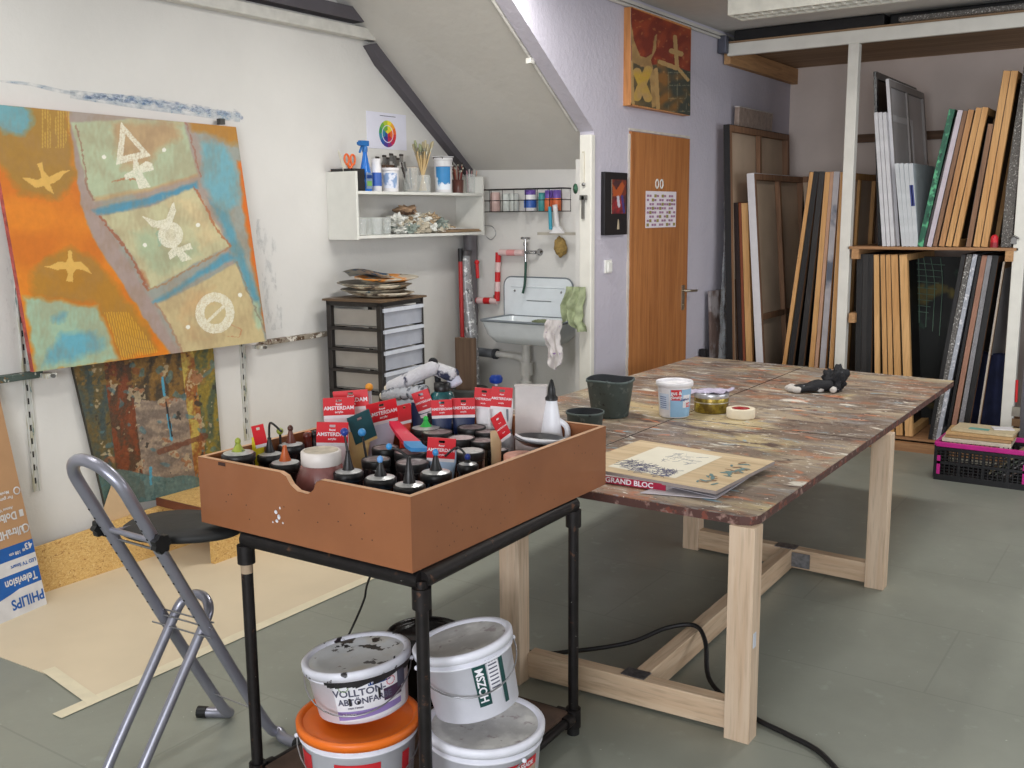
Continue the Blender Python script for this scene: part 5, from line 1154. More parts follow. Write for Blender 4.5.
ppl=M('purple_cap',(112,84,170),.4); ora2=M('orange_pot',(214,110,66),.4); teal2=M('teal_bottle',(70,150,150),.35); glassm=M('clear_glass',(236,240,238),.05,var=0,alpha=.28); brush_=M('brown_red_sticks',(150,90,76),.6)
def simple_pot(x,y,z,r,h,m,lab,capm=None,ch=.02,name='plastic_bottle',cat='bottle',band=None,grp=None):
    t=thing(name,lab,cat,(x,y,z),group=grp); b=MB(); b.X=WM[t]; b.lathe([(r-.003,0),(r,.003),(r,h-.01),(r*.85,h)],m,seg=22); b.build('bottle_body',t)
    if capm: b=MB(); b.X=WM[t]; b.lathe([(r*.9,h-.002),(r*.92,h+ch),(.001,h+ch+.001)],capm,seg=22); b.build('cap',t)
    if band: b=MB(); b.X=WM[t]; b.lathe([(r+.0012,h*.2),(r+.0012,h*.7)],band,seg=22,cap=False); b.build('label',t)
    return t
yy=YS-.06; zz=rz0+.003
simple_pot(-4.075,yy,zz,.035,.13,M('jar_pale_pink',(206,176,170),.3),'pink-brown glass with sticks at the left end of the wire basket',None,name='glass',cat='glass')
simple_pot(-3.985,yy,zz,.032,.12,M('jar_frost_a',(208,212,208),.2),'clear tumbler second from the left in the wire basket',None,name='glass',cat='glass')
simple_pot(-3.915,yy,zz,.032,.12,M('jar_frost_a'),'clear tumbler left of the purple-capped tub in the wire basket',None,name='glass',cat='glass')
simple_pot(-3.785,yy,zz,.042,.11,whit,'white tub with purple cap and blue label in the wire basket',ppl,.03,band=M('label_blue_mid',(60,100,180),.4))
simple_pot(-3.69,yy,zz,.026,.10,teal2,'teal bottle in the middle of the wire basket',teal2,.02)
simple_pot(-3.635,yy,zz,.03,.085,ora2,'orange tub with purple lid in the wire basket, left one',ppl,.05)
simple_pot(-3.572,yy,zz,.03,.085,ora2,'orange tub with purple lid at the right end of the wire basket',ppl,.05)
# squeegee and sponge hanging
t=thing('squeegee','white hand squeegee hanging under the wire basket','squeegee',(-3.54,YS-.03,1.55))
b=MB(); b.tube([(-3.545,YS-.13,1.76),(-3.545,YS-.10,1.62)],.017,whit,12); b.prism([(-.018,.05),(.018,.05),(.06,0),(-.06,0)],.02,whit,Matrix(((1,0,0,-3.545),(0,0,-1,YS-.09),(0,1,0,1.575),(0,0,0,1)))); b.build('handle',t)
b=MB(); b.box((-3.55,YS-.10,1.572),(.30,.012,.018),M('squeegee_rubber',(176,170,158),.6)); b.build('blade',t)
b=MB(); b.tube([(-3.585,YS-.13,1.75),(-3.585,YS-.12,1.60)],.012,M('teal_handle',(60,160,186),.4),8); one(b,'teal_brush','teal brush handle hanging behind the squeegee','brush')
b=MB(); 
def lumpy(c,r,sc,m,k,amp=.25,nn=14):
    vs=[];X=Vector(c)
    for i in range(nn+1):
        for j in range(nn*2):
            th=PI*i/nn; ph=PI*j/nn; d=Vector((math.sin(th)*math.cos(ph),math.sin(th)*math.sin(ph),math.cos(th))); q=1+amp*noise.noise(d*2.2+Vector((k,k*2,0)))*2+amp*.4*noise.noise(d*6+Vector((k,0,k)))
            vs.append(X+Vector((d.x*sc[0],d.y*sc[1],d.z*sc[2]))*r*q)
    W2=nn*2; return vs,[(i*W2+j,i*W2+(j+1)%W2,(i+1)*W2+(j+1)%W2,(i+1)*W2+j) for i in range(nn) for j in range(W2)],m
v,f,m=lumpy((-3.545,YS-.06,1.485),.05,(.9,.7,1.25),M('natural_sponge',(176,146,86),.95,var=.2,scale=60,bump=1,bscale=120),3,.13); b.add(v,f,m,True); one(b,'sponge','brown natural sponge hanging below the squeegee','sponge')
# cloths
def cloth(name,lab,top,w,h,m,k,seed=0,depth=.03,flare=.1):
    b=MB()
    def P(u,v):
        x=(u-.5)*w*(1+flare*v)+.012*math.sin(v*7+seed); y=-.012-depth*(.5+.5*math.sin(u*k+seed+v*1.5))*(.4+.6*v); z=-h*v*(1-.12*math.sin(u*4+seed))+.012*math.sin(u*9)*v; q_=noise.noise(Vector((u*3.1,v*3.3,seed)))*.03+noise.noise(Vector((u*8,v*6,seed+4)))*.014; y-=abs(q_)*1.3; x+=q_*.5*v
        return (top[0]+x,top[1]+y,top[2]+z)
    def Q(u,v): p=P(u,v); return (p[0],p[1]+.004,p[2])
    b.patch(P,26,16,m); b.patch(Q,26,16,m); return one(b,name,lab,'cloth')
cloth('green_cloth','sage green cloth hanging on the white corner post',(-3.235,5.50,1.25),.13,.26,M('sage_cloth',(164,174,138),.9,var=.15,scale=20,bump=.3),16,1,.05,.25)
cloth('floral_towel','white and lilac towel draped over the front rim of the sink',(-3.375,yf0-.0,zr+.035),.12,.28,M('towel_white',(222,216,216),.9,bump=.3,layers=(((150,120,170),24,.6,.66),)),14,2.2,.03,-.15)
b=MB(); v,f,m=lumpy((-3.50,yf0+.03,zr+.012),.04,(1.6,.8,.35),M('sage_rag',(120,128,100),.9),8); b.add(v,f,m,True); one(b,'damp_rag','dark green damp rag on the sink rim','rag')
b=MB(); b.box((-3.195,5.517,1.98),(.018,.006,.2),M('strip_cream',(206,200,184),.5)); b.box((-3.195,5.513,1.98),(.008,.004,.18),whitep); b.box((-3.19,5.51,1.80),(.05,.012,.03),steelm); b.box((-3.193,5.51,1.74),(.018,.012,.14),steelm); b.lathe([(.001,0),(.02,.002),(.001,.012)],M('anchor_patina',(60,104,80),.5),T((-3.24,5.50,1.855),ax=(0,-1,0)),sx=.9,sy=1.6); b.ball((-3.19,5.51,1.88),.012,steelm); one(b,'post_fitting','slotted strip with small metal catch on the white corner post','fitting')
# ================================================================ wall shelf
shw=M('shelf_white',(224,224,218),.5,var=.03); ySa,ySb=4.47,5.76; xf=-4.124; xw=XL
t=thing('wall_shelf','white open two-level shelf on the left wall under the soffit','shelf',((xw+xf)/2,(ySa+ySb)/2,1.56))
b=MB(); b.box(((xw+xf)/2,ySa+.009,1.76),(xf-xw,.018,.40),shw); b.build('side_panel',t,bevel=.002)
b=MB(); b.box(((xw+xf)/2,ySb-.009,1.76),(xf-xw,.018,.40),shw); b.build('side_panel',t,bevel=.002)
b=MB(); b.box(((xw+xf)/2,(ySa+ySb)/2,1.837),(xf-xw,ySb-ySa-.036,.018),shw); b.build('upper_board',t,bevel=.002)
b=MB(); b.box(((xw+xf)/2,(ySa+ySb)/2,1.575),(xf-xw,ySb-ySa-.036,.018),shw); b.build('lower_board',t,bevel=.002)
zu=1.8475; zlw=1.5855
def sh(px,ptop,xoff=.09,z=zu):   # point on the shelf seen at picture column px
    p=HX(px,190,xf-xoff); return Vector((p.x,p.y,z)), HX(px,ptop,xf-xoff).z
# poster above
b=MB(); ps=M('poster_paper',(222,222,236),.7,var=.02); y0,y1,z0,z1=4.84,5.22,2.12,2.345
b.box((XL+.0015,(y0+y1)/2,(z0+z1)/2),(.003,y1-y0,z1-z0),ps)
wheel=[(236,220,60),(240,170,50),(236,110,44),(214,50,48),(190,40,80),(130,50,120),(70,56,140),(44,84,160),(50,130,160),(60,150,90),(110,170,70),(180,200,60)]
cy_,cz_=5.035,2.215; 
def wedge(a0,a1,r0,r1,m,off=.0035):
    n=4; vs=[(XL+off,cy_+r*math.cos(a),cz_+r*math.sin(a)) for r in (r0,r1) for a in [a0+(a1-a0)*k/n for k in range(n+1)]]
    b.add(vs,[(k,k+1,n+2+k,n+1+k) for k in range(n)],m)
for k,cl in enumerate(wheel):
    m=M('wheel_%02d'%k,cl,.6,var=0); a=PI/2-2*PI*k/12; wedge(a-PI/6,a,.055,.083,m)
    if k%2==0: wedge(a-PI/3,a,.022,.05,m)
wedge(PI/6,5*PI/6,0.001,.025,M('wheel_00',(236,220,60),.6)); wedge(5*PI/6,9*PI/6,0.001,.025,M('wheel_07',(44,84,160),.6)); wedge(-PI/2,PI/6,0.001,.025,M('wheel_03',(214,50,48),.6))
b.box((XL+.0035,5.04,2.325),(.001,.15,.004),lg)
one(b,'colour_wheel_poster','white sheet with printed colour wheel above the wall shelf','poster')
# upper shelf objects
p,zt=sh(340,168,.11); t=thing('black_box','open black box with tools at the left end of the shelf top','box',p)
b=MB(); bm_=M('box_black',(40,38,40),.6); z0=zu; hh=.13
b.X=Matrix.Translation((xf-.135,4.55,zu)); b.box((0,0,.004),(.17,.11,.008),bm_)
for dx,dy,wx,wy in ((-.083,0,.004,.11),(.083,0,.004,.11),(0,-.053,.17,.004),(0,.053,.17,.004)): b.box((dx,dy,.065),(wx,wy,.13),bm_)
b.build('box_wall',t)
sc=thing('scissors','orange-handled scissors standing in the black box','scissors',(xf-.12,4.555,zu+.01)); osc=M('scissor_orange',(236,110,50),.35)
b=MB()
for s in (-1,1):
    c=Vector((xf-.12,4.555+s*.026,zu+.185)); b.tube([c+Vector((0,.019*math.cos(2*PI*k/14)*1,.030*math.sin(2*PI*k/14))) for k in range(14)],.0065,osc,8,closed=True); b.tube([c+Vector((0,-s*.006,-.03)),Vector((xf-.12,4.555-s*.004,zu+.12))],.008,osc,8)
b.build('handles',sc)
b=MB(); b.box((xf-.12,4.55,zu+.07),(.004,.012,.11),steelm); b.box((xf-.115,4.56,zu+.07),(.004,.012,.11),steelm); b.build('blades',sc)
b=MB(); b.prism([(4.52,zu+.02),(4.55,zu+.02),(4.515,zu+.15),(4.46,zu+.235),(4.455,zu+.22),(4.49,zu+.13)],.004,M('spatula_cream',(206,200,186),.4),Matrix(((0,0,1,xf-.12),(1,0,0,0),(0,1,0,0),(0,0,0,1)))); one(b,'palette_knife','cream plastic spatula leaning out of the black box','spatula')
# blue spray bottle
p,_=sh(366,140,.08); t=thing('spray_bottle','bright blue trigger spray bottle on the shelf','spray bottle',p); X=WM[t]
bb_=M('bottle_blue',(28,110,200),.2,var=.05,coat=.4); Hs=HX(366,137,xf-.08).z-zu
b=MB(); b.X=X@Matrix.Rotation(PI/2,4,'Z'); b.lathe([(.044,0),(.048,.005),(.048,.07),(.042,.11),(.028,.165),(.016,Hs*.68),(.016,Hs*.74)],bb_,seg=28,sx=1,sy=.65); b.build('bottle_body',t)
b=MB(); b.X=X; tb=M('trigger_blue',(40,110,180),.35); zt=Hs*.74; b.lathe([(.017,zt-.005),(.018,zt+.02),(.012,zt+.03)],tb,seg=16); b.box((0,-.008,zt+.045),(.028,.07,.032),tb); b.box((0,-.05,zt+.043),(.018,.02,.018),tb); b.add([(-.008,-.028,zt+.03),(.008,-.028,zt+.03),(.008,-.05,zt-.01),(-.008,-.05,zt-.01),(-.008,-.020,zt+.03),(.008,-.020,zt+.03),(.008,-.042,zt-.014),(-.008,-.042,zt-.014)],[(0,1,2,3),(4,7,6,5),(0,4,5,1),(2,6,7,3),(0,3,7,4),(1,5,6,2)],tb); b.build('trigger_head',t,bevel=.003)
b=MB(); b.X=X; Rb=lambda z:.049; b.box((.0325,-.004,.062),(.002,.055,.095),M('label_steel_blue',(120,140,170),.5)); b.box((.034,-.004,.045),(.002,.04,.03),M('label_green_small',(120,170,90),.5)); b.box((.034,-.004,.085),(.002,.045,.02),navy); b.build('label',t)
simple_pot(*sh(377,160,.07)[0],.030,.16,whit,'white bottle with blue and red label beside the blue spray bottle',whit,.035,band=M('label_blue_mid'))
def rim_tub(px,pt,r,lab,lm,xo=.08,rimlift=0):
    p,z=sh(px,pt,xo); h=z-zu; t=thing('plastic_tub',lab,'tub',p); b=MB(); b.X=WM[t]; b.lathe([(r*.86,0),(r*.88,.004),(r*.97,h-.02),(r*.97,h)],whit,seg=30); b.lathe([(r*.98,h-.02),(r*1.04,h-.018),(r*1.04,h-.003),(r,h),(.001,h-.004)],whit,seg=30,cap=False); b.build('tub_body',t)
    b=MB(); b.X=WM[t]; a=dview(p.x,p.y); cyl(b,lambda z:r*(.88+.09*z/h),a-.9,a+.9,.02,h*.78,lm); b.build('label',t); return t,p,h
lb2=M('label_blue_pale',(140,166,206),.45,layers=(((220,224,236),20,.5,.58),)); lb3=M('label_blue_strong',(60,140,200),.45,layers=(((226,232,240),9,.55,.6),))
rim_tub(390.5,168,.056,'white tub with pale blue label below the putty knives',lb2,.075)
# putty knives cluster in a hidden jar behind
p,_=sh(390,160,.17); t=thing('tool_jar','jar full of putty knives with grey metal heads behind the tubs','tool jar',p)
b=MB(); b.X=WM[t]; b.lathe([(.05,0),(.055,.14),(.052,.14),(.048,.01)],M('jar_pale',(196,196,192),.4),seg=24); b.build('jar_body',t)
random.seed(21)
for i in range(7):
    b=MB(); b.X=WM[t]; a=-.12+.24*i/6; x=(i%3-1)*.03; y=-.06+.025*i; b.box((x*.6,y*.6,.12),(.012,.018,.1),M('handle_brown',(120,96,80),.5)); b.box((x,y*1.3,.195+.01*(i%3)),(.006,.030,.05),M('knife_metal',(150,148,146),.4,.6,var=.2),Matrix.Identity(4)); b.box((x,y*1.3,.212+.01*(i%3)),(.008,.032,.012),M('handle_dark',(60,52,50),.5)); b.build('putty_knife',t)
# clear glass vase with paper and palette knives
p,_=sh(411,166,.10); t=thing('glass_vase','clear glass vase with painting knives and brown paper on the shelf','vase',p); X=WM[t]
b=MB(); b.X=X; b.lathe([(.046,0),(.050,.005),(.052,.155),(.049,.155),(.046,.008),(.001,.008)],glassm,seg=28,cap=False); b.build('glass_wall',t)
b=MB(); b.X=X; b.box((0,.02,.085),(.05,.04,.15),M('paper_tan',(190,170,146),.8,var=.2,scale=30),Matrix.Rotation(.2,4,'Z')); b.build('brown_paper',t)
for i,(dx,dy,l) in enumerate(((-.03,-.035,.25),(-.01,-.05,.21),(.02,-.02,.2))):
    b=MB(); b.X=X; b.tube([(dx*.5,dy*.3,.02),(dx,dy*1.5,l*.75)],.006,M('handle_dark'),7); b.box((dx,dy*1.75,l*.86),(.004,.018,.06),steelm,Matrix.Rotation(.25,4,'X')); b.build('painting_knife',t)
# jar of brushes
p,_=sh(423,134,.09); t=thing('brush_jar','glass jar packed with pale-handled bristle brushes on the shelf','brush jar',p); X=WM[t]
b=MB(); b.X=X; b.lathe([(.048,0),(.051,.005),(.050,.11),(.047,.11),(.045,.008),(.001,.008)],glassm,seg=28,cap=False); b.build('glass_wall',t)
lh=wood('brush_handle_pale',(220,196,150),(196,166,116),2,.5,1); fer=M('ferrule',(190,186,170),.3,1); brs=M('bristle_cream',(196,184,150),.9,bump=.5,bscale=200); brg=M('bristle_greenish',(160,166,130),.9,bump=.4)
for i in range(17):
    a=2*PI*i*.382+.3; rr_=.03; tx_,ty_=math.cos(a)*(.035+.015*(i%3)),math.sin(a)*(.045+.022*(i%3)); h0=.215+.022*(i%3)
    o_=MB(); o_.X=X; p0=Vector((-math.cos(a)*rr_*.6,-math.sin(a)*rr_,.012)); p1=Vector((tx_*.6,ty_*.85,h0)); d=(p1-p0).normalized(); o_.tube([p0,p0+(p1-p0)*.6,p1],.005,lh,8,rs=[.0035,.0052,.0045]); o_.tube([p1,p1+d*.022],.0068,fer,8); m=brg if i in(1,2,10) else brs; o_.tube([p1+d*.022,p1+d*.045,p1+d*.07],.008,m,8,rs=[.006,.0095,.006]); o_.build('bristle_brush',t)
t2,p,h=rim_tub(443.5,158,.063,'white lidded pail with sky blue label on the shelf, right of the brushes',lb3,.09)
b=MB(); b.X=WM[t2]; b.lathe([(.064,h-.058),(.067,h-.055),(.067,h-.05),(.064,h-.047)],whit,seg=30,cap=False); b.box((0,0,h-.002),(.08,.11,.012),M('dark_lid_gap',(50,42,40),.6)); b.box((0,0,h+.008),(.085,.125,.006),whit); b.build('lid',t2)
# red-brown brushes jar, glass with straws
p,_=sh(458,165,.10); t=thing('brush_pot','pot crowded with thin red and brown artist brushes on the shelf','brush pot',p); X=WM[t]
b=MB(); b.X=X; b.lathe([(.036,0),(.04,.09),(.037,.09),(.034,.01)],M('pot_brown_glass',(100,62,54),.3),seg=20); b.build('pot_wall',t)
cols=[(150,50,44),(96,52,40),(176,70,60),(60,44,44),(170,130,110),(130,40,44),(84,60,50),(160,90,70),(120,50,40)]
for i in range(9):
    a=2*PI*i/9; b=MB(); b.X=X; p0=Vector((.01*math.cos(a),.012*math.sin(a),.01)); p1=Vector((.03*math.cos(a),.042*math.sin(a),.14+.02*(i%3))); d=(p1-p0).normalized(); b.tube([p0,p1],.004,M('brush_stick_%d'%i,cols[i],.4),7); b.tube([p1,p1+d*.012],.005,fer,7); b.tube([p1+d*.012,p1+d*.032],.005,M('bristle_dark',(56,44,40),.8),7,rs=[.005,.001]); b.build('artist_brush',t)
p,_=sh(471,166,.10); t=thing('straw_glass','tall clear glass with pink and white sticks at the right end of the shelf','glass',p); X=WM[t]
b=MB(); b.X=X; b.lathe([(.034,0),(.036,.004),(.038,.13),(.036,.13),(.033,.007),(.001,.007)],glassm,seg=24,cap=False); b.build('glass_wall',t)
for i,cl in enumerate(((206,150,160),(220,216,214),(180,140,140),(206,206,196),(214,170,150))): b=MB(); b.X=X; b.tube([(.012*(i-2)*.5,-.015+.008*i,.01),(.01*(i-2),-.02+.016*i,.155+.01*(i%2))],.0038,M('stick_tint_%d'%i,cl,.5),7); b.build('stick',t)
# lower shelf: tumblers, rags, cardboard
for i,px in enumerate((361,369,377,386)):
    q_=HX(px,236,xf-.06-.05*(i%2)); q_.z=zlw
    b=MB(); b.lathe([(.030,0),(.032,.003),(.036,.105),(.034,.105),(.030,.006),(.001,.006)],glassm,Matrix.Translation(q_),24,cap=False); one(b,'drinking_glass',('clear tumbler at the near left end of the lower shelf','clear tumbler second from the left on the lower shelf','clear tumbler third from the left on the lower shelf','clear tumbler half behind the crumpled rags on the lower shelf')[i],'glass','tumblers on the lower shelf')
b=MB(); rgs=[M('rag_cream',(206,196,176),.95,var=.15,scale=14,bump=.4),M('rag_white',(220,220,214),.95,var=.08,bump=.4),M('rag_tan',(178,154,124),.95,var=.15,bump=.4),M('rag_grey_green',(150,160,152),.95,bump=.3)]
random.seed(4)
for i in range(34):
    u=random.random(); y=4.93+.50*u; top=.15*math.sin(PI*min(1,u*.85+.15))**.8; z=zlw+.02+random.random()*max(0,top-.04)
    k_=.028+.022*random.random()
    v,f,m=lumpy((xf-.045-.12*random.random(),y,max(z,zlw+k_*.6)),k_,(.8+.5*random.random(),.9+.7*random.random(),.55+.3*random.random()),rgs[random.choice((0,0,1,1,1,2,3))],i*3.1,.55,10); v=[Vector((p.x,p.y,max(p.z,zlw+.001))) for p in v]; b.add(v,f,m,False)
tag(b.build('crumpled_rags'),'heap of crumpled cream and white rags on the lower shelf','rags',kind='stuff')
b=MB(); v,f,m=lumpy((xf-.12,5.06,zlw+.145),.05,(1,1.5,.6),M('rag_brown',(170,140,112),.95,bump=.4,layers=(((80,60,48),16,.6,.66),)),11,.45); b.add(v,f,m,True); one(b,'brown_rag','crumpled brown cloth on top of the rag heap on the lower shelf','rag')
for i,(z,c_,y0,y1,lab) in enumerate(((.002,(176,146,112),5.33,5.735,'brown cardboard sheet lowest of the stack on the lower shelf'),(.008,(192,164,130),5.36,5.72,'lighter brown cardboard sheet in the middle of the stack on the lower shelf'),(.014,(168,138,108),5.34,5.70,'narrow brown cardboard sheet under the white card on the lower shelf'),(.024,(212,210,208),5.37,5.62,'white card lying on top of the cardboard stack on the lower shelf'))):
    b=MB(); b.box((xf-.11+.004*i,(y0+y1)/2,zlw+z+.003),(.2,y1-y0,.005),M('card_%d'%i,c_,.8),Matrix.Identity(4)); one(b,'cardboard_sheet',lab,'cardboard','cardboard stack on the lower shelf')
# ================================================================ drawer tower
DZ=1.205; rzD=.09
t=thing('drawer_tower','black-framed tower of translucent drawers by the left wall','drawer unit',(-4.09,4.57,0),rz=rzD)
X=WM[t]; fw,fd=.40,.44; fr=M('tower_black',(44,40,38),.5); dr=M('drawer_frost',(206,210,222),.25,alpha=.5,var=.05); drs=M('drawer_side_frost',(190,184,176),.3,alpha=.6,var=.05)
b=MB(); b.X=X
for sx in (-1,1):
    for sy in (-1,1): b.box((sx*(fw/2-.017),sy*(fd/2-.017),DZ/2),(.034,.034,DZ),fr)
b.box((0,0,DZ-.012),(fw,fd,.028),fr)
zs5=[.045+i*.125 for i in range(10)]
for z in zs5[:9]:
    for sy in (-1,1): b.box((0,sy*(fd/2-.01),z),(fw,.02,.018),fr)
    b.box((-fw/2+.01,0,z),(.02,fd,.018),fr)
b.build('tower_frame',t,bevel=.003)
b=MB(); b.X=X; b.box((0,0,DZ+.008),(fw+.03,fd+.03,.012),wood('worn_board',(120,96,70),(84,66,50),0,.6,.5)); b.build('wooden_top',t)
conts=[((90,96,110),'dark'),((40,110,180),'blue'),((150,146,156),'g'),((160,166,170),'w'),((150,140,130),'t')]
for i in range(9):
    z=zs5[i]+.011; hd=.114
    b=MB(); b.X=X
    b.box((fw/2-.004,0,z+hd/2),(.008,fd-.04,hd),dr); b.box((fw/2+.006,0,z+hd-.012),(.012,fd-.035,.020),M('drawer_lip',(222,226,236),.3,alpha=.9)); 
    for sy in (-1,1): b.box((0,sy*(fd/2-.032),z+hd/2),(fw-.02,.003,hd-.02),drs)
    b.box((0,0,z+.003),(fw-.02,fd-.07,.004),drs); b.build('drawer',t)
    cc_,_n=conts[(8-i)%5]; g_=M('stored_%d'%i,cc_,.6,var=.2,scale=9)
    b=MB(); b.X=X; b.box((-.02,-.02,z+.027+.006*(i%2)),(fw-.14,fd-.13,.035+.012*(i%2)),g_); b.box((.08,.06,z+.066),(.14,.18,.025),M('stored_pale_%d'%i,(190,180,166),.7)); b.box((-.1,-.08,z+.066),(.16,.12,.025),M('stored_dark',(66,66,74),.6)); 
    o_=b.build('drawer_contents',t)
# stack of used palettes on top
random.seed(5)
pal=[M('palette_a',(150,130,106),.5,layers=(((206,196,176),10,.5,.56),((70,60,52),12,.6,.65),((120,130,120),14,.66,.7))),M('palette_b',(196,186,170),.5,layers=(((216,140,60),6,.52,.58),((90,80,70),14,.62,.66))),M('palette_c',(120,112,100),.5,layers=(((190,182,160),9,.5,.57),((60,90,110),13,.64,.68)))]
for i,(dx,dy,r,rz,m,lab,tl) in enumerate(((.02,0,.20,.2,0,'paint-crusted palette plate lowest in the stack on the drawer tower',.0),(-.02,-.02,.19,.8,2,'paint-crusted palette plate second from the bottom on the drawer tower',.03),(.01,.02,.205,1.7,0,'paint-crusted palette plate in the middle of the stack on the drawer tower',-.03),(-.03,-.03,.2,.4,2,'grey paint-crusted palette plate second from the top on the drawer tower',.05))):
    b=MB(); X=Matrix.Translation((-4.07+dx,4.58+dy,DZ+.016+i*.020))@Matrix.Rotation(rz,4,'Z')@Matrix.Rotation(tl,4,'X'); b.lathe([(r*.5,0),(r*.75,.004),(r*1.05,.026),(r*1.04,.030),(r*.74,.009),(.001,.006)],pal[m],X,30,sx=1,sy=.78); one(b,'palette_plate',lab,'palette','used palettes on the drawer tower')
X=Matrix.Translation((-4.02,4.60,DZ+.110))@Matrix.Rotation(1.4,4,'Z')@Matrix.Rotation(.06,4,'X')
b=MB(); b.lathe([(.10,0),(.15,.004),(.215,.022),(.213,.026),(.15,.009),(.001,.006)],pal[1],X,30,sx=1,sy=.72); b.lathe([(.001,.010),(.10,.012)],M('palette_orange',(226,146,56),.5,layers=(((236,226,206),10,.56,.6),)),X@Matrix.Translation((-.05,0,0)),20,cap=False); one(b,'palette_plate','topmost palette plate with an orange paint pool on the drawer tower','palette','used palettes on the drawer tower')
X=Matrix.Translation((-4.12,4.55,DZ+.155))@Matrix.Rotation(.5,4,'Z')@Matrix.Rotation(-.16,4,'X')
b=MB(); b.patch(lambda u,v:X@Vector(((u-.5)*.28,(v-.5)*.19,.012*math.sin(u*5)+.008*math.sin(v*4+u*3))),14,8,M('blue_sketch_paper',(206,204,196),.7,layers=(((60,110,160),16,.54,.6),((40,50,70),18,.66,.7)))); b.patch(lambda u,v:X@Vector(((u-.5)*.28,(v-.5)*.19,-.003+.012*math.sin(u*5)+.008*math.sin(v*4+u*3))),14,8,M('blue_sketch_paper')); one(b,'painted_paper','blue-painted paper curled on top of the palettes','paper')
# ================================================================ storage rack at the back
YR=7.5; rw_=wood('rack_raw_wood',(196,152,106),(170,126,84),1,.7,.6); rwx=wood('rack_ply_edge',(176,132,92),(140,100,68),0,.7,.6); plyu=wood('rack_ply_brown',(176,144,112),(150,120,92),0,.75,.3)
RX0,RX1=-3.09,.9
t=thing('storage_rack','tall white-posted storage rack with plywood ceiling deck along the back wall','rack',(-1.2,8.2,0))
b=MB(); b.box(((RX0+RX1)/2,YR+.02,2.915),(RX1-RX0,.04,.09),whitep); b.build('front_beam',t,bevel=.004)
b=MB(); b.box(((RX0+RX1)/2,(YR+YB)/2+.02,2.968),(RX1-RX0+.05,YB-YR,.018),plyu); b.build('top_deck',t)
b=MB(); b.box((-3.11,(YR+YB)/2+.03,2.885),(.05,YB-YR-.05,.13),rw_); b.build('side_rail',t)
b=MB(); b.box((-3.11,YR-.03,2.95),(.07,.06,.13),M('bracket_grey',(96,98,110),.5,.5)); b.build('wall_bracket',t,bevel=.01)
for x,nm in ((-2.145,0),(-.995,0),(.3,0)):
    b=MB(); b.box((x,YR+.035,1.435),(.075,.07,2.87),whitep); pst=b.build('post',t,bevel=.004)
b=MB(); b.box((-1.56,8.25,1.441),(1.12,1.5,.016),rwx); b.box((-1.56,YR+.0,1.441),(1.1,.02,.02),rwx); b.build('middle_shelf',t)
for x in (-2.065,-1.05): 
    b=MB(); b.box((x,8.25,1.395),(.05,1.52,.07),rw_); b.build('shelf_bearer',t)
b=MB(); b.box((-2.07,8.25,.93),(.045,1.5,.07),rw_); b.build('side_bar',t)
b=MB(); b.box((-1.75,YB-.03,2.32),(1.6,.03,.07),wood('rail_dark_wood',(120,92,70),(96,72,54),0,.7,.5)); b.build('back_bar',t)
b=MB(); b.box((-2.05,YR-.06,.03),(2.1,.06,.06),rwx); b.box((-2.05,8.2,.03),(2.1,.06,.06),rwx); b.box((-2.05,8.3,.068),(2.1,1.55,.016),rwx); b.build('base_board',t)
b=MB(); c=HY(1014,240,YR-.002); b.box((c.x,c.y-.004,c.z),(.035,.012,.05),M('opener_metal',(120,118,116),.4,.9)); b.tube([(c.x-.03,c.y-.012,c.z+.01),(c.x,c.y-.02,c.z+.03),(c.x+.03,c.y-.012,c.z+.01)],.006,M('opener_metal'),8); one(b,'bottle_opener','metal bottle opener screwed to the right white rack post','bottle opener')
# stuff on top of the deck
blp=M('black_foil',(34,34,36),.35,bump=.2); bub=M('bubble_wrap_grey',(120,117,114),.25,var=.2,scale=60,bump=.8,bscale=160,layers=(((210,208,204),90,.58,.64),))
b=MB(); b.box((-2.5,7.9,3.017),(1.1,.75,.078),blp); one(b,'foil_package','long flat black package on the rack deck beside the door wall','package',bevel=.01)
b=MB(); b.box((-.58,8.24,3.017),(2.7,1.3,.078),blp); one(b,'foil_package','wide black package on the rack deck above the canvases','package',bevel=.01)
b=MB(); b.box((-.95,7.50,2.994),(1.78,.09,.030),bub); one(b,'wrapped_board','bubble-wrapped board along the front edge of the rack deck','board',bevel=.008)
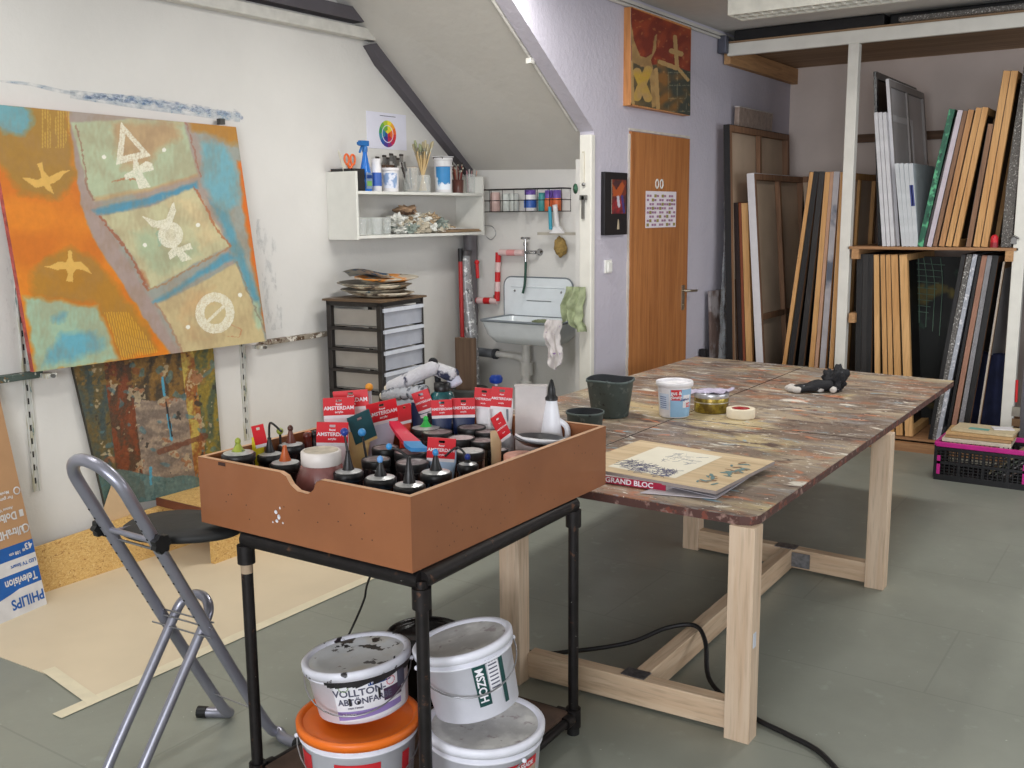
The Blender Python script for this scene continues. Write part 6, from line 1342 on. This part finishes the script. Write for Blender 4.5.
# ---- canvases stored upright like books
wo1=wood('stretcher_pine_a',(214,166,108),(190,138,82),2,.6,.6); wo2=wood('stretcher_pine_b',(196,146,96),(168,118,72),2,.6,.6); wo3=wood('stretcher_brown',(150,112,84),(120,88,66),2,.65,.6); wo4=wood('stretcher_pale',(226,180,124),(204,156,98),2,.6,.6)
cvb=M('canvas_back',(204,180,156),.9,var=.08,scale=3,bump=.1,bscale=200); cvg=M('canvas_back_grey',(196,192,194),.9,var=.06,scale=3); wcv=M('primed_white',(222,220,224),.6,var=.04); dkc=M('painted_dark_edge',(42,38,38),.55,var=.2,layers=(((78,66,60),9,.62,.68),)); blkc=M('black_edge',(32,31,32),.5)
def stored(lab,b0,t0,wpx,D,zb,front,skin,edge=None,y=YR+.08,back=True,face=-1,bars=1,name='stored_canvas',grp='canvases in the storage rack',wpb=None,cat='canvas',cross=False):
    """b0,t0: lower and upper left corners of the narrow front edge (photo coordinates, on the plane y); D depth; front = stretcher, skin = canvas"""
    B0=HY(b0[0],b0[1],y); T0=HY(t0[0],t0[1],y); u=(T0-B0).normalized(); B0=B0+u*((zb-B0.z)/u.z); H=(T0-B0).length
    T1=HY(t0[0]+wpx,t0[1],y); n=Vector((u.z,0,-u.x)); th=max(.006,(T1-T0).dot(n)*.97)
    if u.x>0: B0=B0+u*0 
    lift=max(0,n.z*-th) ; B0=B0+Vector((0,0,lift))
    t=thing(name,lab,cat,B0,group=grp)
    X=Matrix(((n.x,0,u.x,B0.x),(0,1,0,B0.y),(n.z,0,u.z,B0.z),(0,0,0,1)))
    w_=.045; fthin=.0025
    x0,x1=(fthin,th) if face<0 else (0,th-fthin)
    b=MB(); b.X=X; xm=(x0+x1)/2; tw=x1-x0
    b.box((xm,w_/2,H/2),(tw,w_,H-.004),front); b.box((xm,D-w_/2,H/2),(tw,w_,H-.004),front)
    b.box((xm,D/2,w_/2+.002),(tw,D-2*w_,w_),front); b.box((xm,D/2,H-w_/2-.002),(tw,D-2*w_,w_),front)
    for k in range(bars): b.box((xm,D*(k+1)/(bars+1),H/2),(tw*.7,.04,H-2*w_),front)
    if cross: b.box((xm,D/2,H*.42),(tw*.6,D-2*w_,.045),front)
    b.build('stretcher_frame',t)
    b=MB(); b.X=X; xs=fthin/2 if face<0 else th-fthin/2
    b.box((xs,D/2,H/2),(fthin,D,H),skin)
    if edge: b.box((xm,-.0015,H/2),(tw+.002,.003,H),edge); b.box((xm,D/2,H+.001),(tw,D,.003),edge)
    b.build('canvas_skin',t)
    return t
Z1=.078; Z2=1.4505
# left bay
y1=YR-.06
stored('tall black-edged canvas with its back showing, leaning by the door wall',(726.6,357.5),(723.3,125),6.5,1.35,Z1,wo3,cvb,blkc,y=y1,bars=1,cross=False)
stored('narrow dark brown canvas in front of the tall black-edged one',(733.6,357.5),(728,203),4.0,.9,Z1,wo3,dkc,M('edge_brown_dark',(84,66,58),.6,var=.2),y=YR+.12)
stored('dark canvas with thin rusty edge beside the narrow brown one',(738.5,358),(733.5,203),4.5,.9,Z1,wo2,dkc,M('edge_near_black',(52,40,40),.6),y=YR+.12)
stored('thin red-brown panel beside the bright pine stretcher',(743,358),(738.6,203),2.6,.9,Z1,wo3,M('panel_red_brown',(130,70,50),.6),M('edge_red_brown',(140,74,50),.6),y=YR+.12,bars=0)
stored('bright pine-edged canvas left of the white-edged one',(745.8,358.5),(741,203),6.8,.9,Z1,wo4,dkc,None,y=YR+.12)
stored('big white-edged canvas with brown back and cross bars showing',(756,361),(746.7,174),7.6,1.2,Z1,wo3,cvb,wcv,y=YR+.08,bars=1,cross=True)
stored('pine-edged canvas leaning right, first of the steeply leaning group',(782,364),(809.5,172),4.3,.9,Z1,wo1,dkc,None,y=YR+.06,face=-1)
stored('black-edged canvas, left one of the leaning black pair',(787.5,364),(813.8,172),5.5,.9,Z1,wo3,dkc,blkc,y=YR+.06)
stored('black-edged canvas, right one of the leaning black pair',(798,364.5),(819.4,172),5.6,.9,Z1,wo3,dkc,M('edge_charcoal',(46,44,44),.5),y=YR+.06)
stored('pine-edged canvas right of the leaning black pair',(808.6,365),(825.0,172),5.6,.9,Z1,wo1,dkc,None,y=YR+.06)
stored('pinkish wood-edged canvas behind the pale padded one',(814.5,366),(830.6,172),3.4,.9,Z1,wo2,wcv,M('edge_pinkish',(190,150,124),.7),y=YR+.06)
stored('grey-white canvas with green-stained lower edge',(819.5,366),(834,172),6.0,.9,Z1,wo2,wcv,M('edge_grey_green',(176,172,176),.6,layers=(((90,96,110),2.2,.55,.62),((60,110,70),1.4,.6,.62))),y=YR+.06)
stored('pine-edged canvas standing directly against the left white post',(828.8,366),(840.5,172),4.6,.9,Z1,wo1,cvb,None,y=YR+.06)
# wrapped picture hanging low by the door wall
t=thing('wrapped_picture','brown picture in crumpled clear film leaning on the door wall','wrapped picture',(XD+.1,7.5,.9))
film=M('clear_film',(196,200,206),.12,alpha=.45,var=.2,scale=14,bump=.6,bscale=14)
b=MB(); b.X=Matrix.Translation((XD+.10,7.45,.004))@Matrix.Rotation(-.05,4,'Y'); b.box((0,0,.55),(.02,.30,1.1),M('wrapped_brown',(110,92,86),.6,var=.3,scale=5,layers=(((150,144,146),5,.5,.6),))); b.build('picture',t)
b=MB(); 
def FP(u,v):
    z=.1+1.75*v; wv=.02*noise.noise(Vector((u*5,v*9,2)))+.012*noise.noise(Vector((u*14,v*20,4)))
    return (XD+.07+.08*(1-v)+wv, 7.24+.36*u+.27*v*(1-u), z)
b.patch(FP,22,40,film); b.build('clear_film',t)
b=MB(); b.box((XD+.035,7.24,.33),(.05,.05,.66),M('black_block',(30,29,32),.6)); one(b,'black_board','narrow black board on the floor at the foot of the wrapped picture','panel')
# bubble-wrapped flat canvas on top of the tall black-edged one
b=MB(); b.X=Matrix.Translation((-3.10,8.12,2.37))@Matrix.Rotation(.02,4,'Y'); b.box((0,0,.0),(.04,.75,.30),M('wrapped_small',(166,146,134),.3,var=.2,scale=20,bump=.5,bscale=40)); b.box((0,0,.15),(.045,.76,.01),M('wrap_edge_shine',(206,200,198),.2,bump=.4)); one(b,'wrapped_canvas','small canvas in cloudy bubble wrap standing above the tall black-edged canvas','wrapped canvas',bevel=.006)
# canvas seen behind the left post
stored('wide canvas with its brown back showing, behind the left white post',(850,365),(848,176),3.5,1.0,Z1,wo3,cvb,None,y=YR+.62,bars=1) if False else None
b=MB(); y_=8.75; a=HY(845,176,y_); c=HY(871,180,y_); b.box(((a.x+c.x)/2-.15,y_,.75+.35),(c.x-a.x+.4,.03,2*(a.z-1.1)),cvb); b.box(((a.x+c.x)/2-.15,y_-.02,a.z-.02),(c.x-a.x+.4,.012,.05),wo3); b.v=[Vector((p.x,p.y,max(p.z,.08))) for p in b.v]; one(b,'stored_canvas','wide brown canvas back standing across the rack behind the left white post','canvas','canvases in the storage rack')
# upper bay
U='canvases on the upper rack shelf'
stored('tall black-framed canvas at the left end of the upper shelf',(878,246),(873.3,72),3.0,1.25,Z2,M('frame_black',(34,32,34),.35),M('inside_brown',(84,66,56),.7),M('frame_black_gloss',(38,38,42),.2),y=YR+.22,grp=U,bars=0)
stored('tall white-edged canvas with grey back beside the black-framed one',(896.5,246),(885.6,79.5),3.4,1.1,Z2,M('stretcher_white_wood',(158,152,150),.7),cvg,wcv,y=YR+.12,grp=U,bars=1)
for i,lab in enumerate(('white canvas, leftmost of the three thin ones on the upper shelf','white canvas, middle of the three thin ones on the upper shelf','white canvas, right of the three thin ones on the upper shelf')):
    stored(lab,(882.3+i*4.4,246),(873.9+i*4.2,113),3.9,.8,Z2,wcv,wcv,M('edge_white_a',(214,214,218),.6),y=YR+.05,grp=U,bars=0)
for i,lab in enumerate(('short white canvas, first of the four low ones on the upper shelf','short white canvas, second of the four low ones, with blue sticker','short white canvas, third of the four low ones on the upper shelf','short white canvas, last of the four low ones beside the green one')):
    q_=stored(lab,(902+i*4.1,246),(894.7+i*4.7,164),4.3,.7,Z2,wcv,M('face_pale_blue',(190,200,206),.7),M('edge_white_b',(204,208,212),.6),y=YR+.04,grp=U,bars=0,face=1)
    if i in (1,2):
        b=MB(); B=HY(909+i*1.5,185,YR+.036); C_=HY(910.8+i*1.5,206,YR+.036); b.bar((B.x,YR+.0355,B.z),(C_.x,YR+.0355,C_.z),.016,.001,M('sticker_blue',(60,70,140),.5),up=(0,1,0)); b.build('sticker',q_)
stored('dark green glossy-edged canvas leaning on the upper shelf',(917.2,246),(949,110),6.2,.85,Z2,M('green_side',(30,60,52),.4),M('green_face',(34,70,60),.4),M('edge_green',(36,96,74),.35,layers=(((90,176,130),18,.52,.6),((16,40,36),24,.6,.66))),y=YR+.04,grp=U,bars=0)
stored('thin dark-edged panel right of the green canvas',(923.3,246),(955.6,117),2.6,.8,Z2,wo3,dkc,M('edge_dark_grey',(70,62,66),.5),y=YR+.05,grp=U,bars=0)
stored('lilac-white-edged canvas among the leaning wooden ones',(926.8,246),(957.8,111),5.2,.85,Z2,wo2,wcv,M('edge_lilac_white',(206,196,206),.6),y=YR+.04,grp=U,bars=0)
for (bx,tx_,tz_,w_,m,lab) in ((932.4,963.2,111,4.6,wo3,'brown wood-edged canvas next to the lilac-white one'),(938.4,968.2,110,6.2,wo2,'pine-edged canvas, second of the four leaning wooden ones'),(945.3,976,108,6.4,wo1,'pine-edged canvas, third of the four leaning wooden ones'),(952.4,982.3,107.5,6.3,wo1,'pine-edged canvas, last of the four leaning wooden ones'),(965.6,988,124,5.6,wo3,'shorter brown-edged canvas left of the tall pine pair'),(972.8,1003.3,71,7.6,wo1,'tall pine-edged canvas, left one of the tall pair on the upper shelf'),(980.6,1011,71,7.4,wo1,'tall pine-edged canvas, right one of the tall pair on the upper shelf')):
    stored(lab,(bx,246.5),(tx_,tz_),w_,.95,Z2,m,dkc,None,y=YR+.04,grp=U)
b=MB(); p0,p1,p2,p3=HY(1006,247,YR+.08),HY(1011,190,YR+.08),HY(1019,130,YR+.08),HY(1030,60,YR+.08)
vs=[];
def slabx(b,pts,w,D,m):
    for i in range(len(pts)-1):
        a,c=pts[i],pts[i+1]; b.add([(a.x-w,a.y,a.z),(a.x+w,a.y,a.z),(c.x+w,c.y,c.z),(c.x-w,c.y,c.z),(a.x-w,a.y+D,a.z),(a.x+w,a.y+D,a.z),(c.x+w,c.y+D,c.z),(c.x-w,c.y+D,c.z)],[(0,1,2,3),(4,7,6,5),(0,4,5,1),(1,5,6,2),(2,6,7,3),(3,7,4,0)],m)
p0.z=Z2; slabx(b,[p0,p1,p2,p3],.032,.8,bub); one(b,'bubble_wrapped_canvas','canvas in grey bubble wrap beside the right white post on the upper shelf','wrapped canvas')
c=HY(994,246,YR+.02); c.z=Z2; t=thing('red_capped_bottle','small bottle with red cap at the right end of the upper shelf','bottle',c); b=MB(); b.X=WM[t]; b.lathe([(.026,0),(.026,.035)],M('bottle_red_body',(150,30,40),.4),seg=18); b.build('bottle_body',t); b=MB(); b.X=WM[t]; b.lathe([(.024,.035),(.024,.07),(.012,.085),(.001,.088)],M('cap_red',(206,40,52),.35),seg=18); b.build('cap',t)
# lower bay
Lg='canvases in the lower rack bay'
for i,(bx,tx_,w_,m,e_,lab) in enumerate(((853.5,857,6,dkc,blkc,'black-edged canvas, first from the left post in the lower bay'),(859.5,863,5.4,dkc,M('edge_charcoal'),'black-edged canvas, second from the left post in the lower bay'),(864.5,868.4,5.0,dkc,blkc,'black-edged canvas, third from the left post in the lower bay'),(875,873.4,5.6,wo4,None,'pale pine-edged canvas, first of the wooden group in the lower bay'),(884,880,5.0,wo1,None,'pine-edged canvas, second of the wooden group in the lower bay'),(889.5,885.4,5.0,wo1,None,'pine-edged canvas, third of the wooden group in the lower bay'),(896,890.6,7.2,wo1,None,'wide pine-edged canvas, fourth of the wooden group in the lower bay'),(905,899,8.2,wo4,None,'widest pine-edged canvas, last of the wooden group in the lower bay'))):
    stored(lab,(bx,445),(tx_,254.5),w_,.9,Z1,m if e_ is None else wo3,dkc,e_,y=YR+.05,grp=Lg,bars=0)
# netting-covered picture behind
t=thing('netted_picture','dark picture with yellow shape half covered by pale green netting, deep in the lower bay','picture',(-1.72,8.0,.1))
b=MB(); dkp=M('dark_picture_paint',(26,28,26),.6,layers=(((110,96,44),2.6,.58,.64),((40,60,50),5,.6,.66))); b.box((-1.68,8.1,.72),(.55,.03,1.28),dkp); b.build('picture',t)
b=MB(); nm_=M('net_green',(120,150,130),.6)
for i in range(7):
    b.tube(smooth([(-1.92+.055*i+.02*math.sin(i),8.07,1.35),(-1.90+.055*i,8.065,1.15),(-1.90+.05*i+.03,8.065,.95-.03*i)]),.0028,nm_,5)
for j in range(9): b.tube([(-1.93,8.063,1.32-j*.045),(-1.56-.012*j,8.063,1.30-j*.045)],.0024,nm_,5)
b.build('netting',t)
stored('black-edged canvas leaning right in the middle of the lower bay',(926,450),(961.5,255),4.4,.85,Z1,wo3,dkc,blkc,y=YR+.05,grp=Lg,bars=0)
for bx,tx_,w_,m,lab in ((925.5-.5+3.5,967,5.4,bub,'grey bubble-wrapped canvas, left of the wrapped pair in the lower bay'),(933.5,973,4.6,M('wrap_pale_blue',(176,180,190),.3,bump=.5,bscale=90,layers=(((216,216,222),30,.55,.62),)),'pale wrapped canvas, right of the wrapped pair in the lower bay')):
    stored(lab,(bx,450),(tx_,255),w_,.85,Z1,m,m,m,y=YR+.05,grp=Lg,bars=0,name='wrapped_canvas',cat='wrapped canvas')
stored('thin black-edged canvas left of the pink-brown one in the lower bay',(943,448),(978.5,256),3,.8,Z1,wo3,dkc,blkc,y=YR+.06,grp=Lg,bars=0)
stored('pink-brown-edged canvas leaning in the lower bay',(947.5,446),(982,256),5.4,.85,Z1,wo2,dkc,M('edge_pink_brown',(166,122,102),.7),y=YR+.05,grp=Lg,bars=0)
stored('grey film-wrapped canvas right of the pink-brown one',(955,444),(987.5,256),5,.85,Z1,bub,bub,M('wrap_grey_soft',(140,138,142),.3,bump=.5,bscale=60),y=YR+.05,grp=Lg,bars=0,name='wrapped_canvas',cat='wrapped canvas')
stored('black-edged canvas at the right of the leaning group in the lower bay',(961,440),(993,256),6,.85,Z1,wo3,dkc,blkc,y=YR+.06,grp=Lg,bars=0)
stored('thin pale-edged panel against the right post in the lower bay',(975,440),(1003,262),2.0,.8,Z1,wo2,wcv,M('edge_pale_thin',(190,176,160),.7),y=YR+.07,grp=Lg,bars=0)
# dark blue jacket stuffed at the right
b=MB(); 
def JK(u,v):
    z=.08+.62*v; x=-1.36+.32*u*(1-.25*v)+.10*v; y=7.78-.10*math.sin(u*PI)-.03*math.sin(u*14+v*2); return (x,y,z)
b.patch(JK,34,16,M('dark_blue_fabric',(34,40,72),.85,var=.2,bump=.2)); b.patch(lambda u,v:tuple(Vector(JK(u,v))+Vector((0,.10,0))),34,16,M('dark_blue_fabric')); one(b,'blue_fabric','folded dark blue fabric at the foot of the lower bay by the crate','fabric')
# crate
CXa,CXb,CYa,CYb,CH=-1.285,-.72,6.72,7.10,.245
t=thing('folding_crate','black mesh folding crate with magenta rim on the floor before the rack','crate',((CXa+CXb)/2,(CYa+CYb)/2,0))
blc=M('crate_black',(22,21,24),.4); mag=M('crate_magenta',(196,36,136),.4)
b=MB(); b.box(((CXa+CXb)/2,(CYa+CYb)/2,.012),(CXb-CXa,CYb-CYa,.016),blc); b.build('crate_floor',t)
def meshpanel(a,c,nm):
    b=MB(); a,c=Vector(a),Vector(c); L=(c-a).length; d=(c-a)/L; 
    for z,h in ((.02,.04),(.115,.018),(.205,.02)): b.bar(a+Vector((0,0,z)),c+Vector((0,0,z)),.014,h,blc)
    n=int(L/.028)
    for i in range(n+1):
        p=a+d*L*i/n; b.box((p.x,p.y,.12),(.007 if i%5 else .018,.007 if i%5 else .018,.21),blc)
    for z in (.05,.07,.09,.14,.16,.18): b.bar(a+Vector((0,0,z)),c+Vector((0,0,z)),.006,.005,blc)
    b.build('mesh_panel',t)
cn=[(CXa,CYa,0),(CXb,CYa,0),(CXb,CYb,0),(CXa,CYb,0)]
for i in range(4): meshpanel(cn[i],cn[(i+1)%4],'p')
b=MB()
for i in range(4): b.bar(Vector(cn[i])+Vector((0,0,CH-.012)),Vector(cn[(i+1)%4])+Vector((0,0,CH-.012)),.024,.030,mag)
b.build('rim',t,bevel=.004)
b=MB(); 
for x in (CXa+.02,CXb-.05): b.box((x,CYa-.004,.10),(.02,.006,.12),mag)
b.build('rim_latch',t)
for i,(dx,dy,wx,wy,z,h,cl,lab,rz) in enumerate(((-.06,0,.40,.27,CH+.004,.022,(206,196,176),'cream paper block lowest of the stack on the magenta crate',.03),(-.05,.01,.38,.26,CH+.028,.016,(176,140,100),'brown card lying second in the stack on the magenta crate',.0),(-.05,.01,.39,.25,CH+.046,.018,(196,160,112),'light brown card block under the patterned folder on the crate',.05),(-.03,.03,.36,.24,CH+.066,.014,(206,190,156),'cream folder with teal patch on top of the stack on the crate',-.03))):
    X=Matrix.Translation(((CXa+CXb)/2+dx,(CYa+CYb)/2+dy-.03,z+h/2))@Matrix.Rotation(rz,4,'Z'); b=MB(); b.box((0,0,0),(wx,wy,h),M('crate_paper_%d'%i,cl,.8,var=.1,scale=50),X)
    if i==3: b.box((-.03,-.04,h/2+.0006),(.12,.06,.001),M('teal_patch',(110,170,160),.6),X); b.box((.10,0,h/2+.004),(.12,.09,.006),wcv,X@Matrix.Rotation(.4,4,'Z'))
    one(b,'paper_stack',lab,'papers','papers on the crate',bevel=.002)
for i,(cl,lab) in enumerate((((190,176,140),'cream magazine leaning at the right end inside the crate'),((120,130,110),'grey-green magazine leaning inside the crate'),((206,200,196),'white magazine leaning inside the crate'),((160,140,130),'brown-grey magazine leaning inside the crate, furthest right'))):
    X=Matrix.Translation((CXb-.16+.04*i,(CYa+CYb)/2,.15))@Matrix.Rotation(.85,4,'Y'); b=MB(); b.box((0,0,0),(.008,.28,.26),M('magazine_%d'%i,cl,.5),X); one(b,'magazine',lab,'magazine','magazines leaning in the crate')
# brush hanging right of the post, white cabinet edge at far right
t=thing('hanging_brush','wide paint brush with red handle hanging right of the white post','brush',HY(1016,410,YR-.1))
b=MB(); a=HY(1017,380,YR-.05); c=HY(1016,402,YR-.05); b.tube([a,c],.009,M('barrier_red'),8); b.build('handle',t)
b=MB(); c2=HY(1016,421,YR-.05); b.box(((c.x+c2.x)/2,YR-.05,(c.z+c2.z)/2),(.05,.016,abs(c.z-c2.z)*.5),fer); b.box((c2.x,YR-.05,c2.z-.01),(.05,.014,.05),M('bristle_brown',(120,92,66),.9)); b.build('bristles',t)
b=MB(); b.box((-.72,YR+.5,1.3),(.4,.9,2.6),M('grey_cabinet',(96,92,96),.6)); one(b,'grey_cabinet','grey cabinet side at the right edge of the rack','cabinet')
# ================================================================ lamps
t=thing('louvre_lamp','white fluorescent louvre lamp hanging by the rack','ceiling lamp',(-1.5,6.23,2.9)); Lw=M('lamp_housing',(230,228,216),.45)
LX0,LX1,LY0,LY1,LZ=-2.50,-1.0,6.07,6.29,2.885
def lamp(t,x0,x1,y0,y1,z,on=0,along='x'):
    b=MB(); b.box(((x0+x1)/2,y0,z+.045),(x1-x0,.008,.09),Lw); b.box(((x0+x1)/2,y1,z+.045),(x1-x0,.008,.09),Lw); b.box((x0,(y0+y1)/2,z+.045),(.008,y1-y0,.09),Lw); b.box((x1,(y0+y1)/2,z+.045),(.008,y1-y0,.09),Lw); b.box(((x0+x1)/2,(y0+y1)/2,z+.088),(x1-x0,y1-y0,.006),Lw); b.build('housing',t)
    b=MB(); x=x0+.05; al=M('louvre_white',(226,224,214),.35,.1)
    while x<x1-.04:
        for q in range(2):
            ya_=y0+.02+q*(y1-y0-.04)/2+.004; yb2=ya_+(y1-y0-.04)/2-.008; ym=(ya_+yb2)/2; hw=.021
            b.add([(x-.002,ya_,z+.002),(x+.002,ya_,z+.002),(x+.002,yb2,z+.002),(x-.002,yb2,z+.002),(x-hw,ya_,z+.04),(x+hw,ya_,z+.04),(x+hw,yb2,z+.04),(x-hw,yb2,z+.04)],[(0,1,2,3),(0,4,5,1),(1,5,6,2),(2,6,7,3),(3,7,4,0)],al)
        x+=.062
    b.box(((x0+x1)/2,y0+.012,z+.02),(x1-x0,.014,.038),al); b.box(((x0+x1)/2,y1-.012,z+.02),(x1-x0,.014,.038),al); b.box(((x0+x1)/2,(y0+y1)/2,z+.02),(x1-x0,.010,.038),al); b.build('louvre',t)
    b=MB(); b.tube([(x0+.05,(y0+y1)/2,z+.055),(x1-.05,(y0+y1)/2,z+.055)],.013,M('tube_lit' if on else 'tube_off',(255,250,240) if on else (220,222,220),.4,var=0,emit=on),12); b.build('fluorescent_tube',t)
    b=MB()
    for xx in (x0+.2,x1-.2): b.tube([(xx,(y0+y1)/2,z+.09),(xx,(y0+y1)/2,ZC)],.004,MATS['wire_steel'],6)
    b.build('hanger',t)
lamp(t,LX0,LX1,LY0,LY1,LZ,LON)
# ================================================================ light
def area(name,loc,rot,sx,sy,pw,col,spread=PI):
    l=bpy.data.lights.new(name,'AREA'); l.shape='RECTANGLE'; l.size=sx; l.size_y=sy; l.energy=pw; l.color=col; l.spread=spread
    o=bpy.data.objects.new(name,l); COL.objects.link(o); o.location=loc; o.rotation_euler=rot; return o
for (x0,x1,y0,y1,lab,pw) in FILL_LAMPS:
    t=thing('added_fill_lamp',lab,'ceiling lamp',((x0+x1)/2,(y0+y1)/2,2.9),group='added fill lamps')
    b=MB(); b.box(((x0+x1)/2,(y0+y1)/2,3.03),(x1-x0,y1-y0,.05),Lw); b.build('housing',t)
    area('fill_lamp_light',((x0+x1)/2,(y0+y1)/2,3.0),(0,0,0),x1-x0-.02,y1-y0-.02,pw,LCOL)  # light of each added lamp
area('added_daylight',((WX0+WX1)/2,YF+.02,(WZ0+WZ1)/2),(PI/2,0,0),WX1-WX0-.1,WZ1-WZ0-.1,WPW,(.92,.95,1.0))  # added light at the unseen rear window
area('added_daylight',(XR-.02,(VY0+VY1)/2,(VZ0+VZ1)/2),(PI/2,0,PI/2),VY1-VY0-.1,VZ1-VZ0-.1,WPW2,(.94,.96,1.0))  # added light at the unseen side window
w_=bpy.data.worlds.new('daylight'); scn.world=w_; w_.use_nodes=True; w_.node_tree.nodes['Background'].inputs[0].default_value=(.75,.83,1,1); w_.node_tree.nodes['Background'].inputs[1].default_value=1.0
# ================================================================ camera
cam=bpy.data.cameras.new('camera'); co=bpy.data.objects.new('camera',cam); COL.objects.link(co)
cam.sensor_width=36; cam.lens=FPX/1024*36; cam.clip_start=.05
mm=Matrix((RT,UP,-FW)).transposed().to_4x4(); mm.translation=CAM; co.matrix_world=mm; scn.camera=co
scn.view_settings.view_transform='Standard'; scn.view_settings.look='None'; scn.view_settings.exposure=EXPO; scn.view_settings.gamma=1
try: scn.view_settings.use_curve_mapping=False
except Exception: pass
scn.cycles.max_bounces=8; scn.cycles.diffuse_bounces=5; scn.cycles.transparent_max_bounces=12; scn.cycles.caustics_reflective=False; scn.cycles.caustics_refractive=False; scn.cycles.sample_clamp_indirect=6
